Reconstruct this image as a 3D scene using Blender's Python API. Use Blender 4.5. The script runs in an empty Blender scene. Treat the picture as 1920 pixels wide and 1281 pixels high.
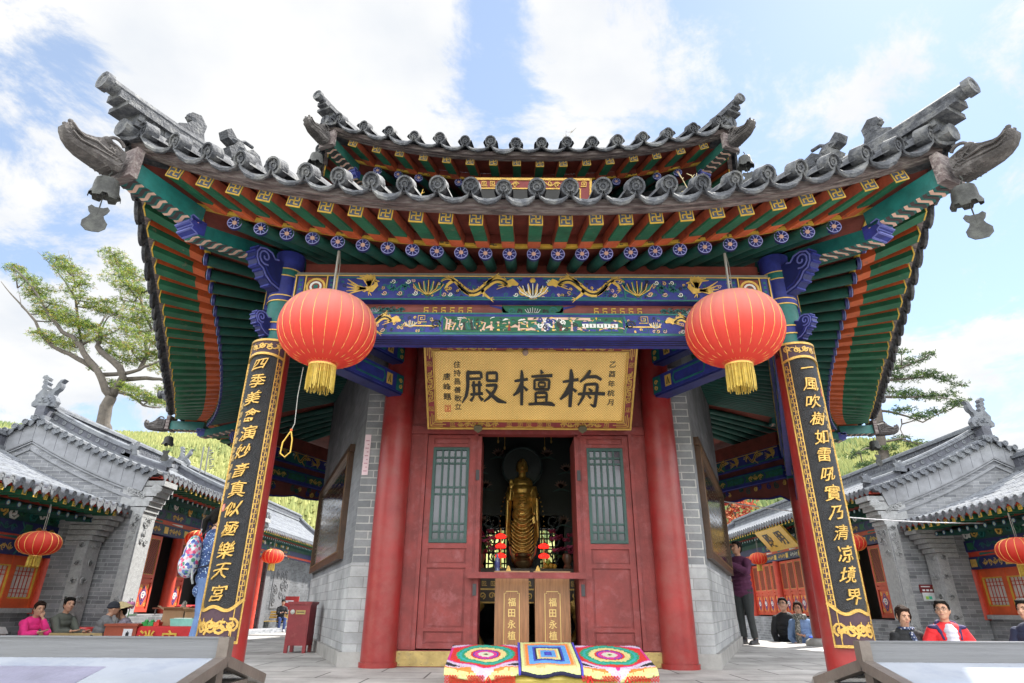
import bpy, math, random
import numpy as np
from math import sin, cos, pi, radians, sqrt, atan2
from mathutils import Vector, Matrix
random.seed(7)
scene = bpy.context.scene
col = scene.collection
# ---------------------------------------------------------------- camera
TH, ROLL = radians(23.7), radians(0.35)
fw = Vector((0, cos(TH), sin(TH))); up0 = Vector((0, -sin(TH), cos(TH))); rt0 = Vector((1, 0, 0))
upv = up0*cos(ROLL) - rt0*sin(ROLL); rtv = rt0*cos(ROLL) + up0*sin(ROLL)
cd = bpy.data.cameras.new('camera'); cam = bpy.data.objects.new('camera', cd); col.objects.link(cam)
cd.sensor_width = 36.0; cd.lens = 1140/1920*36.0; cd.clip_start = 0.05; cd.clip_end = 6000
M4 = Matrix((( rtv.x, upv.x, -fw.x, -0.2), (rtv.y, upv.y, -fw.y, 0.0), (rtv.z, upv.z, -fw.z, 0.565), (0, 0, 0, 1)))
cam.matrix_world = M4
scene.camera = cam
# ---------------------------------------------------------------- sun + sky
SUN_AZ, SUN_EL = radians(48), radians(52)      # azimuth from +Y towards +X
sd = Vector((sin(SUN_AZ)*cos(SUN_EL), cos(SUN_AZ)*cos(SUN_EL), sin(SUN_EL)))
sl = bpy.data.lights.new('sun', 'SUN'); sl.energy = 3.0; sl.angle = radians(0.53); sl.color = (1, .95, .87)
so = bpy.data.objects.new('sun', sl); col.objects.link(so)
so.rotation_euler = sd.to_track_quat('Z', 'Y').to_euler()
scene.view_settings.view_transform = 'Standard'; scene.view_settings.look = 'None'
scene.view_settings.exposure = 2.0; scene.view_settings.gamma = 1.0
W = bpy.data.worlds.new('World'); scene.world = W; W.use_nodes = True
nt = W.node_tree; N = nt.nodes; L = nt.links
for n in list(N): N.remove(n)
def nn(t, **k):
    n = N.new(t)
    for a, b in k.items(): setattr(n, a, b)
    return n
wo = nn('ShaderNodeOutputWorld'); bg = nn('ShaderNodeBackground'); bg.inputs['Strength'].default_value = 0.1
L.new(bg.outputs[0], wo.inputs[0])
sky = nn('ShaderNodeTexSky', sky_type='NISHITA', sun_disc=False, sun_elevation=SUN_EL, sun_rotation=SUN_AZ)
sky.altitude = 1700; sky.air_density = 1.0; sky.dust_density = .5; sky.ozone_density = 2.0
tc = nn('ShaderNodeTexCoord')
def wmath(op, a, b=None, c=None):
    n = nn('ShaderNodeMath', operation=op)
    for i, x in enumerate((a, b, c)):
        if x is None: continue
        if isinstance(x, (int, float)): n.inputs[i].default_value = x
        else: L.new(x, n.inputs[i])
    return n.outputs[0]
sx = nn('ShaderNodeSeparateXYZ'); L.new(tc.outputs['Generated'], sx.inputs[0])
den = wmath('ADD', wmath('MAXIMUM', sx.outputs[2], 0.0), 0.22)
cx = nn('ShaderNodeCombineXYZ'); L.new(wmath('DIVIDE', sx.outputs[0], den), cx.inputs[0]); L.new(wmath('DIVIDE', sx.outputs[1], den), cx.inputs[1])
cn = nn('ShaderNodeTexNoise'); cn.inputs['Scale'].default_value = 3.1; cn.inputs['Detail'].default_value = 10; cn.inputs['Roughness'].default_value = .66; cn.inputs['Distortion'].default_value = .35
L.new(cx.outputs[0], cn.inputs['Vector'])
def wdir(px, py):
    d = fw*1140 + rtv*(px-960) + upv*(640.5-py); return d.normalized()
# cloud banks stand in fixed sky directions: (pixel-free) unit vectors with an angular size and a weight
BANKS = [(420, 60, 20, .40), (640, 190, 11, .34), (250, 110, 9, .12), (1110, 60, 6.5, .34), (1190, 150, 6, .32), (1050, 150, 5, .15), (90, 250, 3.5, .12), (40, 345, 4.5, .16), (110, 390, 3, .10), (130, 560, 6, .26),
         (190, 660, 8, .34), (40, 620, 6, .2), (925, 110, 4.2, -.34), (905, 20, 3.5, -.22), (940, 200, 3.5, -.2), (120, 440, 3.2, -.26), (30, 210, 4.5, -.30), (110, 180, 4, -.16), (60, 480, 4, -.3), (820, 190, 2.5, .12), (1450, 340, 7, -.12), (1480, 60, 8, -.22),
         (1640, 120, 8, -.10), (1700, 120, 3.2, .30), (1560, 240, 4.5, .30), (1640, 170, 3, .2), (1820, 640, 4, .22), (1450, 20, 4, .2), (1400, 90, 3, .08), (1860, 430, 4, .16), (1830, 600, 8, -.16), (1800, 760, 7, .30), (1750, 330, 7, -.12)]
acc = wmath('MULTIPLY', wmath('SUBTRACT', cn.outputs[0], .5), 2.5)
vn = nn('ShaderNodeVectorMath', operation='NORMALIZE'); L.new(tc.outputs['Generated'], vn.inputs[0])
for px, py, deg, w in BANKS:
    d = wdir(px, py)
    dp = nn('ShaderNodeVectorMath', operation='DOT_PRODUCT'); L.new(vn.outputs[0], dp.inputs[0]); dp.inputs[1].default_value = d
    k = 1.0/(1-cos(radians(deg)))
    g = wmath('EXPONENT', wmath('MULTIPLY', wmath('SUBTRACT', 1.0, dp.outputs['Value']), -k))
    acc = wmath('MULTIPLY_ADD', g, w, acc)
bk = nn('ShaderNodeMapRange', interpolation_type='SMOOTHSTEP'); bk.inputs[1].default_value = .40; bk.inputs[2].default_value = -.1; bk.inputs[3].default_value = 0; bk.inputs[4].default_value = .45   # unseen cloud cover added behind the viewer as fill light
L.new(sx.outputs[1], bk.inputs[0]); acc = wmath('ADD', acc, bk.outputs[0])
cr = nn('ShaderNodeMapRange', interpolation_type='SMOOTHSTEP'); cr.inputs[1].default_value = -.02; cr.inputs[2].default_value = .34
L.new(acc, cr.inputs[0])
cn2 = nn('ShaderNodeTexNoise'); cn2.inputs['Scale'].default_value = 3.3; cn2.inputs['Detail'].default_value = 6; L.new(cx.outputs[0], cn2.inputs['Vector'])
cc = nn('ShaderNodeValToRGB'); cc.color_ramp.elements[0].position = .32; cc.color_ramp.elements[0].color = (.80, .84, .90, 1); cc.color_ramp.elements[1].position = .6; cc.color_ramp.elements[1].color = (1, .995, .985, 1)
L.new(cn2.outputs[0], cc.inputs[0])
ccm = nn('ShaderNodeVectorMath', operation='SCALE'); L.new(cc.outputs[0], ccm.inputs[0]); 
br = nn('ShaderNodeMapRange', interpolation_type='SMOOTHSTEP'); br.inputs[1].default_value = .46; br.inputs[2].default_value = -.12; br.inputs[3].default_value = 2.65; br.inputs[4].default_value = 11.5   # out-of-view clouds boosted behind the viewer to lift the shaded front
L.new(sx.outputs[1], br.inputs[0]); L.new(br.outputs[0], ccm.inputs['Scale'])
# thin high veil that lightens the blue
veil = nn('ShaderNodeMix', data_type='RGBA'); veil.inputs[0].default_value = .36; sk = nn('ShaderNodeVectorMath', operation='SCALE'); L.new(sky.outputs[0], sk.inputs[0]); sk.inputs['Scale'].default_value = .74; L.new(sk.outputs[0], veil.inputs[6]); veil.inputs[7].default_value = (2.0, 2.3, 2.55, 1)
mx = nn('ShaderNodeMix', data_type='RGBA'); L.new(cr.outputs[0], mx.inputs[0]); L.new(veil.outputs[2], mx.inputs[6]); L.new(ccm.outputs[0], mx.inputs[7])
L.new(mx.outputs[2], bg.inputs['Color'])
# ---------------------------------------------------------------- mesh builder
V = Vector
def frame(o, u, v): u = V(u).normalized(); v = V(v).normalized(); return (V(o), u, v, u.cross(v).normalized())
class MB:
    def __init__(s): s.v = []; s.f = []; s.m = []
    def add(s, vs, fs, m=0):
        b = len(s.v); s.v += [tuple(x) for x in vs]
        for i, f in enumerate(fs):
            s.f.append(tuple(b+k for k in f)); s.m.append(m[i] if isinstance(m, (list, tuple)) else m)
        return s
    def box(s, c, d, m=0, R=None, taper=(1, 1)):
        c = V(c); X, Y, Z = R if R else (V((1, 0, 0)), V((0, 1, 0)), V((0, 0, 1)))
        vs = []
        for z in (-.5, .5):
            t = taper if z > 0 else (1, 1)
            for x, y in ((-.5, -.5), (.5, -.5), (.5, .5), (-.5, .5)):
                vs.append(c + X*(x*d[0]*t[0]) + Y*(y*d[1]*t[1]) + Z*(z*d[2]))
        return s.add(vs, [(3, 2, 1, 0), (4, 5, 6, 7), (0, 1, 5, 4), (1, 2, 6, 5), (2, 3, 7, 6), (3, 0, 4, 7)], m)
    def bx(s, x0, x1, y0, y1, z0, z1, m=0):
        return s.box(((x0+x1)/2, (y0+y1)/2, (z0+z1)/2), (abs(x1-x0), abs(y1-y0), abs(z1-z0)), m)
    def beam(s, p, q, w, h, m=0, up=(0, 0, 1), w2=None, h2=None):
        p = V(p); q = V(q); d = (q-p).normalized(); sd_ = d.cross(V(up)).normalized(); u = sd_.cross(d).normalized()
        w2 = w if w2 is None else w2; h2 = h if h2 is None else h2
        vs = [p-sd_*w/2-u*h/2, p+sd_*w/2-u*h/2, p+sd_*w/2+u*h/2, p-sd_*w/2+u*h/2, q-sd_*w2/2-u*h2/2, q+sd_*w2/2-u*h2/2, q+sd_*w2/2+u*h2/2, q-sd_*w2/2+u*h2/2]
        # faces: start, end, bottom, side+, top, side-
        return s.add(vs, [(0, 1, 2, 3), (7, 6, 5, 4), (0, 4, 5, 1), (1, 5, 6, 2), (2, 6, 7, 3), (3, 7, 4, 0)], m)
    def tube(s, pts, r, n=8, m=0, cap=True, flat=None):
        pts = [V(p) for p in pts]; K = len(pts); r = r if isinstance(r, (list, tuple)) else [r]*K
        t0 = (pts[1]-pts[0]).normalized(); a = t0.cross(V((0, 0, 1)))
        if a.length < .01: a = t0.cross(V((0, 1, 0)))
        a.normalize(); vs = []
        for i, p in enumerate(pts):
            t = (pts[min(i+1, K-1)]-pts[max(i-1, 0)]).normalized()
            a = (a - t*a.dot(t)); a.normalize(); b = t.cross(a)
            for k in range(n):
                an = 2*pi*k/n; bb = b*sin(an)
                if flat: bb = bb*flat
                vs.append(p + (a*cos(an)+bb)*r[i])
        fs = [(i*n+k, i*n+(k+1) % n, (i+1)*n+(k+1) % n, (i+1)*n+k) for i in range(K-1) for k in range(n)]
        if cap: fs += [tuple(range(n-1, -1, -1)), tuple((K-1)*n+k for k in range(n))]
        return s.add(vs, fs, m)
    def lathe(s, prof, n=16, m=0, c=(0, 0, 0), ax=None, a0=0, a1=2*pi):
        c = V(c); X, Y, Z = ax if ax else (V((1, 0, 0)), V((0, 1, 0)), V((0, 0, 1)))
        full = abs(a1-a0-2*pi) < 1e-6; nk = n if full else n+1; vs = []
        for r, z in prof:
            for k in range(nk):
                an = a0+(a1-a0)*k/n; vs.append(c + X*(r*cos(an)) + Y*(r*sin(an)) + Z*z)
        fs = []
        for i in range(len(prof)-1):
            for k in range(n):
                k2 = (k+1) % nk; fs.append((i*nk+k, i*nk+k2, (i+1)*nk+k2, (i+1)*nk+k))
        return s.add(vs, fs, m)
    def ell(s, c, r, n=10, m=0, R=None):
        r = r if isinstance(r, (list, tuple)) else (r, r, r); X, Y, Z = R if R else (V((1, 0, 0)), V((0, 1, 0)), V((0, 0, 1)))
        c = V(c); vs = []; k = max(4, n//2)
        for i in range(k+1):
            ph = -pi/2+pi*i/k
            for j in range(n):
                an = 2*pi*j/n; vs.append(c + X*(r[0]*cos(ph)*cos(an)) + Y*(r[1]*cos(ph)*sin(an)) + Z*(r[2]*sin(ph)))
        return s.add(vs, [(i*n+j, i*n+(j+1) % n, (i+1)*n+(j+1) % n, (i+1)*n+j) for i in range(k) for j in range(n)], m)
    def prism(s, poly, fr, d, m=0, d0=0.0):
        o, u, v, w = fr; k = len(poly)
        A = sum(poly[i][0]*poly[(i+1) % k][1]-poly[(i+1) % k][0]*poly[i][1] for i in range(k))
        if A < 0: poly = poly[::-1]
        vs = [o+u*a+v*b+w*d0 for a, b in poly] + [o+u*a+v*b+w*(d0+d) for a, b in poly]
        return s.add(vs, [tuple(range(k-1, -1, -1)), tuple(range(k, 2*k))] + [(i, (i+1) % k, k+(i+1) % k, k+i) for i in range(k)], m)
    def ribbon(s, pts, w, fr, d, m=0, d0=0.0):
        """flat painted or carved line on a surface; fr may be a function (u,v,h)->point"""
        K = len(pts); w = w if isinstance(w, (list, tuple)) else [w]*K
        if callable(fr): P = fr
        else:
            o, U, Vv, Wn = fr; P = lambda a, b, h: o+U*a+Vv*b+Wn*h
        vs = []
        for i in range(K):
            x0, y0 = pts[max(i-1, 0)]; x1, y1 = pts[min(i+1, K-1)]; dx, dy = x1-x0, y1-y0; l = sqrt(dx*dx+dy*dy) or 1
            nx, ny = -dy/l*w[i]/2, dx/l*w[i]/2; x, y = pts[i]
            vs += [P(x+nx, y+ny, d0), P(x-nx, y-ny, d0), P(x-nx, y-ny, d0+d), P(x+nx, y+ny, d0+d)]
        fs = []
        for i in range(K-1):
            a, b = 4*i, 4*i+4
            for k in range(1, 4): fs.append((a+k, a+(k+1) % 4, b+(k+1) % 4, b+k))
        fs += [(0, 1, 2, 3), (4*K-1, 4*K-2, 4*K-3, 4*K-4)]
        return s.add(vs, fs, m)
    def grid(s, rows, m=0, flip=False):
        n = len(rows[0]); vs = [p for r in rows for p in r]; fs = []
        for i in range(len(rows)-1):
            for k in range(n-1):
                f = (i*n+k, i*n+k+1, (i+1)*n+k+1, (i+1)*n+k); fs.append(f[::-1] if flip else f)
        return s.add(vs, fs, m)
    def merge(s, o, off=(0, 0, 0)):
        b = len(s.v); s.v += [(x+off[0], y+off[1], z+off[2]) for x, y, z in o.v]; s.f += [tuple(b+k for k in f) for f in o.f]; s.m += o.m; return s
    def build(s, name, mats, parent=None, smooth=False, loc=None, rz=0):
        me = bpy.data.meshes.new(name); me.from_pydata(s.v, [], s.f); mats = mats if isinstance(mats, (list, tuple)) else [mats]
        for mm in mats: me.materials.append(mm)
        if len(mats) > 1: me.polygons.foreach_set('material_index', s.m)
        if smooth: me.polygons.foreach_set('use_smooth', [True]*len(s.f))
        boxuv(me); me.update()
        o = bpy.data.objects.new(name, me); col.objects.link(o)
        if loc is not None: o.location = loc
        if rz: o.rotation_euler.z = rz
        if smooth and smooth != 'all':
            me.set_sharp_from_angle(angle=radians(40))
        if parent: setpar(o, parent)
        return o
def boxuv(me):
    if not len(me.polygons): return
    uv = me.uv_layers.new(name='UVMap'); nl = len(me.loops)
    co = np.empty(len(me.vertices)*3); me.vertices.foreach_get('co', co); co = co.reshape(-1, 3)
    li = np.empty(nl, dtype=np.int32); me.loops.foreach_get('vertex_index', li)
    nr = np.empty(len(me.polygons)*3); me.polygons.foreach_get('normal', nr); nr = nr.reshape(-1, 3)
    lt = np.empty(len(me.polygons), dtype=np.int32); me.polygons.foreach_get('loop_total', lt)
    nr = np.repeat(nr, lt, axis=0); p = co[li]
    ux = np.stack([-nr[:, 1], nr[:, 0], np.zeros(nl)], 1); ln = np.linalg.norm(ux, axis=1, keepdims=True); ux = ux/np.maximum(ln, 1e-6)
    flat = np.abs(nr[:, 2]) > .75
    u = (p*ux).sum(1); vv = p[:, 2].copy(); u[flat] = p[flat, 0]; vv[flat] = p[flat, 1]
    out = np.stack([u, vv], 1).ravel(); uv.data.foreach_set('uv', out.astype(np.float32))
def setpar(o, par):
    """parent; meshes are modelled in world coordinates unless their thing is a movable builder at the origin"""
    o.parent = par
    if par.get('_w'): o.matrix_parent_inverse = Matrix.Translation(-V(par.location))
def tag(o, label=None, cat=None, group=None, kind=None):
    for k, x in (('label', label), ('category', cat), ('group', group), ('kind', kind)):
        if x: o[k] = x
    return o
def thing(name, label, cat, loc=(0, 0, 0), rz=0, group=None, world=False):
    o = bpy.data.objects.new(name, None); col.objects.link(o); o.location = loc; o.rotation_euler.z = rz; o.empty_display_size = .1
    if world: o['_w'] = 1
    return tag(o, label, cat, group)
def kids(o): return [c for c in bpy.data.objects if c.parent == o]
def copy_tree(o, par=None):
    c = o.copy(); col.objects.link(c)
    if par: c.parent = par
    for ch in kids(o): copy_tree(ch, c)
    return c
def dup(o, loc, rz=None, label=None):
    c = copy_tree(o); c.location = loc
    if rz is not None: c.rotation_euler.z = rz
    if label: c['label'] = label
    return c
# ---------------------------------------------------------------- materials
MATS = {}
def mat(name, c, rough=.6, var=.2, sc=5.0, bump=.15, metal=0.0, c2=None, thr=.6, soft=.08, sc2=9.0, spec=.5, bsc=None, emit=None, stretch=(1, 1, 1), coat=0, trans=0, alpha=None):
    if name in MATS: return MATS[name]
    m = bpy.data.materials.new(name); m.use_nodes = True; t = m.node_tree; b = t.nodes['Principled BSDF']
    b.inputs['Roughness'].default_value = rough; b.inputs['Metallic'].default_value = metal; b.inputs['Specular IOR Level'].default_value = spec
    if coat: b.inputs['Coat Weight'].default_value = coat; b.inputs['Coat Roughness'].default_value = .15
    if trans: b.inputs['Transmission Weight'].default_value = trans
    if alpha is not None: b.inputs['Alpha'].default_value = alpha
    tcn = t.nodes.new('ShaderNodeTexCoord'); mp = t.nodes.new('ShaderNodeMapping'); mp.inputs['Scale'].default_value = stretch
    t.links.new(tcn.outputs['Object'], mp.inputs[0])
    nz = t.nodes.new('ShaderNodeTexNoise'); nz.inputs['Scale'].default_value = sc; nz.inputs['Detail'].default_value = 6; nz.inputs['Roughness'].default_value = .65
    t.links.new(mp.outputs[0], nz.inputs['Vector'])
    mx = t.nodes.new('ShaderNodeMix'); mx.data_type = 'RGBA'
    mr = t.nodes.new('ShaderNodeMapRange'); mr.inputs[1].default_value = .3; mr.inputs[2].default_value = .7
    t.links.new(nz.outputs[0], mr.inputs[0]); t.links.new(mr.outputs[0], mx.inputs[0])
    mx.inputs[6].default_value = tuple(x*(1-var) for x in c)+(1,); mx.inputs[7].default_value = tuple(min(1, x*(1+var)) for x in c)+(1,)
    out = mx.outputs[2]
    if c2:
        n2 = t.nodes.new('ShaderNodeTexNoise'); n2.inputs['Scale'].default_value = sc2; n2.inputs['Detail'].default_value = 8; n2.inputs['Roughness'].default_value = .7
        t.links.new(mp.outputs[0], n2.inputs['Vector'])
        r2 = t.nodes.new('ShaderNodeMapRange'); r2.inputs[1].default_value = thr-soft; r2.inputs[2].default_value = thr+soft; t.links.new(n2.outputs[0], r2.inputs[0])
        m2 = t.nodes.new('ShaderNodeMix'); m2.data_type = 'RGBA'; t.links.new(r2.outputs[0], m2.inputs[0]); t.links.new(out, m2.inputs[6]); m2.inputs[7].default_value = tuple(c2)+(1,)
        out = m2.outputs[2]
    t.links.new(out, b.inputs['Base Color'])
    if bump:
        bn = t.nodes.new('ShaderNodeTexNoise'); bn.inputs['Scale'].default_value = bsc or sc*6; bn.inputs['Detail'].default_value = 5; t.links.new(mp.outputs[0], bn.inputs['Vector'])
        bp = t.nodes.new('ShaderNodeBump'); bp.inputs['Strength'].default_value = bump; bp.inputs['Distance'].default_value = .02
        t.links.new(bn.outputs[0], bp.inputs['Height']); t.links.new(bp.outputs[0], b.inputs['Normal'])
    if emit:
        b.inputs['Emission Color'].default_value = tuple(emit[:3])+(1,); b.inputs['Emission Strength'].default_value = emit[3]
    MATS[name] = m; return m
def brick_mat(name, c1, c2, mortar, bw, bh, ms=.008, rough=.85, off=.5, bump=.5, var=.35, sc=1.5, squash=1.0):
    m = bpy.data.materials.new(name); m.use_nodes = True; t = m.node_tree; b = t.nodes['Principled BSDF']; b.inputs['Roughness'].default_value = rough
    b.inputs['Specular IOR Level'].default_value = .3
    uv = t.nodes.new('ShaderNodeTexCoord')
    dn = t.nodes.new('ShaderNodeTexNoise'); dn.inputs['Scale'].default_value = 3.0; t.links.new(uv.outputs['UV'], dn.inputs['Vector'])
    ds = t.nodes.new('ShaderNodeVectorMath'); ds.operation = 'SCALE'; ds.inputs['Scale'].default_value = .012; t.links.new(dn.outputs[1], ds.inputs[0])
    da = t.nodes.new('ShaderNodeVectorMath'); da.operation = 'ADD'; t.links.new(uv.outputs['UV'], da.inputs[0]); t.links.new(ds.outputs[0], da.inputs[1])
    k = t.nodes.new('ShaderNodeTexBrick'); k.offset = off; k.inputs['Color1'].default_value = c1+(1,); k.inputs['Color2'].default_value = c2+(1,); k.inputs['Mortar'].default_value = mortar+(1,)
    k.inputs['Scale'].default_value = 1; k.inputs['Brick Width'].default_value = bw; k.inputs['Row Height'].default_value = bh; k.inputs['Mortar Size'].default_value = ms; k.inputs['Mortar Smooth'].default_value = .3
    t.links.new(da.outputs[0], k.inputs['Vector'])
    nz = t.nodes.new('ShaderNodeTexNoise'); nz.inputs['Scale'].default_value = sc; nz.inputs['Detail'].default_value = 8; nz.inputs['Roughness'].default_value = .7; t.links.new(uv.outputs['Object'], nz.inputs['Vector'])
    mr = t.nodes.new('ShaderNodeMapRange'); mr.inputs[1].default_value = .3; mr.inputs[2].default_value = .72; mr.inputs[3].default_value = 1-var; mr.inputs[4].default_value = 1+var; t.links.new(nz.outputs[0], mr.inputs[0])
    sc_ = t.nodes.new('ShaderNodeVectorMath'); sc_.operation = 'SCALE'; t.links.new(k.outputs[0], sc_.inputs[0]); t.links.new(mr.outputs[0], sc_.inputs['Scale'])
    t.links.new(sc_.outputs[0], b.inputs['Base Color'])
    n3 = t.nodes.new('ShaderNodeTexNoise'); n3.inputs['Scale'].default_value = 40; t.links.new(uv.outputs['Object'], n3.inputs['Vector'])
    ad = t.nodes.new('ShaderNodeMath'); ad.operation = 'MULTIPLY_ADD'; t.links.new(k.outputs['Fac'], ad.inputs[0]); ad.inputs[1].default_value = -1; t.links.new(n3.outputs[0], ad.inputs[2])
    bp = t.nodes.new('ShaderNodeBump'); bp.inputs['Strength'].default_value = bump; bp.inputs['Distance'].default_value = .01; t.links.new(ad.outputs[0], bp.inputs['Height']); t.links.new(bp.outputs[0], b.inputs['Normal'])
    MATS[name] = m; return m
TILE = mat('roof_tile', (.055, .06, .072), .85, .55, 7, .8, c2=(.15, .152, .15), thr=.57, soft=.10, sc2=7)
TILE2 = mat('hall_tile', (.115, .125, .145), .9, .45, 7, .5, c2=(.175, .187, .20), thr=.55, soft=.12, sc2=3)
STONEG = mat('carved_grey', (.33, .345, .365), .85, .25, 9, .5)
WOODD = mat('weathered_fascia', (.105, .08, .08), .8, .5, 4, .5, c2=(.24, .21, .20), thr=.53, sc2=10, stretch=(.5, 3, 3))
GREEN = mat('green_paint', (.011, .105, .050), .6, .35, 5, .2, c2=(.16, .14, .09), thr=.66, soft=.06, sc2=11)
GREEND = mat('deep_green_paint', (.008, .072, .055), .6, .35, 4, .2, c2=(.08, .085, .06), thr=.68, soft=.04, sc2=9)
ORANGE = mat('orange_paint', (.50, .10, .028), .6, .3, 5, .2, c2=(.20, .07, .04), thr=.62, sc2=10)
REDB = mat('red_brown_board', (.20, .042, .028), .7, .35, 5, .2, stretch=(1, 1, 1))
BLUE = mat('blue_paint', (.020, .029, .20), .55, .4, 7, .1, c2=(.05, .05, .16), thr=.68, sc2=12)
BLUED = mat('dark_blue_paint', (.010, .016, .105), .5, .3, 7, .1)
TEAL = mat('teal_paint', (.010, .125, .115), .5, .3, 8, .1)
GOLDP = mat('gold_paint', (.66, .43, .10), .42, .25, 12, .15, metal=.25)
YELL = mat('yellow_paint', (.56, .36, .05), .5, .25, 12, .1)
BLACK = mat('black_paint', (.015, .015, .017), .5, .2, 8, .05)
PINKP = mat('pink_paint', (.62, .40, .31), .6, .15, 8, .05)
WHITEP = mat('pale_paint', (.70, .72, .70), .6, .15, 8, .05)
COLRED = mat('column_red', (.245, .016, .016), .42, .25, 2.5, .10, c2=(.25, .045, .040), thr=.57, soft=.12, sc2=4, coat=.05)
DOORRED = mat('door_red', (.205, .031, .029), .6, .32, 3.5, .25, c2=(.26, .072, .075), thr=.62, soft=.09, sc2=8)
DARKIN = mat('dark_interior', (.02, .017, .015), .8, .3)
STONE = mat('pale_stone', (.30, .295, .285), .8, .25, 3, .3)
BRICK = brick_mat('grey_brick', (.155, .165, .18), (.24, .25, .26), (.40, .40, .39), .30, .085, .007)
BRICKS = brick_mat('smooth_grey_brick', (.29, .30, .31), (.40, .41, .42), (.22, .22, .22), .36, .11, .004, bump=.3, sc=1.1, var=.45)
BRICKF = brick_mat('fine_grey_brick', (.155, .163, .178), (.20, .208, .222), (.235, .24, .245), .27, .068, .0025, bump=.3, sc=1.2, var=.4)
BRICKH = brick_mat('hall_brick', (.15, .158, .175), (.27, .28, .30), (.34, .35, .36), .30, .075, .006)
# ---------------------------------------------------------------- setting
rng = np.random.default_rng(3)
PAVE = brick_mat('court_paving', (.24, .235, .225), (.31, .305, .295), (.10, .095, .09), 1.25, .62, .012, .8, bump=.35, var=.28, sc=.9)
g = MB(); R_ = [0, 10, 25, 60, 120, 400, 1500, 4000]
rows = [[(r*cos(a), r*sin(a), -1.0) for a in np.linspace(0, 2*pi, 49)] for r in [.01]+R_[1:]]
g.grid(rows, 0, flip=True)
tag(g.build('courtyard_ground', PAVE), kind='structure')
PLAT = [(-3.3, 4.7), (3.3, 4.7), (5.5, 11.75), (3.3, 18.9), (-3.3, 18.9), (-5.5, 11.75)]
p = MB(); p.prism(PLAT, frame((0, 0, -1.0), (1, 0, 0), (0, 1, 0)), 1.0)
tag(p.build('platform', brick_mat('platform_paving', (.36, .35, .335), (.46, .45, .435), (.12, .115, .11), .95, .55, .010, .75, bump=.5, var=.48, sc=1.0)), kind='structure')
TERR = brick_mat('terrace_slab', (.15, .15, .145), (.20, .20, .195), (.07, .07, .07), .8, .3, .008, .85, bump=.3, var=.35)
# low terraces in front of the side halls and the landing at the back left
t = MB(); t.bx(-15, -5.35, 6, 21, -1.0, -.58); tag(t.build('terrace', TERR), kind='structure')
t = MB(); t.bx(-22, -5.0, 28, 60, -1.0, -.46); tag(t.build('back_terrace', TERR), kind='structure')
# hills
def hill_e(az):
    a = math.degrees(az)
    xs = [-180, -90, -60, -41, -33, -23, -12, 0, 12, 22, 30, 34.5, 45, 90, 180]; ys = [5, 8.5, 11.6, 12.2, 12.7, 12.3, 11, 10.5, 11.5, 12.4, 12.1, 11.0, 9, 6, 5]
    return radians(float(np.interp(a, xs, ys)))
def hill_z(x, y):
    r = sqrt(x*x+y*y); az = atan2(x, y); k = max(0.0, (r-90)/340)
    pr = k**.85 if k < 1 else max(0, 1-(k-1)*.8)
    return -1.05+tan_e(az)*430*pr + (6*sin(x*.021+1)*sin(y*.017)+3*sin(x*.05)*cos(y*.043+2))*min(1, k*2)
def tan_e(az): return math.tan(hill_e(az))
rs = [88, 110, 140, 170, 200, 240, 280, 320, 360, 400, 430, 470, 550, 650]; az = np.linspace(-pi, pi, 145)
h = MB(); h.grid([[(r*sin(a), r*cos(a), hill_z(r*sin(a), r*cos(a)) if r > 89 else -1.5) for a in az] for r in rs], flip=False)
tag(h.build('hill_terrain', mat('hill_grass', (.19, .20, .06), .9, .3, .05, 0, c2=(.12, .15, .045), sc2=.03, thr=.55), smooth='all'), kind='structure')
def forest():
    vs, fs, ms = [], [], []; b = 0
    spans = [(-44, -16, 24000), (16, 41, 20000), (-16, 16, 1500), (-180, -44, 1500), (41, 180, 1500)]
    for a0, a1, n in spans:
        for i in range(n):
            r = sqrt(rng.uniform(105**2, 436**2)); a = radians(rng.uniform(a0, a1)); x, y = r*sin(a), r*cos(a); z = hill_z(x, y)-.3
            hh = rng.uniform(2.0, 3.6)*(2.2 if n < 1600 else 1); w = hh*rng.uniform(.20, .30); lean = rng.uniform(-.2, .2)
            pn = sin(x*.03+y*.02)*.8+sin(x*.11-y*.07+1)*.6+rng.normal(0, .6); mi = 0 if pn > .6 else (1 if pn > -.7 else 2)
            for (zb, zt, ww) in ((.08, .62, 1.0), (.38, 1.0, .68)):
                k = 6; ph = rng.uniform(0, 6)
                vs.append((x+lean*zt, y, z+hh*zt))
                for j in range(k):
                    q = ww*w*rng.uniform(.55, 1.25); vs.append((x+q*cos(ph+2*pi*j/k), y+q*sin(ph+2*pi*j/k), z+hh*(zb+rng.uniform(-.05, .08))))
                for j in range(k): fs.append((b, b+1+j, b+1+(j+1) % k)); ms.append(mi)
                b += k+1
    m = MB(); m.v, m.f, m.m = vs, fs, ms
    o = m.build('larch_forest', [mat('larch_pale', (.25, .255, .085), .9, .15, .4, 0), mat('larch_gold', (.185, .205, .065), .9, .15, .4, 0), mat('larch_green', (.105, .145, .048), .9, .15, .4, 0)])
    tag(o, 'yellow green larch forest covering the far hillsides', 'forest', kind='stuff')
forest()
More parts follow.
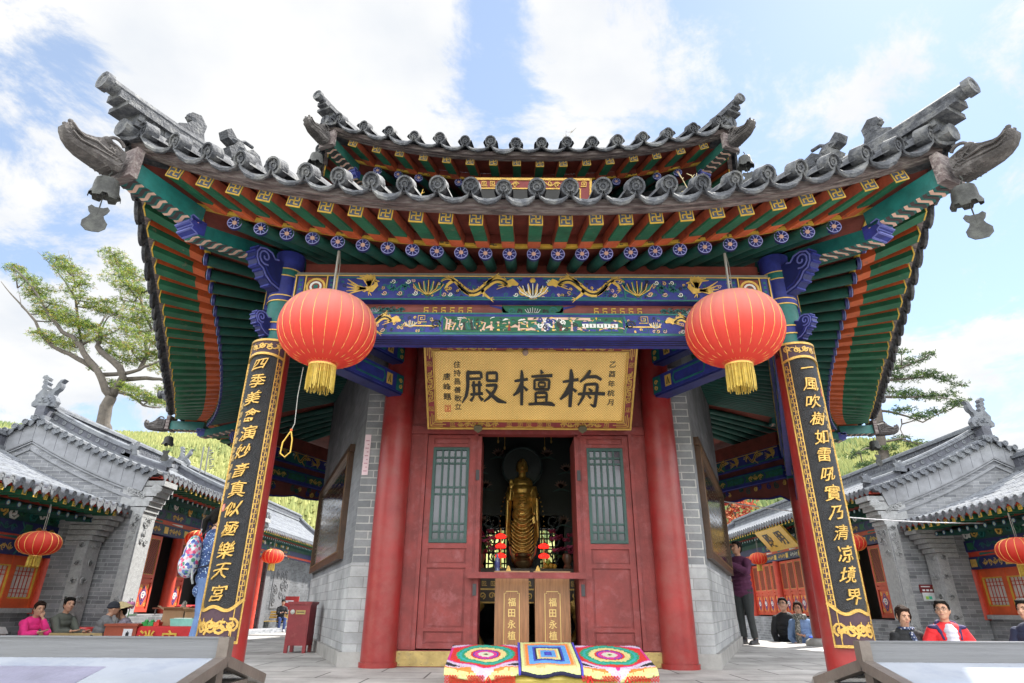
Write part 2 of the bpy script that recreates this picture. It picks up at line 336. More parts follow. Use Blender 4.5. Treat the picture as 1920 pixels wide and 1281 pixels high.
# ---------------------------------------------------------------- pavilion
PV = thing('pavilion', 'hexagonal two-roofed temple pavilion with painted eaves, red columns and grey brick walls', 'pavilion', (0, 11.8, 0), world=True)
WA, WB = (1.95, 7.15), (3.8, 11.8)          # wall corners (right side)
def mirY(p): return (p[0], 23.6-p[1])
def mirX(p): return (-p[0], p[1])
class Roof:
    def __init__(s, A, B, JA, JB, zm, rise, fl, D, r1=.20, r2=.36, sc=1.0):
        # six sides: 0 front, 1 right front, 2 right back, 3 back, 4 left back, 5 left front ; A front-right corner, B side corner
        E = [mirX(A), A, B, mirY(A), mirY(mirX(A)), mirX(B)]; J = [mirX(JA), JA, JB, mirY(JA), mirY(mirX(JA)), mirX(JB)]
        s.E, s.J, s.zm, s.rise, s.fl, s.D, s.r1, s.r2, s.k = E, J, zm, rise, fl, D, r1, r2, sc
    def prof(s, d):
        k = s.k; d1 = .67*k
        return s.r1*d if d < d1 else s.r1*d1+s.r2*(d-d1)
    def P(s, side, t, d, dz=0.0):
        a, b = V(s.E[side]), V(s.E[(side+1) % 6]); ja, jb = V(s.J[side]), V(s.J[(side+1) % 6])
        e = a.lerp(b, t); j = ja.lerp(jb, t); nrm = V((b.y-a.y, -(b.x-a.x))).normalized()   # outward
        q = abs(2*t-1)**2.5; e = e - nrm*(s.fl*(1-q)); dr = (j-e); l = dr.length
        pl = e + dr*(d/l)
        return V((pl.x, pl.y, s.zm + s.rise*q*max(0, 1-d/(1.5*s.k)) + s.prof(d) + dz))
    def dirs(s, side, t, d=.1):
        p0 = s.P(side, t, d); p1 = s.P(side, t, d+.2); w = (p0-p1).normalized()   # outward
        u = (s.P(side, min(1, t+.01), d)-s.P(side, max(0, t-.01), d)); u = (u-w*u.dot(w)).normalized(); v = u.cross(w)
        if v.z < 0: v = -v
        return p0, u, v, w
LR = Roof((3.41, 4.05), (7.0, 11.8), WA, WB, 3.615, .46, .20, 3.1, r2=.31)
UR = Roof((2.58, 6.12), (5.4, 11.8), (1.65, 8.2), (3.4, 11.8), 5.90, .30, .14, 2.1, sc=.8)
def tiles(rf, nside, Dtop, name, par, slope0=.42, rad=.071, sides=range(6)):
    m = MB(); seg = 7
    for sd_ in sides:
        n = nside[sd_]
        prf = lambda d: .075 + slope0*max(d, 0) + .07*max(d, 0)**2 - rf.prof(d)
        def Q(t, d, h): return rf.P(sd_, t, d, prf(d)+h+rf.rise*abs(2*t-1)**2.5*(min(1, d/(1.5*rf.k))*.45 if d > 0 else 0))
        ds = [-.10]+[Dtop*(i/seg)**1.2 for i in range(1, seg+1)]
        for i in range(n):
            tc_ = (i+.5)/n; tw = .5/n; tr = tw*.56
            jit = random.uniform(-.012, .012); rr = rad*random.uniform(.93, 1.07)
            rows = []
            for j in range(len(ds)-1):       # stepped cover tiles
                for d, k in ((ds[j], 1.04), (ds[j+1], .90)):
                    rows.append([Q(tc_+tr*k*cos(a), d, .075+rr*k*sin(a)*1.15+jit) for a in np.linspace(0, pi, 7)])
            m.grid(rows, 0, flip=True)
            # round end tile with a raised rim and boss
            o, u, v, w = rf.dirs(sd_, tc_, 0); o = Q(tc_, -.10, .075+jit)+v*.03*rf.k; R0 = rr*random.uniform(1.06, 1.12)
            w = (w - V((0, 0, 1))*0.28).normalized(); v = w.cross(u).normalized()
            if v.z < 0: v = -v
            ax = (u, v, w)
            m.lathe([(R0, -.10), (R0, .02), (R0*.80, .02), (R0*.76, -.002), (R0*.5, .0), (R0*.48, .016), (R0*.30, .012), (R0*.28, .002), (0.001, .014)], 14, 0, o, ax)
            for q in range(5):
                a = 2*pi*q/5+i; m.ell(o+u*(R0*.60*cos(a))+v*(R0*.60*sin(a)), (.014, .014, .010), 6, 0, (u, v, w))
        for i in range(n+1):                 # concave pan tiles with a scalloped drip at the eave
            tc_ = i/n; tw = .5/n*.98; cut = 0 if 0 < i < n else 1
            aa = np.linspace(0, pi, 7)
            rows = [[Q(min(1, max(0, tc_-tw*cos(a))), d, .075-.085*sin(a)-.0*j) for a in aa] for j, d in enumerate(ds)]
            m.grid(rows, 0)
            dpt = random.uniform(.055, .085)
            lip = [[Q(min(1, max(0, tc_-tw*cos(a))), -.10-.012*k2, .075-.085*sin(a)-dp*(.18+.82*sin(a))) for a in aa] for k2, dp in ((0, 0), (1, .03), (2, dpt*.7), (1, dpt))]
            m.grid(lip, 0, flip=True)
            lip2 = [[V(x)+V((0, 0, .0))-rf.dirs(sd_, .5)[3]*.025 for x in r] for r in lip]; m.grid(lip2, 0)
            m.grid([[a_, b_] for a_, b_ in zip(lip[-1], lip2[-1])], 0)
        # the slope above, to the drum
        rows = [[Q(t, d, .0) for t in np.linspace(0, 1, 25)] for d in (.0, .3, Dtop*.5, Dtop, Dtop*1.2)]
        m.grid(rows, 0)
    return m.build(name, TILE, par, smooth=True)
NL = [25, 29, 29, 25, 29, 29]; NU = [16, 18, 18, 16, 18, 18]
lower = tiles(LR, NL, 2.9, 'lower_roof', PV)
upper = tiles(UR, NU, 2.1, 'upper_roof', PV, slope0=.5, rad=.066)
MANJI = [(-1, 1, -.56, 1), (0, 1, 0, 0)]
def endplate(m, o, u, v, w, s, k0, frame_m, dark_m):
    """square rafter end: gold rim, dark field and a gold hooked cross (temple sign)"""
    fr = (o, u, v, w); m.box(o-w*.004, (s, s, .012), frame_m, (u, v, w)); m.box(o-w*.001, (s*.84, s*.84, .010), dark_m, (u, v, w))
    b = s*.085; a = s*.30
    P_ = lambda x, y, lx, ly: m.box(o+u*x+v*y+w*.002, (lx, ly, .010), frame_m, (u, v, w))
    P_(0, 0, b, 2*a); P_(0, 0, 2*a, b)
    P_(-a/2, a, a, b); P_(a/2, -a, a, b); P_(a, a/2, b, a); P_(-a, -a/2, b, a)
def flying(rf, side, t, par, e0, e1, s):
    m = MB(); lr = random.uniform(-.012, .012)
    p = rf.P(side, t, (e0 if side == 0 else .035*rf.k)+lr, -.005*rf.k); q = rf.P(side, t, e1, -.005*rf.k); w = (p-q).normalized()
    u = (rf.P(side, min(1, t+.01), e0)-rf.P(side, max(0, t-.01), e0)); u.normalize(); v = V((0, 0, 1)); v = (v-u*v.dot(u)).normalized(); n = u.cross(v)
    if n.dot(w) < 0: n = -n
    Lr = (p-q).length; cut = .30
    def ob(a, b, su, sv, ou, ov, mi):          # square section cut parallel to the eave, running obliquely
        c = [(-su/2, -sv/2), (su/2, -sv/2), (su/2, sv/2), (-su/2, sv/2)]
        m.add([a+u*(x+ou)+v*(y+ov) for x, y in c]+[b+u*(x+ou)+v*(y+ov) for x, y in c], [(3, 2, 1, 0), (4, 5, 6, 7), (0, 1, 5, 4), (1, 2, 6, 5), (2, 3, 7, 6), (3, 0, 4, 7)], mi)
    cpt = q.lerp(p, cut); ob(q, cpt, s, s, 0, 0, 1); ob(cpt, p, s, s, 0, 0, 0)
    for sg in (-1, 1): ob(q, q.lerp(p, .985), .006, s*(.82 if side == 0 else .5), sg*s*.5, s*(.10 if side == 0 else .26), 4 if side == 0 else 1)
    endplate(m, p, u, v, n, s*1.02, 0, 2, 3)
    return m.build('eave_rafter', [GREEN, ORANGE, YELL, mat('slate_paint', (.06, .08, .13), .6), mat('rust_orange', (.33, .065, .025), .65, .4, 6, .2, c2=(.13, .03, .02), thr=.56, soft=.15, sc2=5)], par)
def roundr(rf, side, t, par, e0, e1, r):
    m = MB(); p = rf.P(side, t, e0, -.10*rf.k-.02); q = rf.P(side, t, e1, -.10*rf.k-.035); w = (p-q).normalized()
    tu = (rf.P(side, min(1, t+.01), e0)-rf.P(side, max(0, t-.01), e0)).normalized(); tv = (V((0, 0, 1))-tu*tu.z).normalized(); tn = tu.cross(tv); tn = tn if tn.dot(w) > 0 else -tn
    m.tube([p, p.lerp(q, .3), q], [r, r*1.0, r*.95], 10, 0, cap=False)
    # painted flower on the end grain
    u, v = tu, tv; w = tn; fr = (p, u, v, w); R1 = r*1.12
    m.lathe([(R1, -.03), (R1, .0), (R1*.90, .002), (0.0005, .003)], 16, 1, p, (u, v, w))
    m.lathe([(R1*1.0, .002), (R1*1.0, .006), (R1*.90, .006), (R1*.90, .002)], 16, 2, p, (u, v, w))
    for k in range(8):
        a = 2*pi*k/8+.2; d_ = u*cos(a)+v*sin(a); e_ = -u*sin(a)+v*cos(a)
        m.box(p+d_*R1*.62+w*.004, (R1*.46, R1*.10, .005), 2, (d_, e_, w))
        d2 = u*cos(a+pi/8)+v*sin(a+pi/8); e2 = -u*sin(a+pi/8)+v*cos(a+pi/8)
        m.box(p+d2*R1*.70+w*.004, (R1*.20, R1*.20, .005), 4, (d2, e2, w))
    m.lathe([(R1*.33, .003), (R1*.31, .010), (0.0005, .010)], 10, 3, p, (u, v, w))
    return m.build('round_rafter', [GREEND, BLUED, mat('petal_line', (.33, .36, .72), .6), PINKP, BLUE], par, smooth=True)
def eaves(rf, par, ns, spans, s, r, tag_):
    k = rf.k
    for side, (t0, t1) in spans.items():
        n = ns[side]
        for i in range(n):
            t = (i+.5)/n
            if t0 <= t <= t1:
                tt = .5+(t-.5)*.965
                flying(rf, side, tt, par, .125*k, .66*k, s)
                roundr(rf, side, .5+(t-.5)*.93, par, .68*k, rf.D*.985, r)
    for side in range(6):
        ts = np.linspace(0, 1, 33)
        f = MB()                                    # weathered fascia boards under the tiles
        for d0, d1, z0, z1 in ((-.02, .05, .045, .125), (.03, .11 if side == 0 else .05, .03, .08)):
            rows = [[rf.P(side, t, d0, z0*k), rf.P(side, t, d0, z1*k), rf.P(side, t, d1, z1*k), rf.P(side, t, d1, z0*k), rf.P(side, t, d0, z0*k)] for t in ts]
            f.grid(rows, 0, flip=True)
        f.build('eave_board', WOODD, par)
        f = MB()                                    # boarding above the rafters
        rows = [[rf.P(side, t, d, (.075 if d < .7*k else .06)*k+.01) for d in (.06, .66*k)] for t in ts]; f.grid(rows, 0)
        rows = [[rf.P(side, t, d, -.03*k+.0) for d in (.68*k, 1.4*k, rf.D)] for t in ts]; f.grid(rows, 0)
        f.grid([[rf.P(side, t, .665*k, z) for z in (-.05*k, .09*k)] for t in ts], 0)
        f.build('soffit_board', REDB, par)
        f = MB()                                    # yellow batten over the round rafter ends
        rows = [[rf.P(side, t, d, z*k) for d, z in ((.655, -.045), (.655, -.015-.0), (.72, -.015), (.72, -.045), (.655, -.045))] for t in ts]
        rows = [[rf.P(side, t, d*k, z*k) for d, z in ((.655, -.052), (.655, -.018), (.72, -.018), (.72, -.052), (.655, -.052))] for t in ts]
        f.grid(rows, 0, flip=True)
        if side in (0, 1, 5):
            for q in range(60):
                t = random.uniform(.04, .96); o, u, v, w = rf.dirs(side, t, .655*k); f.box(rf.P(side, t, .655*k, (-.03+random.uniform(-.012, .012))*k)+w*.002, (random.uniform(.02, .05), .012, .004), 1, (u, v, w))
        f.build('yellow_batten', [YELL, mat('batten_mark', (.10, .08, .03), .7)], par)
eaves(LR, lower, NL, {0: (0, 1), 1: (0, 1), 5: (0, 1), 2: (0, .20), 4: (.80, 1)}, .118, .058, 'l')
eaves(UR, upper, NU, {0: (0, 1), 1: (0, .45), 5: (.55, 1)}, .105, .050, 'u')
# ---- corners: hip beams, beast heads, hip ridges
ZEB = mat('zebra_dark', (.05, .035, .035), .6)
def hipdir(rf, c):
    e = V(rf.E[c]); j = V(rf.J[c]); d = (e-j).normalized(); return e, d
def corner(rf, c, par, detail=True):
    e, d = hipdir(rf, c); k = rf.k; o3 = V((d.x, d.y, 0)); sdv = V((-d.y, d.x, 0)); Z = V((0, 0, 1))
    zc = rf.zm+rf.rise
    pt = lambda x, z: V((e.x, e.y, zc))+o3*x+Z*z       # x outward of the eave corner
    # upper hip beam, its zebra painted underside, lower hip beam with a blue scroll nose
    m = MB(); w_ = .185*k
    def hb(x0, z0, x1, z1, hgt, wd, mi):
        m.beam(pt(x0, z0-hgt/2), pt(x1, z1-hgt/2), wd, hgt, mi)
        n = int(abs(x1-x0)/(.055*k)); a = pt(x0, z0-hgt-.002); b = pt(x1, z1-hgt-.002); dd = (b-a).normalized(); dn = sdv.cross(dd); dn = dn if dn.z < 0 else -dn
        for i in range(n):
            cpt = a.lerp(b, (i+.5)/n); wv = [(-wd/2, 0), (-wd/4, .018*k), (0, 0), (wd/4, -.018*k), (wd/2, 0)]
            pts = [(y, x) for y, x in wv]
            m.ribbon(pts, .030*k, (cpt, sdv, dd, dn), .004, 3 if i % 2 else 2)
    hb(.02*k, -.13*k, -.70*k, -.16*k, .17*k, w_, 0)
    hb(-.68*k, -.33*k, -2.0*k, .02*k, .13*k, w_*.95, 0)
    m.build('hip_beam', [TEAL if k == 1 else GREEND, GREEND, PINKP, ZEB], par)
    m = MB(); fr = (pt(-.70*k, -.285*k)-sdv*(w_*.5), o3, Z, sdv)
    prof = [(0, -.005), (.04, -.01), (.10, .0), (.12, -.025), (.10, -.05), (.115, -.08), (.08, -.10), (.085, -.135), (.02, -.155), (-.05, -.14), (-.05, -.005)]
    m.prism([(x*k, z*k) for x, z in prof], fr, w_*1.0, 0)
    m.ribbon([(x*k, z*k) for x, z in prof[1:9]], .012*k, (fr[0], fr[1], fr[2], -fr[3]), .004, 1); m.ribbon([(x*k, z*k) for x, z in prof[1:9]], .012*k, (fr[0]+sdv*w_, fr[1], fr[2], fr[3]), .004, 1)
    for q in range(2, 9): m.box(fr[0]+o3*(prof[q][0]*k+.004)+Z*prof[q][1]*k+sdv*w_*.5, (.02*k, w_*.99, .012*k), 1, (o3, sdv, Z))
    m.build('scroll_nose', [BLUE, mat('scroll_line', (.12, .14, .42), .6)], par)
    # beast head over the beam end: curled upper snout, open jaw, bulging eye, neck frill
    STB = mat('beast_clay', (.062, .056, .055), .8, .45, 9, .6, c2=(.13, .12, .115), thr=.6)
    m = MB(); wh = .10*k
    hb0 = pt(.06*k, -.155*k)
    up_ = [(.02, .07), (.12, .12), (.20, .145), (.27, .12), (.34, .075), (.42, .075), (.50, .12), (.53, .185), (.57, .19), (.595, .15), (.58, .08), (.54, .0), (.47, -.07), (.38, -.12), (.28, -.155), (.17, -.185), (.05, -.20), (.02, -.19)]
    k0 = k; k = k*.78; up_ = [(x*k, (z-.02-.26*x*x*1.6)*k) for x, z in up_]; BND = lambda x: -.26*x*x*1.6
    rings = []
    for s_, f in ((-1, .72), (-.75, .93), (0, 1.0), (.75, .93), (1, .72)):
        cz = -.02*k
        rings.append([hb0+o3*(x)+Z*((z-cz)*f+cz)+sdv*(s_*wh*(1 if x < .35*k else 1-.6*(x/k-.35)/.25)) for x, z in up_])
    K = len(up_)
    for a in range(4):
        b0 = len(m.v); m.add(rings[a]+rings[a+1], [(i, (i+1) % K, K+(i+1) % K, K+i) for i in range(K)], 0)
    m.add(rings[0], [tuple(range(K-1, -1, -1))]); m.add(rings[4], [tuple(range(K))])
    b0 = hb0
    for s_ in (-1, 1):
        S = sdv*(s_*wh)
        m.ell(b0+o3*.22*k+Z*.05*k+S*.8, (.055*k, .045*k, .05*k), 10, 0, (o3, sdv, Z))                       # eye
        m.tube([b0+o3*(.14+.085*cos(a))*k+Z*(.045+.085*sin(a))*k+S*.95 for a in np.linspace(.2, 2.7, 8)], .018*k, 6)       # brow
        m.tube([b0+o3*x*k+Z*(z+BND(x))*k+S*(1.0 if x < .35 else .8) for x, z in ((.10, -.06), (.2, -.05), (.32, -.0), (.42, .02), (.50, .08), (.55, .14))], .014*k, 6)   # lip
        m.tube([b0+o3*x*k+Z*(z+BND(x))*k+S*(1.0 if x < .35 else .8) for x, z in ((.08, -.10), (.2, -.09), (.33, -.07), (.44, -.03), (.53, .05))], .010*k, 6)
        for q in range(4): m.tube([b0+o3*(.06+.05*q)*k+Z*(-.15+.03*q)*k+S, b0+o3*(.03+.05*q)*k+Z*(-.10+.03*q)*k+S*1.04, b0+o3*(.07+.05*q)*k+Z*(-.07+.03*q)*k+S], .010*k, 5)
        m.tube([b0+o3*(.13+.04*sin(a)*a/4)*k+Z*(-.015+.04*cos(a)*a/4)*k+S*1.03 for a in np.linspace(.3, 7, 14)], .009*k, 5)  # cheek curl
        m.ell(b0+o3*.55*k+Z*(.175+BND(.55))*k+S*.35, (.03*k, .022*k, .028*k), 8, 0, (o3, sdv, Z))                     # nostril
    for q in range(9):                                                                                   # ribbed chin
        f = q/8; m.tube([b0+o3*(.10+.42*f)*k+Z*(-.205+.20*f*f+.03*f+BND(.10+.42*f))*k+sdv*(s2*wh*(.75-.25*f)) for s2 in (-1, 0, 1)], .010*k, 5)
    k = k0; m.box(pt(.0*k, -.175*k), (.07*k, w_*1.5, .28*k), 1, (o3, sdv, Z))
    m.build('beast_head', [STB, WOODD], par, smooth=True)
    # hip ridge: layered coping that rises and overhangs the corner, with a round cap
    m = MB(); xs = [.34, .2, .05, -.3, -.8, -1.4, -2.1, -2.9]
    def rz(x):
        ins = max(0, -x); return (.05-.03*x+.07*ins**2)*k
    def layer(x0, z0, hgt, wd, mi=0):
        xx = [x0]+[x for x in xs if x < x0-.02]
        rows = []
        for x in xx:
            c = pt(x*k, z0*k+rz(x)*1.0); rows.append([c-sdv*wd*k/2, c-sdv*wd*k/2+Z*hgt*k, c+sdv*wd*k/2+Z*hgt*k, c+sdv*wd*k/2, c-sdv*wd*k/2])
        m.grid(rows, mi); m.add(rows[0][:4], [(0, 1, 2, 3)], mi)
    layer(-.08, -.02, .10, .26); layer(.02, .08, .045, .32); layer(.09, .125, .12, .20); layer(.20, .245, .05, .27); layer(.26, .295, .07, .17)
    xx = [.34]+xs[1:]; m.tube([pt(x*k, .40*k+rz(x)) for x in xx], .068*k, 9); m.tube([pt(x*k, .12*k+rz(x)-.02) for x in (.14, -.05, -.2)], .085*k, 9)
    m.lathe([(.085*k, -.03), (.085*k, .03), (.06*k, .03), (.05*k, .02), (.001, .03)], 10, 0, pt(.35*k, .40*k+rz(.34)), (sdv, Z, o3))
    for q in range(7): m.box(pt((.06-.12*q)*k, .215*k+rz(.06-.12*q)), (.05*k, .225*k, .07*k), 0, (o3, sdv, Z))
    m.build('hip_ridge', TILE, par, smooth=True)
    # ridge beasts
    if detail:
        m = MB(); x0 = -.42; c = pt(x0*k, (.44)*k+rz(x0))
        sil = [(-.16, -.02), (-.12, .10), (-.13, .20), (-.05, .27), (.04, .235), (.06, .18), (.02, .15), (.05, .09), (.13, .03), (.15, -.02)]
        m.prism([(x*k, z*k) for x, z in sil], (c-sdv*.035*k, o3, Z, sdv), .07*k, 0); m.ell(c+Z*.19*k, (.07*k, .05*k, .055*k), 8, 0, (o3, sdv, Z))
        m.build('ridge_beast', TILE, par, smooth=True)
        m = MB(); x0 = -1.02; c = pt(x0*k, (.42)*k+rz(x0))
        sil = [(-.34, 0), (-.30, .12), (-.20, .16), (-.14, .25), (-.05, .27), (.02, .20), (.09, .26), (.16, .25), (.24, .31), (.285, .26), (.25, .19), (.16, .17), (.22, .10), (.16, .0)]
        m.prism([(x*k, z*k) for x, z in sil], (c-sdv*.06*k, o3, Z, sdv), .12*k, 0)
        for q in range(6): m.ell(c+o3*(-.28+.09*q)*k+Z*(.06+.03*q)*k, (.05*k, .085*k, .045*k), 7, 0, (o3, sdv, Z))
        m.tube([c+o3*x*k+Z*z*k for x, z in ((.10, .26), (.02, .33), (-.08, .34))], .02*k, 6)
        m.build('ridge_dragon', TILE, par, smooth=True)
for c in range(6):
    corner(LR, c, lower, c in (0, 1)); corner(UR, c, upper, False)
# ---- columns with painted heads, cloud brackets
COLS = [(-2.48, 5.4), (2.48, 5.4), (5.28, 11.8), (2.48, 18.2), (-2.48, 18.2), (-5.28, 11.8)]
def spiral(cx_, cy_, r0, r1, a0, turns, n=16): return [(cx_+(r0+(r1-r0)*i/n)*cos(a0+turns*2*pi*i/n), cy_+(r0+(r1-r0)*i/n)*sin(a0+turns*2*pi*i/n)) for i in range(n+1)]
for ci, (x, y) in enumerate(COLS):
    m = MB(); rr = lambda z: .178-.012*z
    m.lathe([(rr(z), z) for z in (0.10, 1.0, 2.0, 2.88)], 24, 0, (x, y, 0))
    for z0, z1, mi in ((2.88, 2.98, 1), (2.98, 3.06, 2), (3.06, 3.30, 1), (3.30, 3.36, 2), (3.36, 3.58, 2), (3.58, 3.66, 1), (3.66, 3.86, 2)):
        f = 1.0 if z1 < 3.35 else 1.06; m.lathe([(rr(z0)*f, z0), (rr(z1)*f, z1)], 24, mi, (x, y, 0))
    for z in (2.98, 3.06, 3.30, 3.36, 3.58, 3.66): m.lathe([(rr(z)*1.075, z-.006), (rr(z)*1.09, z), (rr(z)*1.075, z+.006)], 24, 3, (x, y, 0))
    m.lathe([(.0, 3.87), (.145, 3.86)], 24, 2, (x, y, 0))
    if ci < 2:
        for k in range(9):                     # black carved fringe under the painted head
            a = -pi/2+(k-4)*.33; P_ = lambda u, v, h, a=a: V((x, y, 0))+V((cos(a+u/.15), sin(a+u/.15), 0))*(rr(2.85)+.002+h)+V((0, 0, v))
            m.ribbon([(-.024, 2.76), (-.024, 2.80), (0, 2.845), (.024, 2.80), (.024, 2.76)], .008, P_, .004, 4); m.ribbon([(-.012, 2.77), (0, 2.80), (.012, 2.77)], .007, P_, .004, 4)
    m.build('column', [COLRED, TEAL, BLUE, GOLDP, BLACK], PV, smooth=True)
    m = MB(); m.lathe([(.30, 0), (.31, .03), (.29, .08), (.24, .11), (.17, .12)], 20, 0, (x, y, 0)); m.build('column_base', STONE, PV, smooth=True)
    # cloud-shaped brackets pointing out along the hip
    e, d = hipdir(LR, ci); o3 = V((d.x, d.y, 0)).normalized(); sv = V((-o3.y, o3.x, 0)); Z = V((0, 0, 1))
    for zb, s_, nm in ((3.52, 1.0, 'cloud_bracket'), (2.98, .62, 'cloud_bracket')):
        out = [(.10, -.13), (.22, -.11), (.30, -.06), (.345, .0), (.40, .02), (.44, .08), (.45, .15), (.42, .21), (.35, .24), (.27, .23), (.22, .18), (.17, .20), (.10, .20)]
        o = V((x, y, zb)); fr = (o-sv*.055*s_, o3, Z, sv); m = MB(); m.prism([(a*s_+(.05 if s_ < 1 else .03), b*s_) for a, b in out], fr, .11*s_, 0)
        for sg in (0, 1):
            f2 = (fr[0]+(sv*.11*s_ if sg else V((0, 0, 0))), o3, Z, sv if sg else -sv)
            off = .05 if s_ < 1 else .03
            m.ribbon([(a*s_*.96+off, b*s_*.9+.012) for a, b in out[:-1]], .016*s_, f2, .004, 1)
            m.ribbon([(a*s_+off, b*s_) for a, b in spiral(.33, .14, .085, .01, -2.2, 1.4)], .016*s_, f2, .004, 1)
            m.ribbon([(a*s_+off, b*s_) for a, b in ((.12, -.07), (.2, -.05), (.27, .0), (.31, .05))], .014*s_, f2, .004, 2)
        for a, b in out[1:8]: m.box(o+o3*((a*s_*1.0+(.05 if s_ < 1 else .03)))+Z*(b*s_-.004), (.03*s_, .112*s_, .018*s_), 2, (o3, sv, Z))
        m.build(nm, [BLUED, mat('scroll_line', (.12, .14, .42), .6), BLUE], PV)
# ---- painted tie beams between the columns
DECO = [GOLDP, TEAL, WHITEP, BLACK, PINKP, GREEN, BLUE, YELL, REDB]
G, T_, W_, K_, P_, GR, BL, YL, RB = range(9)
def cloudlet(m, x, y, s, fr, h=.003):
    m.ribbon([(x+a, y+b) for a, b in [(-1.6*s, -.3*s), (-.9*s, -.75*s), (.1*s, -.85*s), (1.0*s, -.55*s), (1.6*s, .0)]], [.2*s, .5*s, .5*s, .5*s, .2*s], fr, h, T_)
    m.ribbon([(x+a, y+b) for a, b in spiral(-.1*s, .1*s, 1.0*s, .15*s, 3.4, 1.3, 12)], .30*s, fr, h+.001, W_ if random.random() < .6 else P_)
    m.ribbon([(x+a, y+b) for a, b in spiral(-.1*s, .1*s, .62*s, .1*s, 3.4, .9, 8)], .22*s, fr, h+.0015, K_)
def dragon(m, x, y, L_, A, fr, sg=1, h=.006, mi=G):
    n = 26; pts = []; w = []
    for i in range(n+1):
        f = i/n; pts.append((x+sg*(-L_/2+L_*f*.86), y+A*.55*sin(f*2*pi*1.35+.6)*(1-.25*f)+A*.1)); w.append(A*(.08+.34*sin(min(1, f*1.25)*pi*.62)))
    m.ribbon(pts, w, fr, h, mi)
    m.ribbon(pts, [q*.25 for q in w], fr, h+.003, K_)
    hx, hy = pts[-1]
    m.ribbon([(hx, hy), (hx+sg*A*.3, hy+A*.16), (hx+sg*A*.62, hy-.02*A)], [A*.42, A*.46, A*.14], fr, h+.002, mi)
    for k in range(5): m.ribbon([(hx+sg*A*.1, hy), (hx-sg*A*(.25+.1*k), hy+A*(.55-.22*k))], [A*.10, A*.02], fr, h, mi)
    for f in (.22, .30, .62, .70):
        i = int(f*n); px, py = pts[i]; s2 = -1 if f < .5 else (-1 if f < .65 else 1)
        ex, ey = px+sg*A*(.5 if f > .25 else -.5), py+s2*A*.62
        ex2 = ex+sg*A*.16
        m.ribbon([(px, py), ((px+ex)/2-sg*A*.1, (py+ey)/2), (ex, ey)], [A*.24, A*.17, A*.10], fr, h, mi)
        for q in (-.35, 0, .35): m.ribbon([(ex, ey), (ex+sg*A*.26*cos(q*2), ey+A*.26*sin(q*2)+s2*A*.05)], [A*.07, A*.02], fr, h, mi)
    for i in range(3, n-2, 2):
        px, py = pts[i]; m.ribbon([(px, py+w[i]*.4), (px-sg*A*.06, py+w[i]*.4+A*.16)], [A*.08, A*.01], fr, h, mi)
def phoenix(m, x, y, s, fr, sg=1, h=.006):
    m.ribbon([(x-sg*s*.15, y-.1*s), (x+sg*s*.1, y-.12*s), (x+sg*s*.25, y+.05*s), (x+sg*s*.22, y+.22*s)], [s*.16, s*.26, s*.16, s*.09], fr, h, G)
    m.ribbon([(x+sg*s*.2, y+.22*s), (x+sg*s*.36, y+.2*s)], [s*.12, s*.02], fr, h, G)
    for k in range(6): a = 1.1+.22*k; m.ribbon([(x, y), (x+sg*cos(a)*s*.38, y+sin(a)*s*.38), (x+sg*cos(a+.25)*s*.62, y+sin(a+.25)*s*.5)], [s*.10, s*.09, s*.02], fr, h, G)
    for k in range(5): m.ribbon([(x-sg*s*.1, y-.1*s), (x-sg*s*.4, y-s*(.05*k)), (x-sg*s*.8, y+s*(.28-.16*k))], [s*.08, s*.07, s*.02], fr, h, G)
    for k in (0, 1): m.ribbon([(x, y-.2*s), (x+sg*s*(.02+.1*k), y-.38*s)], [s*.05, s*.02], fr, h, G)
def lotus(m, x, y, s, fr, h=.004, mi=T_):
    for k in range(-3, 4): m.ribbon([(x, y-.6*s), (x+k*.22*s, y-.1*s), (x+k*.30*s, y+(.65-.10*abs(k))*s)], [.25*s, .24*s, .04*s], fr, h+.001*(3-abs(k)), mi if k % 2 else K_)
    for k in range(-3, 4): m.ribbon([(x, y-.6*s), (x+k*.26*s, y-.1*s), (x+k*.33*s, y+(.55-.10*abs(k))*s)], .05*s, fr, h+.005, W_ if mi != T_ else G)
def fret(m, x, y, s, fr, mi, h=.004, sg=1, w=.14):
    m.ribbon([(x+sg*a*s, y+b*s) for a, b in ((-1, -.8), (1, -.8), (1, .8), (-.55, .8), (-.55, -.25), (.45, -.25), (.45, .3), (-.05, .3))], s*w, fr, h, mi)
def meander(m, x0, x1, y, s, fr, mi, h=.003, w=.16):
    n = max(1, int(abs(x1-x0)/(2.1*s)))
    for i in range(n): fret(m, x0+(x1-x0)*(i+.5)/n, y, s*.8, fr, mi, h, 1 if i % 2 else -1, w)
def vine(m, x0, x1, y, s, fr, mi, h=.003):
    n = max(2, int(abs(x1-x0)/(1.5*s))); pts = []
    for i in range(n*6+1): f = i/(n*6); pts.append((x0+(x1-x0)*f, y+.45*s*sin(f*n*pi)))
    m.ribbon(pts, .20*s, fr, h, mi)
    for i in range(n):
        cx_ = x0+(x1-x0)*(i+.5)/n; sg = 1 if i % 2 else -1
        m.ribbon(spiral(cx_, y+sg*.15*s, .62*s, .12*s, 1.5*sg, 1.15*sg, 10), .17*s, fr, h, mi)
        for a in (.6, 1.4, 2.3): m.ribbon([(cx_, y), (cx_+.75*s*cos(a), y-sg*.75*s*sin(a))], [.22*s, .03*s], fr, h, mi)
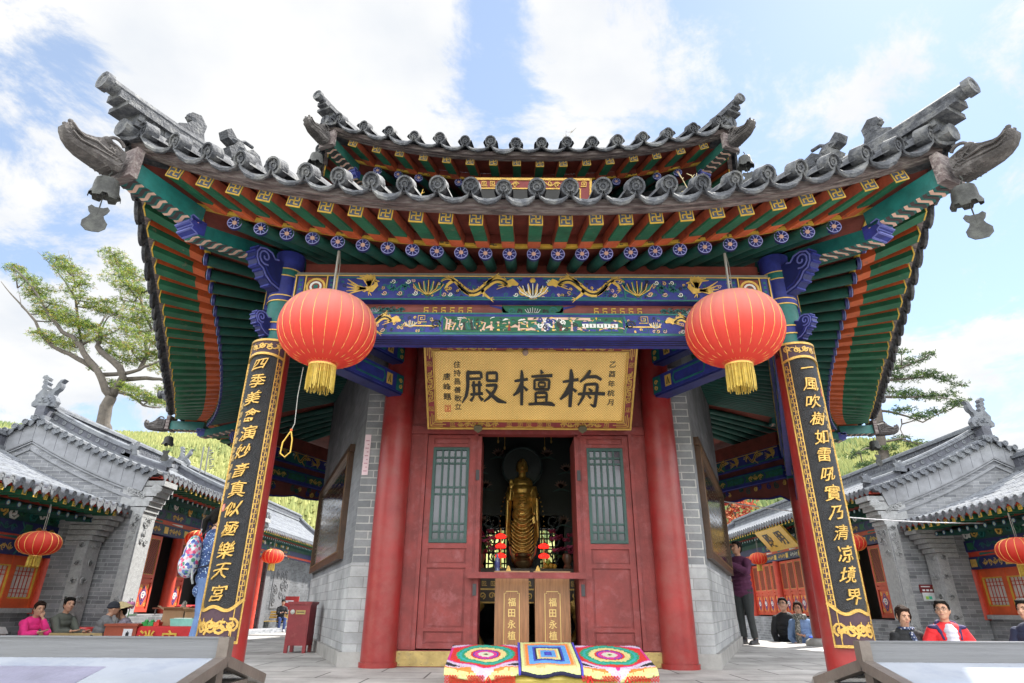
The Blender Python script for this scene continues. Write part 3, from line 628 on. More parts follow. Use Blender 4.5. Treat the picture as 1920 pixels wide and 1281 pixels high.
def tiebeam(a, b, nm, front, rich):
    a = V((a[0], a[1], 0)); b = V((b[0], b[1], 0)); d = (b-a).normalized(); n = V((d.y, -d.x, 0)); Z = V((0, 0, 1)); Lb = (b-a).length
    rot = (d, n, Z); mid = (a+b)/2
    up_ = MB(); hw = Lb/2-.14
    up_.box(mid+Z*3.43, (hw*2, .34, .27), 0, rot); up_.box(mid+Z*3.59, (hw*2, .26, .05), 1, rot)
    up_.box(mid-n*.12+Z*3.70, (hw*2, .10, .26), 2, rot)
    U = up_.build('upper_tie_beam', [BLUE, mat('dusty_beam_top', (.20, .19, .17), .8), REDB], PV)
    mb = MB(); mb.box(mid+Z*3.23, (hw*2, .14, .13), 0, rot); Md = mb.build('spacer_board', mat('spacer_red', (.20, .055, .045), .6, .3), PV)
    lb = MB(); lb.box(mid+Z*3.05, (hw*2, .28, .25), 0, rot); Lo = lb.build('lower_tie_beam', BLUE, PV)
    fr1 = (mid+Z*3.43+n*.171, d, Z, n); fr2 = (mid+Z*3.23+n*.071, d, Z, n); fr3 = (mid+Z*3.05+n*.141, d, Z, n)
    m = MB()
    m.ribbon([(-hw, -.128), (hw, -.128)], .014, fr1, .004, T_); m.ribbon([(-hw, .128), (hw, .128)], .010, fr1, .004, G)
    for sg in (-1, 1):
        x = sg*(hw-.22); m.ribbon([(x-.2, 0), (x+.2, 0)], .24, fr1, .003, K_); m.ribbon([(x-.09, 0), (x+.09, 0)], .2, fr1, .005, RB)
        m.ribbon(spiral(x, 0, .085, .085, 0, 1, 16), .022, fr1, .008, G); m.ribbon(spiral(x, 0, .05, .05, 0, 1, 12), .02, fr1, .008, W_); m.ribbon([(x-.02, 0), (x+.02, 0)], .04, fr1, .008, T_)
        for q in (-.15, .15):
            m.ribbon([(x+q, -.115), (x+q, .115)], .055, fr1, .005, BL)
            for r in (-.08, -.03, .02, .07): m.ribbon([(x+q-.012, r), (x+q+.012, r)], .025, fr1, .008, T_)
        for q in (-.2, -.105, .105, .2): m.ribbon([(x+q, -.12), (x+q, .12)], .012, fr1, .008, G)
    if rich:
        for sg in (-1, 1):
            dragon(m, sg*.52, 0, .76, .165, fr1, sg=-sg)
            lotus(m, sg*1.02, .0, .15, fr1); m.ribbon([(sg*1.0, -.115), (sg*.90, -.10), (sg*.89, .115)], .016, fr1, .004, T_)
            m.ribbon([(-sg*.0, -.105), (sg*.88, -.105)], .014, fr1, .004, T_)
            phoenix(m, sg*1.60, .01, .27, fr1, sg=-sg)
            for q in range(5): cloudlet(m, sg*(1.14+.075*q), -.065+.13*(q % 2), .026, fr1)
            for q in (.16, .22, .86, .80, 1.9, 1.93): cloudlet(m, sg*q, random.choice((-.075, .075)), .024, fr1)
        for q in range(150):
            x = random.uniform(-1.98, 1.98); y = random.uniform(-.10, .10); s3 = random.uniform(.012, .026)
            m.ribbon(spiral(x, y, s3, .004, random.uniform(0, 6), 1.2*random.choice((-1, 1)), 7), .0075, fr1, .0025, random.choice((T_, T_, BL, G, P_, K_)))
        for sg in (-1, 1):
            m.ribbon([(sg*.10, .105), (sg*1.98, .105)], .010, fr1, .005, T_); vine(m, sg*1.2, sg*1.42, 0, .07, fr1, T_, .004)
        lotus(m, 0, -.03, .15, fr1, mi=G); m.ell(fr1[0]+Z*.085, (.03, .012, .03), 8, G)
        for sg in (-1, 1): m.ribbon(spiral(sg*.1, -.04, .045, .01, 0, 1.3*sg, 10), .014, fr1, .006, G)
    else:
        for ff in (fr1, (mid+Z*3.43-n*.171, -d, Z, -n)):
            m.ribbon([(-hw, -.1), (hw, -.1)], .03, ff, .003, T_); m.ribbon([(-hw, .11), (hw, .11)], .016, ff, .004, G)
            for q in range(int(hw*2/.5)): x = -hw+.55+q*.5; (dragon if q % 2 else phoenix)(m, x, 0, *((.45, .14) if q % 2 else (.24,)), ff); cloudlet(m, x+.25, .05, .03, ff)
            for q in range(int(hw)): x = -hw+.9+q*2; m.ribbon([(x-.3, 0), (x+.3, 0)], .17, ff, .002, (T_, GR)[q % 2])
    m.build('beam_painting', DECO, U)
    m = MB()
    for sg in (-1, 1):
        vine(m, sg*1.25, sg*2.0, 0, .05, fr2, K_); vine(m, sg*1.25, sg*2.0, .005, .045, fr2, T_, .005); lotus(m, sg*1.55, -.01, .05, fr2, mi=BL)
        if rich:
            for q in range(6): x = sg*(.62+.085*q); m.ribbon([(x-.02, .03), (x+.025, .03)], .012, fr2, .004, YL); m.ribbon([(x-.02, .0), (x+.02, .0), (x+.02, -.035)], .011, fr2, .004, YL); m.ribbon([(x-.015, -.035), (x-.015, .03)], .010, fr2, .004, YL)
            m.ribbon([(sg*.18, -.045), (sg*.27, -.02), (sg*.30, .03), (sg*.42, .055)], [.03, .035, .03, .01], fr2, .004, BL)
    if rich:
        m.ribbon([(-.30, .0), (.30, .0)], .115, fr2, .004, GR); lotus(m, 0, -.005, .075, fr2, .006, K_)
        for sg in (-1, 1): m.ribbon(spiral(sg*.20, .0, .045, .01, 0, 1.4*sg, 10), .016, fr2, .008, T_); m.ribbon(spiral(sg*.13, -.01, .03, .01, 2, 1.2*sg, 10), .014, fr2, .008, K_)
    m.build('spacer_painting', DECO, Md)
    m = MB()
    m.ribbon([(-hw, -.119), (hw, -.119)], .012, fr3, .004, BL); m.ribbon([(-hw, .115), (hw, .115)], .016, fr3, .004, T_); m.ribbon([(-hw, -.098), (hw, -.098)], .022, fr3, .003, T_)
    for zz in (-.05, .0, .05): m.ribbon([(-hw, zz), (hw, zz)], .008, (mid+Z*2.925, d, -n, -Z), .004, K_)
    if rich:
        # the long painted scene: rocks, green garden, small robed figures, pale halls
        m.ribbon([(-.86, .0), (.86, .0)], .165, fr3, .003, GR)
        for q in range(26):
            x = -.84+random.random()*.36; m.ribbon([(x, -.06), (x+random.uniform(-.03, .03), random.uniform(-.03, .05)), (x+random.uniform(-.05, .05), random.uniform(.0, .075))], [.016, .014, .004], fr3, .005+.0003*q, (T_, K_, GR, P_)[q % 4])
        for q in range(10):
            x = -.40+.085*q+random.uniform(-.02, .02); m.ribbon([(x, -.065), (x, .0)], [.028, .012], fr3, .008, (P_, G, RB)[q % 3]); m.ribbon([(x-.009, .018), (x+.009, .018)], .019, fr3, .009, P_)
        for q in range(22): x = random.uniform(.06, .45); y = random.uniform(-.065, .06); m.ribbon(spiral(x, y, .028, .006, q, 1.2, 8), .012, fr3, .006+.0003*q, (W_, BL, K_)[q % 3])
        for q in range(230):
            x = random.uniform(-.85, .85); y = random.uniform(-.07, .07); l = random.uniform(.01, .035); a = random.gauss(0, .7)
            m.ribbon([(x-l*cos(a), y-l*sin(a)*.5), (x, y+.006), (x+l*cos(a), y+l*sin(a)*.5)], [.004, random.uniform(.008, .02), .003], fr3, .0035+.00002*q, random.choice((GR, T_, W_, P_, G, GR, TEAL and K_, YL)))
        for q in range(110):
            x = random.choice((-1, 1))*random.uniform(.9, 1.95); y = random.uniform(-.08, .08); m.ribbon(spiral(x, y, random.uniform(.012, .024), .004, q, 1.2*random.choice((-1, 1)), 7), .007, fr3, .0025, random.choice((T_, T_, G, P_, K_)))
        for q in range(14): x = random.uniform(-.5, .05); m.ribbon([(x-.04, -.06+.01*(q % 4)), (x, -.045+.01*(q % 4)), (x+.04, -.06+.01*(q % 4))], [.01, .03, .01], fr3, .006+.0003*q, (P_, GR, T_)[q % 3])
        for q in range(5): x = .50+.07*q; m.ribbon([(x-.03, -.01), (x+.03, -.01)], .04, fr3, .007, W_); m.ribbon([(x-.036, .022), (x+.036, .022)], .02, fr3, .008, (BL, T_)[q % 2]); m.ribbon([(x-.005, -.01), (x+.005, -.01)], .025, fr3, .009, K_); m.ribbon([(x-.03, -.055), (x+.03, -.06)], .02, fr3, .006, BL)
        m.ribbon([(-.05, .06), (.3, .065), (.55, .06)], .025, fr3, .005, P_)
        for sg in (-1, 1):
            for q in (0, 1): fret(m, sg*1.06, .055-.11*q, .042, fr3, T_ if q else G, .005, sg)
            m.ribbon([(sg*.88, -.02), (sg*1.22, -.02)], .012, fr3, .006, G); lotus(m, sg*1.17, .0, .06, fr3, mi=G); m.ribbon(spiral(sg*.93, 0, .05, .01, 0, 1.4, 10), .014, fr3, .006, K_)
            m.ribbon([(sg*.87, -.09), (sg*.90, 0), (sg*.87, .09)], .02, fr3, .006, T_)
            dragon(m, sg*1.55, 0, .55, .135, fr3, sg=-sg)
            for q in range(5): cloudlet(m, sg*(1.3+.13*q), .065*(-1)**q, .022, fr3)
    else:
        for ff in (fr3, (mid+Z*3.05-n*.141, -d, Z, -n)):
            m.ribbon([(-hw, .09), (hw, .09)], .03, ff, .003, T_); m.ribbon([(-hw, 0), (hw, 0)], .13, ff, .002, GR)
            for q in range(int(hw*2/.55)): x = -hw+.5+q*.55; vine(m, x-.2, x+.2, 0, .08, ff, (G, T_)[q % 2]); m.ribbon([(x+.2, -.08), (x+.27, 0), (x+.2, .08)], .03, ff, .004, BL)
    m.build('beam_painting', DECO, Lo)
    if not rich:                                     # carved hanging board under the side beams
        m = MB(); pts = [(-hw, 2.92), (hw, 2.92), (hw, 2.48)]; nn_ = 20
        for i in range(nn_+1): f = i/nn_; x = hw-.25-(2*hw-.5)*f; pts.append((x, 2.78-.06*abs(sin(f*pi*7))-.16*abs(2*f-1)**3))
        pts.append((-hw, 2.48)); m.prism(pts, (mid-n*.03, d, Z, n), .06, 0)
        for f4, q in [(ff, q) for ff in ((mid+n*.031, d, Z, n), (mid-n*.031, -d, Z, -n)) for q in range(9)]: x = -hw+.3+q*(2*hw-.6)/8; m.ribbon(spiral(x, 2.83, .07, .01, q, 1.5, 12), .02, f4, .008, 1); m.ribbon(spiral(x+.2, 2.85, .05, .01, q, -1.5, 12), .02, f4, .008, 2)
        m.ribbon([(x, y-.004) for x, y in pts[2:]], .02, (mid+n*.031, d, Z, n), .006, 3); m.ribbon([(-x, y-.004) for x, y in pts[2:]], .03, (mid-n*.031, -d, Z, -n), .006, 3)
        for q in range(26): x = random.uniform(-hw+.2, hw-.2); m.ribbon(spiral(x, 2.84+random.uniform(-.05, .05), .06, .01, q, 1.3, 9), .022, (mid-n*.031, -d, Z, -n), .010+.0003*q, (1, 2, 3)[q % 3])
        m.build('carved_board', [mat('carved_dark_red', (.16, .04, .03), .6), GREEND, GOLDP, BLUE], PV)
for i in range(6):
    tiebeam(COLS[i], COLS[(i+1) % 6], 'tie', i == 0, i == 0)
# ---- brackets from the column heads back to the wall pillars (painted ends)
for sg in (-1, 1):
    for z0, h_, f0, w_ in ((3.03, .22, 0.0, .20), (3.42, .17, .55, .16)):
        a = V((sg*2.48, 5.4, z0)).lerp(V((sg*1.60, 7.0, z0)), f0+.1*(f0 == 0)); b = V((sg*1.60, 6.98, z0)); d = (b-a).normalized(); n = V((d.y, -d.x, 0))*(1 if sg > 0 else -1)
        if n.dot(V((-sg, -.3, 0))) < 0: n = -n
        m = MB(); m.beam(a, b, w_, h_, 0); m.beam(a-V((0, 0, h_/2+.012)), b-V((0, 0, h_/2+.012)), w_*.86, .024, 1)
        fr = (b+n*(w_/2+.001), -d, V((0, 0, 1)), n); Z = V((0, 0, 1))
        m.ribbon([(.0, 0), (.10, 0)], h_*.9, fr, .003, 2); m.ribbon([(.115, -h_*.45), (.115, h_*.45)], .02, fr, .005, 2); m.ribbon(spiral(.05, .03, .03, .008, 0, 1.3, 10), .012, fr, .006, 3); m.ribbon(spiral(.05, -.04, .03, .008, 2, 1.3, 10), .012, fr, .006, 3)
        m.ribbon([(.2, 0), (.30, 0)], h_*.62, fr, .003, 3); m.ribbon([(.23, -h_*.2), (.25, h_*.2), (.27, -h_*.2)], .014, fr, .006, 4)
        m.ribbon([(.36, -h_*.3), (.33, 0), (.36, h_*.3), (.8, h_*.3), (.83, 0), (.8, -h_*.3), (.36, -h_*.3)], .02, fr, .005, 2)
        m.box(b+d*.006, (w_*.98, .01, h_*.98), 2, (n, d, Z)); m.box(b+d*.012, (w_*.5, .008, h_*.5), 3, (n, d, Z))
        m.build('bracket_beam', [BLUE, BLUED, TEAL, GOLDP, BLACK], PV)
# ---- brick walls with a lower course of smooth bricks and a stone foot
ring = [(-WA[0], WA[1]), WA, WB, mirY(WA), mirY(mirX(WA)), mirX(WB)]
def wallseg(a, b, name='wall', th=.35, holes=None):
    a = V((a[0], a[1], 0)); b = V((b[0], b[1], 0)); d = (b-a).normalized(); n = V((d.y, -d.x, 0)); Lw = (b-a).length; Z = V((0, 0, 1))
    def seg(z0, z1, s0, s1, off, m, mi):
        m.box(a+d*((s0+s1)/2)+n*(off-th/2)+Z*((z0+z1)/2), (s1-s0, th, z1-z0), mi, (d, n, Z))
    m = MB()
    if holes is None:
        seg(1.02, 4.5, 0, Lw, 0, m, 0); seg(.14, 1.02, -.004, Lw+.004, .008, m, 1); seg(0, .14, -.03, Lw+.03, .05, m, 2)
    else:
        h0, h1, z0, z1 = holes
        seg(.0, z0, 0, Lw, 0, m, 0); seg(z1, 4.5, 0, Lw, 0, m, 0); seg(z0, z1, 0, h0, 0, m, 0); seg(z0, z1, h1, Lw, 0, m, 0)
    return m.build(name, [BRICKF, BRICKS, STONE], PV), a, d, n, Lw
for i in range(1, 6):
    if i == 3: continue
    wallseg(ring[i], ring[(i+1) % 6])
bw, ba, bd, bnm, bl = wallseg(ring[3], ring[4], holes=(.95, 2.85, 1.35, 2.45))
m = MB(); Z = V((0, 0, 1))                         # lattice of the rear windows
for q in range(15): s = .95+1.9*q/14; m.box(ba+bd*s-bnm*.15+Z*1.9, (.034 if q % 7 else .16, .04, 1.1), 0, (bd, bnm, Z))
for z in (1.38, 1.48, 1.6, 1.85, 1.95, 2.2, 2.32, 2.42): m.box(ba+bd*1.9-bnm*.15+Z*z, (1.9, .036, .034), 0, (bd, bnm, Z))
m.build('rear_lattice', BLACK, bw)
# brick piers beside the pillars
for sg in (-1, 1):
    m = MB(); x0, x1 = sg*1.70, sg*1.952
    for z0, z1, off, mi in ((1.02, 3.34, 0, 0), (.14, 1.02, .006, 1), (0, .14, .04, 2), (3.34, 4.5, -.1, 0)):
        m.bx(x0, x1+sg*off, 7.13-off, 7.5, z0, z1, mi)
    m.build('brick_pier', [BRICK, BRICKS, STONE], PV)
    m = MB(); m.lathe([(.185, .05), (.185, 1.5), (.178, 3.0), (.172, 4.6)], 24, 0, (sg*1.575, 7.14, 0)); m.lathe([(.20, 0), (.20, .05)], 20, 0, (sg*1.575, 7.14, 0))
    m.build('wall_pillar', COLRED, PV, smooth=True)
# ---- timber front: panels, leaves with green lattice, brass threshold
m = MB()
m.bx(-1.42, 1.42, 7.20, 7.34, 2.50, 4.6); m.bx(-1.42, -1.22, 7.19, 7.32, .16, 2.50); m.bx(1.22, 1.42, 7.19, 7.32, .16, 2.50)
m.bx(-1.42, 1.42, 7.16, 7.30, 2.49, 2.585); m.bx(-1.245, -1.205, 7.17, 7.3, .16, 2.49); m.bx(1.205, 1.245, 7.17, 7.3, .16, 2.49)
m.build('door_frame', DOORRED, PV)
m = MB(); m.bx(-1.42, 1.42, 7.15, 7.36, 0, .155, 0); m.bx(-1.41, 1.41, 7.145, 7.152, .008, .150, 1)
for q in range(24):
    for z in (.03, .128): m.ell((-1.36+2.72*q/23, 7.143, z), (.009, .006, .009), 6, 1)
BRASS = mat('brass_sheet', (.42, .31, .12), .45, .3, 6, .15, metal=.55, c2=(.25, .20, .12), thr=.62)
m.build('threshold', [DOORRED, BRASS], PV)
GLASS = mat('window_glass', (.055, .062, .08), .12, .6, 1.6, 0, spec=.5, coat=.15)
for sg in (-1, 1):
    X = lambda a: sg*a
    m = MB(); y0 = 7.215; S = lambda a0, a1, z0, z1, ya, yb, mi=0: m.bx(X(a0), X(a1), ya, yb, z0, z1, mi)
    S(.63, 1.20, .17, 2.48, y0, y0+.05)
    for a0, a1 in ((.63, .70), (1.13, 1.20)): S(a0, a1, .17, 2.48, y0-.02, y0)
    for z0, z1 in ((.17, .215), (.335, .37), (.975, 1.02), (1.18, 1.235), (2.335, 2.37), (2.445, 2.48)): S(.70, 1.13, z0, z1, y0-.02, y0)
    for z0, z1 in ((.235, .32), (.39, .955), (1.035, 1.165), (2.385, 2.43)): S(.725, 1.105, z0, z1, y0-.009, y0)
    lf = m.build('door_leaf', DOORRED, PV)
    m = MB(); S2 = lambda a0, a1, z0, z1, ya, yb, mi=0: m.bx(X(a0), X(a1), ya, yb, z0, z1, mi)
    S2(.70, 1.13, 1.24, 2.33, y0-.004, y0-.001, 1)
    for a0, a1, z0, z1 in ((.70, .735, 1.24, 2.33), (1.095, 1.13, 1.24, 2.33), (.735, 1.095, 1.24, 1.275), (.735, 1.095, 2.295, 2.33)): S2(a0, a1, z0, z1, y0-.028, y0-.002)
    for a in (.795, .868, .942, 1.016): S2(a-.011, a+.011, 1.275, 2.295, y0-.022, y0-.004)
    for z in (1.36, 1.45, 1.78, 1.86, 2.14, 2.21): S2(.735, 1.095, z-.010, z+.010, y0-.020, y0-.004)
    m.build('lattice_window', [mat('lattice_green', (.018, .062, .055), .5, .25), GLASS], lf)
    m = MB(); m.bx(X(.555), X(.60), 7.18, 7.75, .17, 2.47, 0); m.bx(X(.60), X(.645), 7.20, 7.30, .16, 2.49, 0)
    for z in (.75, 2.0): m.bx(X(.575), X(.615), 7.172, 7.19, z-.06, z+.06, 1)
    m.build('folded_leaf', [DOORRED, mat('iron_hinge', (.04, .04, .045), .6)], PV)
m = MB(); m.box((-.02, 7.10, .895), (1.30, .05, .062)); m.build('barrier_bar', DOORRED, PV)
# ---- interior shell
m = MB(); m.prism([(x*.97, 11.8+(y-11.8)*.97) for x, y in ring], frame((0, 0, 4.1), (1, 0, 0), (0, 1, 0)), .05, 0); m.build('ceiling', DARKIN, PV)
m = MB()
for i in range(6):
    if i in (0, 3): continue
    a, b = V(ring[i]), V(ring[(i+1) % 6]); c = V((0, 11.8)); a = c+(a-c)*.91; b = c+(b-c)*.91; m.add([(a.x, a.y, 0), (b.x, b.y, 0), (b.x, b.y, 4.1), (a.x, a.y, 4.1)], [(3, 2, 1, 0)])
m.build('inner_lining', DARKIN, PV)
# ---- drum and board under the upper roof
m = MB(); dr = [(-1.75, 8.2), (1.75, 8.2), (3.5, 11.8), (1.75, 15.4), (-1.75, 15.4), (-3.5, 11.8)]
m.prism(dr, frame((0, 0, 4.3), (1, 0, 0), (0, 1, 0)), 2.6, 0)
for i in range(3):
    a, b = dr[(i+5) % 6], dr[i % 6]; a = V((a[0], a[1], 0)); b = V((b[0], b[1], 0)); d = (b-a).normalized(); n = V((d.y, -d.x, 0)); c = (a+b)/2
    m.box(c+n*.08+V((0, 0, 5.95)), ((b-a).length, .14, .3), 1, (d, n, V((0, 0, 1)))); m.box(c+n*.06+V((0, 0, 5.6)), ((b-a).length, .1, .25), 2, (d, n, V((0, 0, 1))))
m.build('upper_drum', [COLRED, BLUE, GREEND], PV)
# ridge of the upper roof (top finial block, out of sight from the court)
m = MB(); rows = []
for f, zz in ((0, 7.35), (.5, 8.3), (.95, 9.6)):
    rows.append([(x*.8*(1-f), 11.8+(y-11.8)*.8*(1-f), zz) for x, y in [(1.9, 8.0), (3.6, 11.8), (1.9, 15.6), (-1.9, 15.6), (-3.6, 11.8), (-1.9, 8.0), (1.9, 8.0)]])
m.grid(rows); m.lathe([(.5, 9.3), (.35, 9.7), (.5, 10.0), (.2, 10.4), (.01, 10.9)], 12, 0, (0, 11.8, 0)); m.build('roof_crown', TILE, PV)
# ---------------------------------------------------------------- lettering
def glyph(ch, size, bold=.02, warp=.0, shear=0.0, step=None, seed=0):
    """one character as (verts (u,v), faces) centred on 0,0"""
    c = bpy.data.curves.new('lettering', 'FONT'); c.body = ch; c.size = size; c.offset = bold*size; c.resolution_u = 2
    o = bpy.data.objects.new('lettering', c); col.objects.link(o); bpy.context.view_layer.update()
    me = o.to_mesh(); vs = [(v.co.x, v.co.y) for v in me.vertices]; fs = [tuple(p.vertices) for p in me.polygons]
    o.to_mesh_clear(); bpy.data.objects.remove(o); bpy.data.curves.remove(c)
    if not vs: return [], []
    if step:
        import bmesh
        bm = bmesh.new(); bv = [bm.verts.new((x, y, 0)) for x, y in vs]
        for f in fs:
            try: bm.faces.new([bv[i] for i in f])
            except ValueError: pass
        x0 = min(v[0] for v in vs); x1 = max(v[0] for v in vs); k = x0+step
        while k < x1:
            bmesh.ops.bisect_plane(bm, geom=bm.verts[:]+bm.edges[:]+bm.faces[:], plane_co=(k, 0, 0), plane_no=(1, 0, 0)); k += step
        bm.verts.index_update(); vs = [(v.co.x, v.co.y) for v in bm.verts]; fs = [tuple(v.index for v in f.verts) for f in bm.faces]; bm.free()
    cx_ = (min(v[0] for v in vs)+max(v[0] for v in vs))/2; cy_ = (min(v[1] for v in vs)+max(v[1] for v in vs))/2
    out = []
    for x, y in vs:
        x -= cx_; y -= cy_; a = x/size; b = y/size
        if warp: x, y = x+warp*size*sin(5*b+seed*1.7)+warp*size*.6*sin(9*a+seed), y+warp*size*.8*sin(5*a+seed*2.3)+shear*x*.5
        out.append((x+shear*y, y))
    return out, fs
def engrave(m, ch, size, P, u0, v0, h, mi, wide=1.0, step=None, **k):
    """raised character with a side wall; P(u,v,h) maps to the surface"""
    vs, fs = glyph(ch, size, step=step, **k)
    if not vs: return
    n = len(vs); top = [P(u0+x*wide, v0+y, h) for x, y in vs]; bot = [P(u0+x*wide, v0+y, 0) for x, y in vs]
    cnt = {}
    for f in fs:
        for i in range(len(f)):
            e = (f[i], f[(i+1) % len(f)]); cnt[e] = cnt.get(e, 0)+1
    side = [(e[0], e[1]) for e in cnt if (e[1], e[0]) not in cnt]
    m.add(top+bot, [tuple(f) for f in fs]+[(b, a, a+n, b+n) for a, b in side], mi)
def flatP(fr): o, u, v, w = fr; return lambda a, b, h: o+u*a+v*b+w*h
GOLDL = mat('gold_leaf', (.50, .31, .075), .35, .22, 14, .3, metal=.45)
# ---------------------------------------------------------------- couplet boards on the front columns
PURP = mat('dark_purple_ground', (.045, .018, .03), .6)
BLKB = mat('grained_black_lacquer', (.013, .0145, .018), .5, .35, 30, .9, bsc=120)
def couplet(cx_, text, inner, label, small):
    t = thing('couplet_board', label, 'couplet board', (cx_, 5.4, .28), group='couplet boards on the front columns', world=True)
    R0 = .198; zt, zb = 2.86, .30
    A0 = -pi/2+(.2 if cx_ > 0 else -.2)      # the boards face slightly outward
    P = lambda u, v, h: V((cx_+(R0+h)*cos(A0+u/R0), 5.4+(R0+h)*sin(A0+u/R0), v))
    hw = .215; m = MB(); us = np.linspace(-hw, hw, 19)
    rows = [[P(u, v, 0) for u in us] for v in (zb, zt)]; m.grid(rows, 0)
    for v in (zb, zt): m.grid([[P(u, v, -.025) for u in us], [P(u, v, .0) for u in us]], 0)
    for u in (-hw, hw): m.grid([[P(u, zb, -.025), P(u, zb, 0)], [P(u, zt, -.025), P(u, zt, 0)]], 1)
    m.build('panel', [BLKB, GOLDL], t, smooth=True)
    m = MB(); rb = lambda pts, w, h, mi, d0=.001: m.ribbon(pts, w, P, h, mi, d0)
    def vline(u, w, h, mi, v0=zb+.02, v1=zt-.02): rb([(u, v0), (u, v1)], w, h, mi)
    def hline(f, w, h, mi, n=24): rb([(u, f(u)) for u in np.linspace(-hw, hw, n)], w, h, mi)
    for sg in (-1, 1):
        vline(sg*(hw-.006), .011, .014, 0)
        if sg*inner < 0:
            for q in range(60): rb([(sg*(hw-.022), .6+q*.0345), (sg*(hw-.022), .612+q*.0345)], .008, .008, 0)
            continue
        vline(sg*(hw-.060), .007, .010, 0)
        rb([(sg*(hw-.037), zb+.3), (sg*(hw-.037), zt-.2)], .046, .004, 1)
        q = 0; v = .60
        while v < 2.62:                        # key fret
            u0 = sg*(hw-.037); e = .018*(1 if q % 2 else -1)
            rb([(u0-e, v), (u0+e, v), (u0+e, v+.030), (u0-.002*0, v+.030)], .0065, .008, 0); rb([(u0, v+.030), (u0, v+.012)], .0065, .008, 0)
            v += .040; q += 1
        vline(sg*(hw-.037), .004, .007, 0, .6, 2.62)
    # head band and foot panel
    top = lambda u: 2.665+.05*(1-(u/hw)**2); mid_ = lambda u: .545+.055*(u/hw)**2*(1 if abs(u) < hw else 1)+.02*cos(u/hw*pi*2)
    for k in range(12): f = k/11; hline(lambda u: top(u)+.012+(zt-.012-top(u)-.012)*f, .022, .005, 1)
    hline(top, .022, .014, 0); hline(lambda u: zt-.010, .02, .014, 0)
    for k in range(13): f = k/12; hline(lambda u: zb+.012+(mid_(u)-.02-zb)*f, .028, .005, 1)
    hline(mid_, .024, .014, 0); hline(lambda u: zb+.010, .02, .014, 0)
    for zc_, s_ in ((2.785, .05), (.42, .085)):
        for q in range(-2, 3):
            rb(spiral(q*.075, zc_+.01*(-1)**q, s_*.62, s_*.1, q, 1.4*(1 if q % 2 else -1), 12), s_*.22, .012, 0)
            for a in (.4, 1.5, 2.6): rb([(q*.075, zc_), (q*.075+s_*.8*cos(a+q), zc_+s_*.75*sin(a+q))], [s_*.25, s_*.04], .011, 0)
        rb([(u, zc_+.022*sin(u*42)) for u in np.linspace(-.17, .17, 30)], s_*.16, .012, 0)
    m.build('gilt_border', [GOLDL, PURP], t)
    m = MB(); n = len(text)
    for i, ch in enumerate(text):
        v = 2.605-i*(2.605-.665)/(n-1)
        engrave(m, ch, (.128, .140, .133)[i % 3], P, inner*.006+.006*sin(i*2.1), v, .012, 0, wide=1.06, step=.022, bold=.006, warp=.045, shear=.22, seed=i*1.3)
    m.build('gold_characters', GOLDL, t)
    m = MB()
    for i, ch in enumerate(small):
        engrave(m, ch, .062, P, -inner*.125, 2.22-i*.079, .004, 0, step=.02, bold=.004, warp=.03, shear=.15, seed=i)
    if inner > 0:
        engrave(m, '印', .05, P, -inner*.125, 1.33, .004, 1, bold=.004); m.ribbon([(-inner*.125-.028, 1.33), (-inner*.125+.028, 1.33)], .06, P, .003, 2)
    else: m.ribbon([(-inner*.13, 2.35), (-inner*.13, 2.43)], .02, P, .004, 2)
    m.build('small_inscription', [mat('pale_gold', (.45, .32, .13), .5), mat('pale_letter', (.5, .3, .25), .6), mat('seal_red', (.42, .10, .07), .6)], t)
couplet(-2.48, '四季美禽演妙音真似極樂天宮', 1, 'black and gold couplet board beginning 四季, on the column by the woman with a floral backpack', '住持昌善敬立張發明題')
couplet(2.48, '一風吹樹如雷吼實乃清凉境界', -1, 'black and gold couplet board beginning 一風, on the column nearest the red-jacketed man', '乙酉年桃月')
# ---------------------------------------------------------------- name plaque over the door
def woven():
    m = bpy.data.materials.new('woven_gold'); m.use_nodes = True; t = m.node_tree; b = t.nodes['Principled BSDF']; b.inputs['Roughness'].default_value = .5; b.inputs['Metallic'].default_value = .1
    uv = t.nodes.new('ShaderNodeTexCoord'); mp = t.nodes.new('ShaderNodeMapping'); mp.inputs['Rotation'].default_value = (0, 0, pi/4); mp.inputs['Scale'].default_value = (1, 1.38, 1); t.links.new(uv.outputs['UV'], mp.inputs[0])
    ck = t.nodes.new('ShaderNodeTexVoronoi'); ck.inputs['Scale'].default_value = 46; ck.inputs['Randomness'].default_value = 0; t.links.new(mp.outputs[0], ck.inputs['Vector'])
    r = t.nodes.new('ShaderNodeValToRGB'); r.color_ramp.elements[0].position = .15; r.color_ramp.elements[0].color = (1.0, .72, .25, 1); r.color_ramp.elements[1].position = .62; r.color_ramp.elements[1].color = (.58, .32, .075, 1)
    t.links.new(ck.outputs['Distance'], r.inputs[0])
    nz = t.nodes.new('ShaderNodeTexNoise'); nz.inputs['Scale'].default_value = 3; nz.inputs['Detail'].default_value = 5; t.links.new(uv.outputs['UV'], nz.inputs['Vector'])
    mr = t.nodes.new('ShaderNodeMapRange'); mr.inputs[3].default_value = .78; mr.inputs[4].default_value = 1.2; t.links.new(nz.outputs[0], mr.inputs[0])
    s = t.nodes.new('ShaderNodeVectorMath'); s.operation = 'SCALE'; t.links.new(r.outputs[0], s.inputs[0]); t.links.new(mr.outputs[0], s.inputs['Scale']); t.links.new(s.outputs[0], b.inputs['Base Color'])
    bp = t.nodes.new('ShaderNodeBump'); bp.invert = True; bp.inputs['Strength'].default_value = .5; bp.inputs['Distance'].default_value = .01; t.links.new(ck.outputs['Distance'], bp.inputs['Height']); t.links.new(bp.outputs[0], b.inputs['Normal'])
    return m
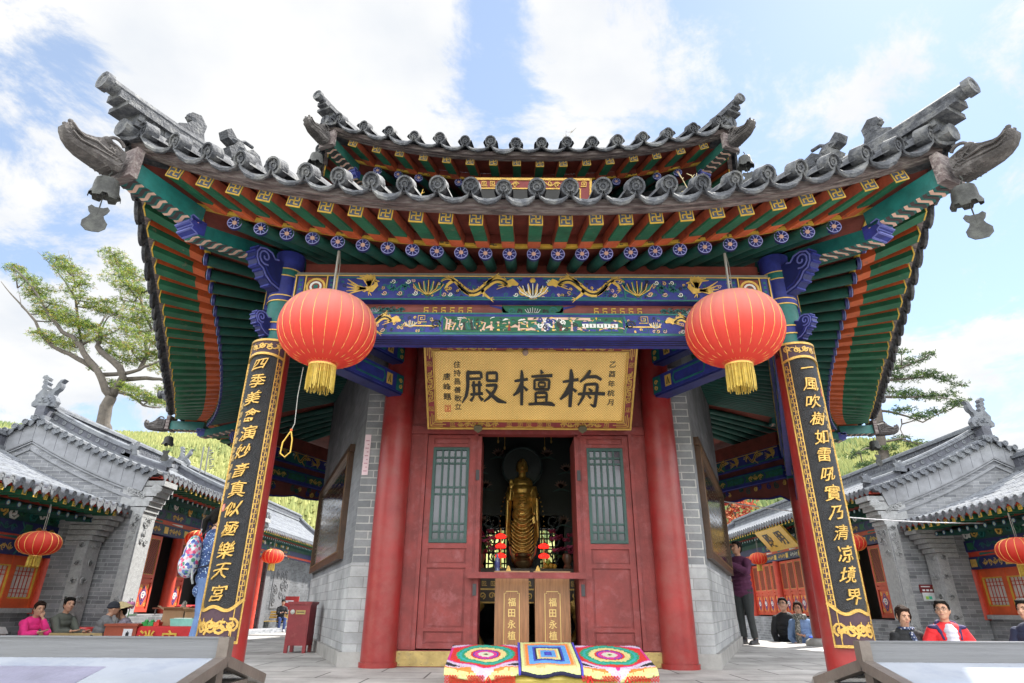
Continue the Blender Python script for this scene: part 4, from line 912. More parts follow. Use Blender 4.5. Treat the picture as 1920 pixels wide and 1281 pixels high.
# brush-written characters as strokes on a unit square: points (x, y, width)
DIAN = [[(.12, .90, .06), (.20, .87, .07), (.44, .88, .06), (.45, .74, .05)], [(.13, .72, .05), (.44, .73, .05)], [(.14, .88, .07), (.14, .55, .065), (.10, .30, .06), (.0, .12, .02)], [(.22, .56, .05), (.46, .58, .05)], [(.27, .66, .06), (.28, .34, .05)], [(.40, .67, .06), (.40, .34, .05)], [(.19, .33, .05), (.48, .36, .055)], [(.28, .30, .03), (.20, .17, .06)], [(.38, .30, .03), (.47, .19, .065)],
        [(.58, .88, .05), (.58, .68, .05)], [(.57, .87, .055), (.80, .88, .055), (.80, .70, .05)], [(.57, .68, .05), (.82, .68, .05)], [(.55, .56, .05), (.80, .58, .06), (.74, .42, .06), (.62, .26, .055), (.50, .16, .02)], [(.55, .47, .03), (.68, .32, .06), (.84, .18, .085), (1.02, .13, .02)]]
TAN = [[(.02, .68, .05), (.34, .73, .055)], [(.19, .96, .04), (.20, .80, .075), (.20, .05, .06)], [(.20, .68, .05), (.12, .42, .085), (.0, .30, .03)], [(.22, .56, .03), (.33, .44, .06)], [(.64, .97, .03), (.68, .88, .08)], [(.42, .80, .05), (.92, .83, .065)], [(.50, .72, .05), (.50, .47, .05)], [(.50, .72, .05), (.85, .73, .055), (.84, .48, .05)], [(.50, .47, .05), (.85, .47, .05)], [(.60, .65, .035), (.60, .54, .035)], [(.60, .65, .035), (.75, .65, .04), (.75, .54, .035), (.60, .54, .035)],
       [(.53, .38, .05), (.54, .13, .05)], [(.53, .38, .05), (.80, .39, .055), (.79, .14, .05)], [(.55, .26, .04), (.78, .27, .04)], [(.36, .08, .045), (.60, .10, .055), (.90, .10, .085), (1.0, .05, .03)]]
ZHAN = [[(.04, .66, .05), (.40, .72, .06)], [(.22, .97, .04), (.24, .80, .09), (.23, .03, .065)], [(.23, .66, .05), (.14, .38, .10), (.0, .22, .04)], [(.25, .52, .03), (.36, .42, .06)], [(.66, .95, .05), (.58, .80, .075), (.44, .66, .03)], [(.54, .78, .05), (.80, .80, .065), (.92, .72, .05)], [(.56, .60, .05), (.53, .30, .06), (.42, .08, .03)], [(.56, .60, .05), (.84, .62, .06), (.82, .25, .06), (.80, .04, .06), (.70, .10, .02)], [(.64, .50, .03), (.72, .43, .055)], [(.63, .33, .03), (.70, .26, .05)], [(.40, .36, .05), (.70, .38, .055), (1.02, .37, .065)]]
def brush(m, strokes, s, fr, x0, y0, h):
    for k, st in enumerate(strokes):
        n = len(st); pts = []; ws = []
        for i in range(n-1):
            for q in range(5):
                f = q/5; pts.append((x0+(st[i][0]*(1-f)+st[i+1][0]*f-.5)*s, y0+(st[i][1]*(1-f)+st[i+1][1]*f-.5)*s)); ws.append((st[i][2]*(1-f)+st[i+1][2]*f)*s*1.18)
        pts.append((x0+(st[-1][0]-.5)*s, y0+(st[-1][1]-.5)*s)); ws.append(st[-1][2]*s*1.18)
        sm = [pts[0]]+[((a[0]+2*b[0]+c[0])/4, (a[1]+2*b[1]+c[1])/4) for a, b, c in zip(pts, pts[1:], pts[2:])]+[pts[-1]]
        ws[0] *= .75; m.ribbon(sm, ws, fr, h+.0006*k, 0)
def plaque():
    t = thing('name_plaque', 'large gold woven-ground plaque with black characters and dark red key-fret border over the doorway', 'plaque', (0, 6.9, 2.5), world=True)
    v = V((0, -.74, .78)).normalized(); u = V((1, 0, 0)); w = u.cross(v); o = V((.01, 6.58, 2.89)); fr = (o, u, v, w); Wd, Hd = 2.385, 1.075; bd = .105
    bx = lambda m, a0, a1, b0, b1, h0, h1, mi: m.box(o+u*((a0+a1)/2)+v*((b0+b1)/2)+w*((h0+h1)/2), (a1-a0, b1-b0, h1-h0), mi, (u, v, w))
    m = MB(); bx(m, -Wd/2+bd-.01, Wd/2-bd+.01, -Hd/2+bd-.01, Hd/2-bd+.01, -.05, .0, 0); m.build('field', woven(), t)
    m = MB(); X, Y = Wd/2, Hd/2
    for a0, a1, b0, b1 in ((-X, X, Y-bd, Y), (-X, X, -Y, -Y+bd), (-X, -X+bd, -Y+bd, Y-bd), (X-bd, X, -Y+bd, Y-bd)): bx(m, a0, a1, b0, b1, -.06, .012, 0)
    for k, (e, wd_, h) in enumerate(((0.0, .022, .030), (bd-.012, .016, .024))):
        for a0, a1, b0, b1 in ((-X+e, X-e, Y-e-wd_, Y-e), (-X+e, X-e, -Y+e, -Y+e+wd_), (-X+e, -X+e+wd_, -Y+e+wd_, Y-e-wd_), (X-e-wd_, X-e, -Y+e+wd_, Y-e-wd_)): bx(m, a0, a1, b0, b1, -.065, h, 1)
    c = bd/2+.005; s_ = .030
    for sy in (-1, 1):
        y = sy*(Y-c)
        for sx_ in (-1, 1):
            fr2 = fr
            m.ribbon([(sx_*(X-c+.0)-sx_*.0, y-sy*.14), (sx_*(X-c), y), (sx_*(X-c-.16), y)], .011, fr, .006, 1, .012)
            m.ribbon([(sx_*(X-c+.022), y-sy*.10), (sx_*(X-c+.022), y+sy*.022), (sx_*(X-c-.12), y+sy*.022)], .010, fr, .006, 1, .012); m.ribbon([(sx_*(X-c-.022), y-sy*.12), (sx_*(X-c-.022), y-sy*.022), (sx_*(X-c-.12), y-sy*.022)], .010, fr, .006, 1, .012)
            m.ribbon([(sx_*(X-c+.022), y+sy*.022), (sx_*(X-c-.022), y-sy*.022)], .010, fr, .006, 1, .012)
            fret(m, sx_*(X-c-.24), y, s_, fr, 1, .018, sx_, .26); fret(m, sx_*(X-c), y-sy*.20, s_, fr, 1, .018, sx_, .26)
            vine(m, sx_*.36, sx_*.84, y, .050, fr, 1, .018)
            for q in range(8): x = sx_*(.40+.055*q); m.ribbon([(x, y-.02), (x+.03*(-1)**q, y+.03)], [.010, .003], fr, .019, 1)
        for q in range(-2, 3): fret(m, q*.115, y, s_, fr, 1, .018, 1 if q % 2 else -1, .26)
        m.ribbon([(-.28, y-s_), (.28, y-s_)], .008, fr, .018, 1)
    for sx_ in (-1, 1):
        for q in range(-2, 3): m.ribbon(spiral(sx_*(X-c), q*.075, .040, .006, pi/2*(q % 2), 1.35*(1 if q % 2 else -1), 12), .012, fr, .018, 1)
        m.ribbon([(sx_*(X-c)+.02*sin(y*40), y) for y in np.linspace(-.2, .2, 24)], .012, fr, .018, 1)
    m.build('border', [mat('plaque_red', (.19, .022, .026), .5, .25), GOLDL], t)
    P = flatP(fr); INK = mat('black_lettering', (.02, .021, .02), .35, .2, 10, .2)
    m = MB()
    for strokes, x, s in ((DIAN, -.53, .50), (TAN, .05, .48), (ZHAN, .60, .50)): brush(m, strokes, s, fr, x, -.015, .014)
    m.build('black_characters', INK, t)
    m = MB()
    for i, ch in enumerate('乙酉年桃月'): engrave(m, ch, .085, P, .93, .28-i*.118, .006, 0, bold=.004, warp=.02, seed=i)
    m.build('small_inscription', INK, t); m = MB()
    for i, ch in enumerate('住持昌善敬立'): engrave(m, ch, .085, P, -.83, .27-i*.105, .006, 0, bold=.004, warp=.02, seed=i)
    m.build('small_inscription', INK, t); m = MB()
    for i, ch in enumerate('唐峰題'): engrave(m, ch, .09, P, -.95, .12-i*.125, .006, 0, bold=.004, warp=.03, seed=i)
    m.build('small_inscription', INK, t)
    m = MB(); fr3 = (o+u*-.95+v*-.28, u, v, w)
    for pts in ([(-.03, -.04), (.03, -.04), (.03, .04), (-.03, .04), (-.03, -.04)], [(-.02, .02), (.02, .02), (.0, -.02)], [(-.02, -.02), (.02, -.025)], [(0, .03), (0, -.03)]): m.ribbon(pts, .007, fr3, .004)
    m.build('red_seal', mat('seal_ink', (.5, .05, .03), .6), t)
    m = MB()
    for x in (-.60, .62):
        o2 = o+u*x+v*(-Y+.02)+w*.03; m.prism([(0, -.055), (.045, -.02), (.052, .015), (.028, .04), (-.028, .04), (-.052, .015), (-.045, -.02)], (o2, u, v, w), .02)
    m.build('bracket_hook', mat('old_bronze', (.11, .10, .06), .5, metal=.4), t)
    m = MB(); m.ell(o+u*-.06+v*(Y-.10)+w*.05, (.035, .035, .04), 10); m.build('plaster_patch', mat('patch_pink', (.42, .30, .24), .8), t)
plaque()
t = thing('upper_plaque', 'red and gold fretted plaque half hidden under the upper eave', 'plaque', (0, 7.3, 6.0), world=True)
fr = (V((0.02, 6.60, 5.36)), V((1, 0, 0)), V((0, -.35, .94)), V((0, -.94, -.35))); o_, u_, v_, w_ = fr
m = MB()
m.box(o_, (1.62, .8, .06), 0, (u_, v_, w_)); m.box(o_+w_*.032, (1.3, .5, .01), 2, (u_, v_, w_))
for a, b, c_, d_ in ((0, .385, 1.62, .03), (0, -.385, 1.62, .03), (.795, 0, .03, .8), (-.795, 0, .03, .8), (0, .26, 1.32, .016), (.66, 0, .016, .52), (-.66, 0, .016, .52)): m.box(o_+u_*a+v_*b+w_*.03, (c_, d_, .03), 1, (u_, v_, w_))
for sg in (-1, 1):
    vine(m, sg*.14, sg*.40, .32, .055, fr, 1, .045)
    for q in range(3): fret(m, sg*(.48+.11*q), .32, .036, fr, 1, .045, sg, .34)
m.build('plaque_board', [mat('plaque_red', (.2, .02, .02)), GOLDL, BLACK], t)
# ---------------------------------------------------------------- lanterns
def lantern_mat(name, cb, ct, zl, zh):
    m = bpy.data.materials.new(name); m.use_nodes = True; t = m.node_tree; b = t.nodes['Principled BSDF']; b.inputs['Roughness'].default_value = .62; b.inputs['Specular IOR Level'].default_value = .25
    tc_ = t.nodes.new('ShaderNodeTexCoord'); sx_ = t.nodes.new('ShaderNodeSeparateXYZ'); t.links.new(tc_.outputs['Object'], sx_.inputs[0])
    nz = t.nodes.new('ShaderNodeTexNoise'); nz.inputs['Scale'].default_value = 4; nz.inputs['Detail'].default_value = 5; t.links.new(tc_.outputs['Object'], nz.inputs['Vector'])
    ad = t.nodes.new('ShaderNodeMath'); ad.operation = 'MULTIPLY_ADD'; t.links.new(nz.outputs[0], ad.inputs[0]); ad.inputs[1].default_value = .16*(zh-zl); t.links.new(sx_.outputs[2], ad.inputs[2])
    mr = t.nodes.new('ShaderNodeMapRange'); mr.interpolation_type = 'SMOOTHSTEP'; mr.inputs[1].default_value = zl; mr.inputs[2].default_value = zh; t.links.new(ad.outputs[0], mr.inputs[0])
    mx_ = t.nodes.new('ShaderNodeMix'); mx_.data_type = 'RGBA'; t.links.new(mr.outputs[0], mx_.inputs[0]); mx_.inputs[6].default_value = cb+(1,); mx_.inputs[7].default_value = ct+(1,)
    t.links.new(mx_.outputs[2], b.inputs['Base Color'])
    tr = t.nodes.new('ShaderNodeBsdfTranslucent'); t.links.new(mx_.outputs[2], tr.inputs[0]); ms = t.nodes.new('ShaderNodeMixShader'); ms.inputs[0].default_value = .5
    wv = t.nodes.new('ShaderNodeTexNoise'); wv.inputs['Scale'].default_value = 160; t.links.new(tc_.outputs['Object'], wv.inputs['Vector']); bp = t.nodes.new('ShaderNodeBump'); bp.inputs['Strength'].default_value = .12; bp.inputs['Distance'].default_value = .01; t.links.new(wv.outputs[0], bp.inputs['Height']); t.links.new(bp.outputs[0], b.inputs['Normal'])
    o = [n for n in t.nodes if n.type == 'OUTPUT_MATERIAL'][0]; t.links.new(b.outputs[0], ms.inputs[1]); t.links.new(tr.outputs[0], ms.inputs[2]); t.links.new(ms.outputs[0], o.inputs[0]); return m
LANT = lantern_mat('faded_red_silk', (.80, .095, .07), (.78, .38, .33), -.14, .32)
LANTS = lantern_mat('red_silk', (.74, .05, .035), (.70, .14, .10), -.2, .4)
FRINGE = mat('yellow_fringe', (.50, .36, .06), .6, .25, 30, .1)
GLINE = mat('gold_thread', (.78, .52, .13), .4, .1, 8, 0, metal=.2)
def lantern(loc, Rx, Hh, label, group, rod=0.0, big=True, silk=None, fringe=.215, tilt=0.0, gores=24):
    t = thing('red_lantern', label, 'lantern', loc, group=group); silk = silk or (LANT if big else LANTS); n = gores; k = n*4
    t.rotation_euler.x = tilt; t.rotation_euler.y = tilt*.4
    m = MB(); prof = []
    for i in range(21):
        ph = -1.42+2.84*i/20; r = Rx*(abs(cos(ph))**.70); z = Hh*.5*sin(ph)/sin(1.42); prof.append((r, z))
    rows = []
    for r, z in prof: rows.append([((r*(1-.018*(1-abs(sin(n*a/2))**.6)))*cos(a), (r*(1-.018*(1-abs(sin(n*a/2))**.6)))*sin(a), z) for a in np.linspace(0, 2*pi, k+1)])
    m.grid(rows); m.build('shade', silk, t, smooth='all')
    m = MB()
    for q in range(n):
        a = 2*pi*q/n; m.tube([((r*.984+.002)*cos(a), (r*.984+.002)*sin(a), z) for r, z in prof[::2]], Rx*.0045 if big else Rx*.012, 4, 0, cap=False)
    m.build("gold_rib", GLINE, t)
    rt_, zt = prof[-1]; rb_, zb = prof[0]
    m = MB(); m.lathe([(rb_*1.02, zb+.02*Hh), (rb_*1.03, zb-.05*Hh), (rb_*.96, zb-.05*Hh), (rb_*.95, zb)], 32, 0); m.lathe([(rb_*1.045, zb-.03*Hh), (rb_*1.05, zb-.055*Hh), (rb_*1.0, zb-.055*Hh)], 32, 1); m.build('mouth_ring', [mat('lantern_ring_red', (.5, .05, .02), .4), GLINE], t, smooth=True)
    m = MB(); m.lathe([(rt_*1.02, zt-.02*Hh), (rt_*1.02, zt+.03*Hh), (rt_*.2, zt+.04*Hh)], 32, 0)
    if rod: m.tube([(0, 0, zt), (0, 0, rod)], .012 if big else .006, 6, 1); m.tube([(.03, 0, zt), (.028, 0, rod*.7+zt*.3), (.01, 0, rod)], .0035, 4, 1)
    m.build('hanger', [silk, mat('grey_rod', (.28, .27, .25), .5, metal=.4)], t)
    m = MB(); ns = 110 if big else 26
    for q in range(ns):
        a = 2*pi*q/ns+random.uniform(-.03, .03); ln = fringe*random.uniform(.86, 1.06); sw = random.uniform(-.03, .03)*fringe*3; r0 = rb_*1.0; bend = random.uniform(.94, 1.06)
        m.tube([(r0*cos(a), r0*sin(a), zb-.05*Hh), (r0*bend*cos(a+sw*.4), r0*bend*sin(a+sw*.4), zb-.05*Hh-ln*.5), (r0*bend*cos(a+sw), r0*bend*sin(a+sw), zb-.05*Hh-ln)], [.0035, .004, .003] if big else Rx*.03, 3, 0, cap=False)
    if big:
        for q in range(14): a = random.uniform(0, 6.3); rr = rb_*random.uniform(.1, .7); m.tube([(rb_*cos(a), rb_*sin(a), zb-.05*Hh), (rr*cos(a+.5), rr*sin(a+.5), zb-.1*Hh-fringe*random.uniform(.1, .4)), (rb_*cos(a+1.2), rb_*sin(a+1.2), zb-.05*Hh)], .003, 3, 0, cap=False)
    m.build('fringe', FRINGE, t); return t
GL = 'big lanterns under the front eave'
lantern((-1.835, 4.9, 2.82), .425, .635, 'big faded red lantern with yellow fringe beside the 四季 couplet column', GL, rod=.80, tilt=.03)
lantern((1.775, 4.9, 2.85), .425, .635, 'big faded red lantern with yellow fringe beside the 一風 couplet column', GL, rod=.77, tilt=.03)
m = MB(); m.tube([(-2.0, 4.9, 2.46), (-2.01, 4.9, 2.20), (-2.0, 4.9, 1.96), (-2.02, 4.9, 1.90)], .0035, 5, 1)
m.tube([(-2.02, 4.9, 1.90), (-2.075, 4.9, 1.80), (-2.08, 4.9, 1.71), (-2.04, 4.9, 1.68), (-2.0, 4.9, 1.72), (-2.0, 4.9, 1.82), (-2.02, 4.9, 1.90)], .006, 5, 0); m.ell((-2.02, 4.9, 1.905), .012, 6, 2)
tag(m.build('pull_cord', [YELL, mat('grey_cord', (.3, .3, .28), .7), ORANGE]), 'thin yellow pull cord with a loop hanging below a big lantern', 'cord')
# ---------------------------------------------------------------- wind bells at the eave corners
BRZ = mat('weathered_bronze', (.032, .034, .033), .65, .4, 9, .3, metal=.1, c2=(.06, .064, .058), thr=.55)
def wind_bell(loc, s, label, rz, plate=True, tiltb=0.0):
    t = thing('wind_bell', label, 'wind bell', loc, rz, group='wind bells at the eave corners')
    m = MB(); n = 30; prof = [(.02, .0), (.075, -.008), (.105, -.03), (.118, -.08), (.125, -.16), (.150, -.21)]
    rows = [[(r*s*cos(a), r*s*sin(a), z*s) for a in np.linspace(0, 2*pi, n*2+1)] for r, z in prof]
    rows.append([(.152*s*cos(a), .152*s*sin(a), s*(-.215-.035*(1 if sin(a*6) > -.3 else 0))) for a in np.linspace(0, 2*pi, n*2+1)]); m.grid(rows)
    rows = [[(r*s*.93*cos(a), r*s*.93*sin(a), z*s-.004) for a in np.linspace(0, 2*pi, n*2+1)] for r, z in prof[1:]]; m.grid(rows)
    m.tube([(0, 0, .10*s), (.02*s, 0, .06*s), (0, 0, .03*s), (0, 0, 0)], .009*s, 6); o = m.build('bell_cup', BRZ, t, smooth='all'); o.rotation_euler.x = tiltb
    m = MB(); m.tube([(0, 0, -.02*s), (.005*s, 0, -.18*s), (.01*s, 0, -.41*s)], .006*s, 5)
    for a in (0, pi/2): m.tube([(.05*s*cos(a), .05*s*sin(a), -.20*s), (-.05*s*cos(a), -.05*s*sin(a), -.20*s)], .012*s, 6)
    m.ell((0, 0, -.20*s), .03*s, 8); m.build('clapper', BRZ, t)
    if plate:
        half = [(x*1.0, (z+.30)*1.05-.40) for x, z in [(.0, -.30), (.035, -.30), (.075, -.28), (.10, -.31), (.085, -.355), (.06, -.385), (.075, -.42), (.115, -.47), (.11, -.53), (.06, -.575), (0, -.58)]]
        poly = [(x*s, z*s) for x, z in half]+[(-x*s, z*s) for x, z in half[-2:0:-1]]
        m = MB(); m.prism(poly, frame((.01*s, -.006*s, 0), (1, 0, 0), (0, 0, 1)), .010*s); m.tube([(.01*s, -.012*s, -.31*s), (.01*s, -.012*s, -.55*s)], .006*s, 4); m.build('wind_plate', BRZ, t)
    return t
for x, y, z, s, lb, rz, tb in ((-3.43, 3.93, 3.70, .74, 'grey bronze wind bell with leaf plate at the left front corner of the lower roof', .35, .25), (3.38, 3.93, 3.68, .74, 'grey bronze wind bell with leaf plate at the right front corner of the lower roof', -.5, .3),
                        (-7.0, 11.85, 3.66, .72, 'small dark wind bell at the far left lower corner, hanging over the gable hall', 0, 0), (7.0, 11.85, 3.66, .72, 'small dark wind bell at the far right corner of the lower roof, before the pine', .3, 0),
                        (-2.66, 6.05, 5.78, .66, 'pale wind bell at the left corner of the upper roof', .3, .1), (2.70, 6.05, 5.78, .66, 'pale wind bell at the right corner of the upper roof', -.3, .1)):
    wind_bell((x, y, z), s, lb, rz, True, tb)
# ---------------------------------------------------------------- inscribed boards on the side walls
def stele(sg, s0, s1, label):
    a = V((sg*WA[0], WA[1], 0)); b = V((sg*WB[0], WB[1], 0)); d = (b-a).normalized(); n = V((d.y*sg, -d.x*sg, 0)); Z = V((0, 0, 1))
    o = a+d*((s0+s1)/2)+Z*1.83+n*.02; Wd = s1-s0; Hd = 1.34; u = d*sg
    t = thing('inscribed_board', label, 'inscribed board', tuple(a+d*((s0+s1)/2)+Z*1.16), group='inscribed boards on the side walls', world=True)
    m = MB(); m.box(o, (Wd, .02, Hd), 0, (u, n, Z)); m.build('black_panel', mat('black_lacquer', (.012, .011, .011), .10, .2, 5, .03, spec=.8, coat=.6), t)
    m = MB(); f = .10
    for du, dz, w_, h_ in ((0, Hd/2, Wd+2*f, f), (0, -Hd/2, Wd+2*f, f), (-Wd/2, 0, f, Hd-f), (Wd/2, 0, f, Hd-f)): m.box(o+u*du+Z*dz+n*.012, (w_, .07, h_), 0, (u, n, Z)); m.box(o+u*du*.985+Z*dz*.94+n*.03, (max(.02, w_-2*f if dz else .02), .05, max(.02, h_-0 if du else .02)), 1, (u, n, Z))
    m.build('frame', [mat('dark_walnut', (.07, .035, .018), .45, .4, 5, .1), mat('walnut_edge', (.14, .075, .03), .4)], t)
    m = MB(); fr_ = (o+n*.0102, u, Z, n)
    ncol = int(Wd/.13)
    for c_ in range(ncol):
        x = -Wd/2+.16+c_*(Wd-.3)/max(1, ncol-1); y = Hd/2-.14
        while y > -Hd/2+.12:
            for _ in range(3): q = random.uniform(-.02, .02); p2 = random.uniform(-.02, .02); m.ribbon([(x+q, y+p2), (x+q+random.uniform(-.03, .03), y+p2+random.uniform(-.03, .03))], .006, fr_, .001)
            y -= .085
    m.build('gilt_text', mat('dull_gilt', (.17, .12, .06), .5), t)
stele(-1, .95, 4.75, 'glossy black inscribed board in a walnut frame on the wall above the red donation cabinet')
stele(1, .45, 4.5, 'glossy black inscribed board in a walnut frame, touched by the man in purple')
m = MB(); a = V((-1.95, 7.15, 0)); d = V((-1.95, 4.65, 0)).normalized(); n = V((-d.y, d.x, 0)); n = V((-.92, -.387, 0))
o = V((-1.83, 7.125, 2.18)); m.bx(-1.945, -1.875, 7.118, 7.126, 1.98, 2.46, 0)
for q in range(9): m.bx(-1.93+.02*(q % 2), -1.89+.0, 7.115, 7.1185, 2.02+.045*q, 2.032+.045*q, 1)
tag(m.build('paper_notice', [mat('pink_paper', (.62, .48, .52), .8, .08), mat('pink_print', (.4, .2, .25), .8)]), 'narrow pink paper notice stuck on the brick pier', 'notice')
# ---------------------------------------------------------------- kneeling bench with crocheted mats
bt = thing('kneeling_bench', 'low padded yellow kneeling bench before the brass threshold', 'kneeling bench', (.09, 5.58, 0), world=True)
BY0, BY1 = 5.25, 5.95
def btop(y): return .125+(y-BY0)/(BY1-BY0)*.12
PAD = mat('yellow_vinyl', (.38, .30, .06), .45, .25, 6, .25, c2=(.28, .22, .07), thr=.6)
m = MB(); rows = []
for x in np.linspace(-.66, .86, 39):
    sag = .012*sin((x+.66)*9)
    rows.append([V((x, y, z)) for y, z in ((BY0-.03, .02), (BY0-.045, .07+sag*.5), (BY0-.02, .115+sag), (BY0+.06, btop(BY0+.06)+.012+sag), (BY1-.1, btop(BY1-.1)+.012), (BY1, btop(BY1)-.02), (BY1, .06))])
m.grid(rows); 
for r in (rows[0], rows[-1]): m.add(r, [tuple(range(len(r)))])
m.build('pad', PAD, bt, smooth=True)
m = MB()
for x in (-.6, .8):
    for y in (BY0+.05, BY1-.08): m.bx(x-.03, x+.03, y-.03, y+.03, 0, .10)
m.bx(-.64, .84, BY0+.02, BY1-.03, .045, .075); m.build('bench_frame', mat('bench_wood', (.16, .07, .03), .6), bt)
YARN = {k: mat('yarn_'+k, c, .95, .22, 60, .8, bsc=150) for k, c in dict(navy=(.015, .015, .05), pale=(.62, .60, .52), lime=(.62, .66, .28), magenta=(.62, .03, .25), blue=(.03, .05, .42), scarlet=(.62, .025, .02), cream=(.68, .58, .24), green=(.01, .30, .14), teal=(.03, .36, .36), pink=(.80, .22, .42), lilac=(.60, .48, .62), black=(.012, .012, .016), orange=(.78, .22, .04), sky=(.10, .32, .66), tan=(.62, .42, .18), violet=(.08, .06, .50), peach=(.75, .40, .15)).items()}
YK = list(YARN)
def mat_top(x, y, lift=.02):
    """a cloth lying on the pad and drooping over its front edge"""
    if y >= BY0-.02: return V((x, y, btop(y)+lift+.006*sin(x*23)*(1 if y < BY0+.2 else .3)))
    e = BY0-.02-y; return V((x, BY0-.035-.018*min(1, e/.03)-.01*sin(x*31), btop(BY0-.02)+lift-.008-e))
def crochet(xc, hw, y0f, y1, pick, name, label, lift, group, ny=64, nx=64):
    rows = []; mi = []; m = MB()
    vs = []; 
    for i in range(nx+1):
        u = -1+2*i/nx; yf = y0f(u)
        for j in range(ny+1): v = j/ny; vs.append(mat_top(xc+hw*u, yf+(y1-yf)*v, lift+.004*random.random()))
    fs = []; 
    for i in range(nx):
        for j in range(ny):
            k = pick(-1+2*(i+.5)/nx, (j+.5)/ny)
            if k is None: continue
            b = i*(ny+1)+j; fs.append((b, b+ny+1, b+ny+2, b+1)); mi.append(YK.index(k))
    m.add(vs, fs, mi); used = sorted(set(mi)); m.m = [used.index(q) for q in mi]
    o = m.build(name, [YARN[YK[q]] for q in used], None, smooth='all')
    tag(o, label, 'crocheted mat', group); md = o.modifiers.new('thick', 'SOLIDIFY'); md.thickness = .008; md.offset = 1; return o
def rosette(u, v):
    x = u*.30; y = (v-.60)*.66; r = sqrt(x*x+(y*.92)**2); a = atan2(y, x); wv = .010*abs(sin(a*11)) if r > .1 else 0
    for R_, k in ((.016, 'navy'), (.03, 'lime'), (.062, 'pale'), (.095, 'magenta'), (.108, 'blue'), (.125, 'scarlet'), (.165+wv, 'cream'), (.19+wv, 'green'), (.215+wv, 'teal'), (.235+wv, 'green')):
        if r < R_: return k
    hx = max(abs(x)*.92, abs(x)*.46+abs(y)*.80)
    if hx < .258: return 'scarlet'
    if hx < .272: return 'magenta'
    if hx < .315: return 'lilac'
    e = v*.66+.012*abs(sin(u*22))
    if e < .022: return None if e < .006 else 'lime'
    if e < .048: return 'cream'
    if e < .074: return 'orange'
    if e < .098: return 'lilac'
    return 'black'
def squares(u, v):
    if abs(u) > .93: return 'violet'
    r = max(abs(u)/.93, abs(v-.52)/.5)
    for R_, k in ((.08, 'violet'), (.14, 'blue'), (.26, 'sky'), (.34, 'peach'), (.42, 'lime'), (.46, 'navy'), (.54, 'blue'), (.62, 'violet' if False else 'sky'), (.72, 'sky'), (.80, 'orange'), (.88, 'tan'), (.965, 'lime')):
        if r < R_: return k
    return 'navy'
GM = 'crocheted mats on the kneeling bench'
crochet(-.40, .30, lambda u: BY0-.050-.045*(1-abs(u+.1)), BY1-.01, rosette, 'crocheted_mat', 'round-patterned crocheted mat with green ring, lying left of the square-patterned mat', .018, GM)
crochet(.62, .30, lambda u: BY0-.050-.045*(1-abs(u)), BY1-.01, rosette, 'crocheted_mat', 'round-patterned crocheted mat with green ring, lying right of the square-patterned mat', .018, GM)
crochet(.11, .245, lambda u: BY0-.075+.01*sin(u*5), BY1+.02, squares, 'crocheted_mat', 'crocheted mat of nested blue, orange and lime squares in the middle of the bench', .034, GM)
for x0, x1, dp, ties, lb in ((-.69, -.16, .10, (-.36,), 'deeper scarlet net edging with loose ties below the left round mat'), (.34, .92, .05, (.40, .68), 'narrow scarlet net edging with loose ties below the right round mat')):     # scarlet net edging under the mats
    m = MB()
    n = 26
    for q in range(n):
        xa = x0+(x1-x0)*q/n; xb = x0+(x1-x0)*(q+1)/n
        for r in range(int(dp/.02)):
            za = btop(BY0)+.0-.02*r-.02; m.tube([(xa, BY0-.062, za), ((xa+xb)/2, BY0-.065, za-.02), (xb, BY0-.062, za)], .0045, 4)
    for x in ties: m.tube([(x, BY0-.065, .10), (x+.02, BY0-.072, .05), (x+.035, BY0-.07, .0)], .007, 4); m.tube([(x, BY0-.065, .10), (x-.02, BY0-.072, .055), (x-.01, BY0-.07, .01)], .007, 4)
    tag(m.build('net_edging', YARN['scarlet']), lb, 'net edging', 'net edgings of the crocheted mats')
# ---------------------------------------------------------------- donation cabinet
t = thing('donation_cabinet', 'slim dark red metal donation cabinet with brass slot beside the brick wall', 'donation box', (-3.09, 9.25, 0))
CAB = mat('cabinet_red', (.23, .022, .03), .4, .2, 6, .08, c2=(.30, .06, .06), thr=.66)
m = MB(); m.bx(-.145, .145, -.13, .17, .09, .60); m.build('cabinet_body', CAB, t)
m = MB(); m.bx(-.165, .165, -.15, .19, .60, .635); m.bx(-.15, .15, -.135, .175, .59, .60); m.build('lid', CAB, t)
for sx_ in (-1, 1):
    for y in (-.11, .14): m = MB(); m.bx(sx_*.145, sx_*.10, y-.02, y+.02, 0, .09); m.build('leg', CAB, t)
m = MB(); m.bx(-.045, .085, -.136, -.131, .475, .525, 0); m.bx(-.03, .07, -.139, -.136, .497, .507, 1); m.build('brass_slot', [BRASS, BLACK], t)
m = MB(); m.lathe([(.03, -.004), (.03, .006), (.0, .008)], 12, 0, (-.09, -.133, .505), (V((1, 0, 0)), V((0, 0, 1)), V((0, -1, 0)))); m.build('lock', mat('steel', (.4, .4, .4), .3, metal=.9), t)
m = MB(); m.bx(-.125, .125, -.1335, -.1305, .12, .33, 0); m.bx(-.125, .125, -.1335, -.1305, .345, .44, 0); m.build('front_panel', CAB, t)
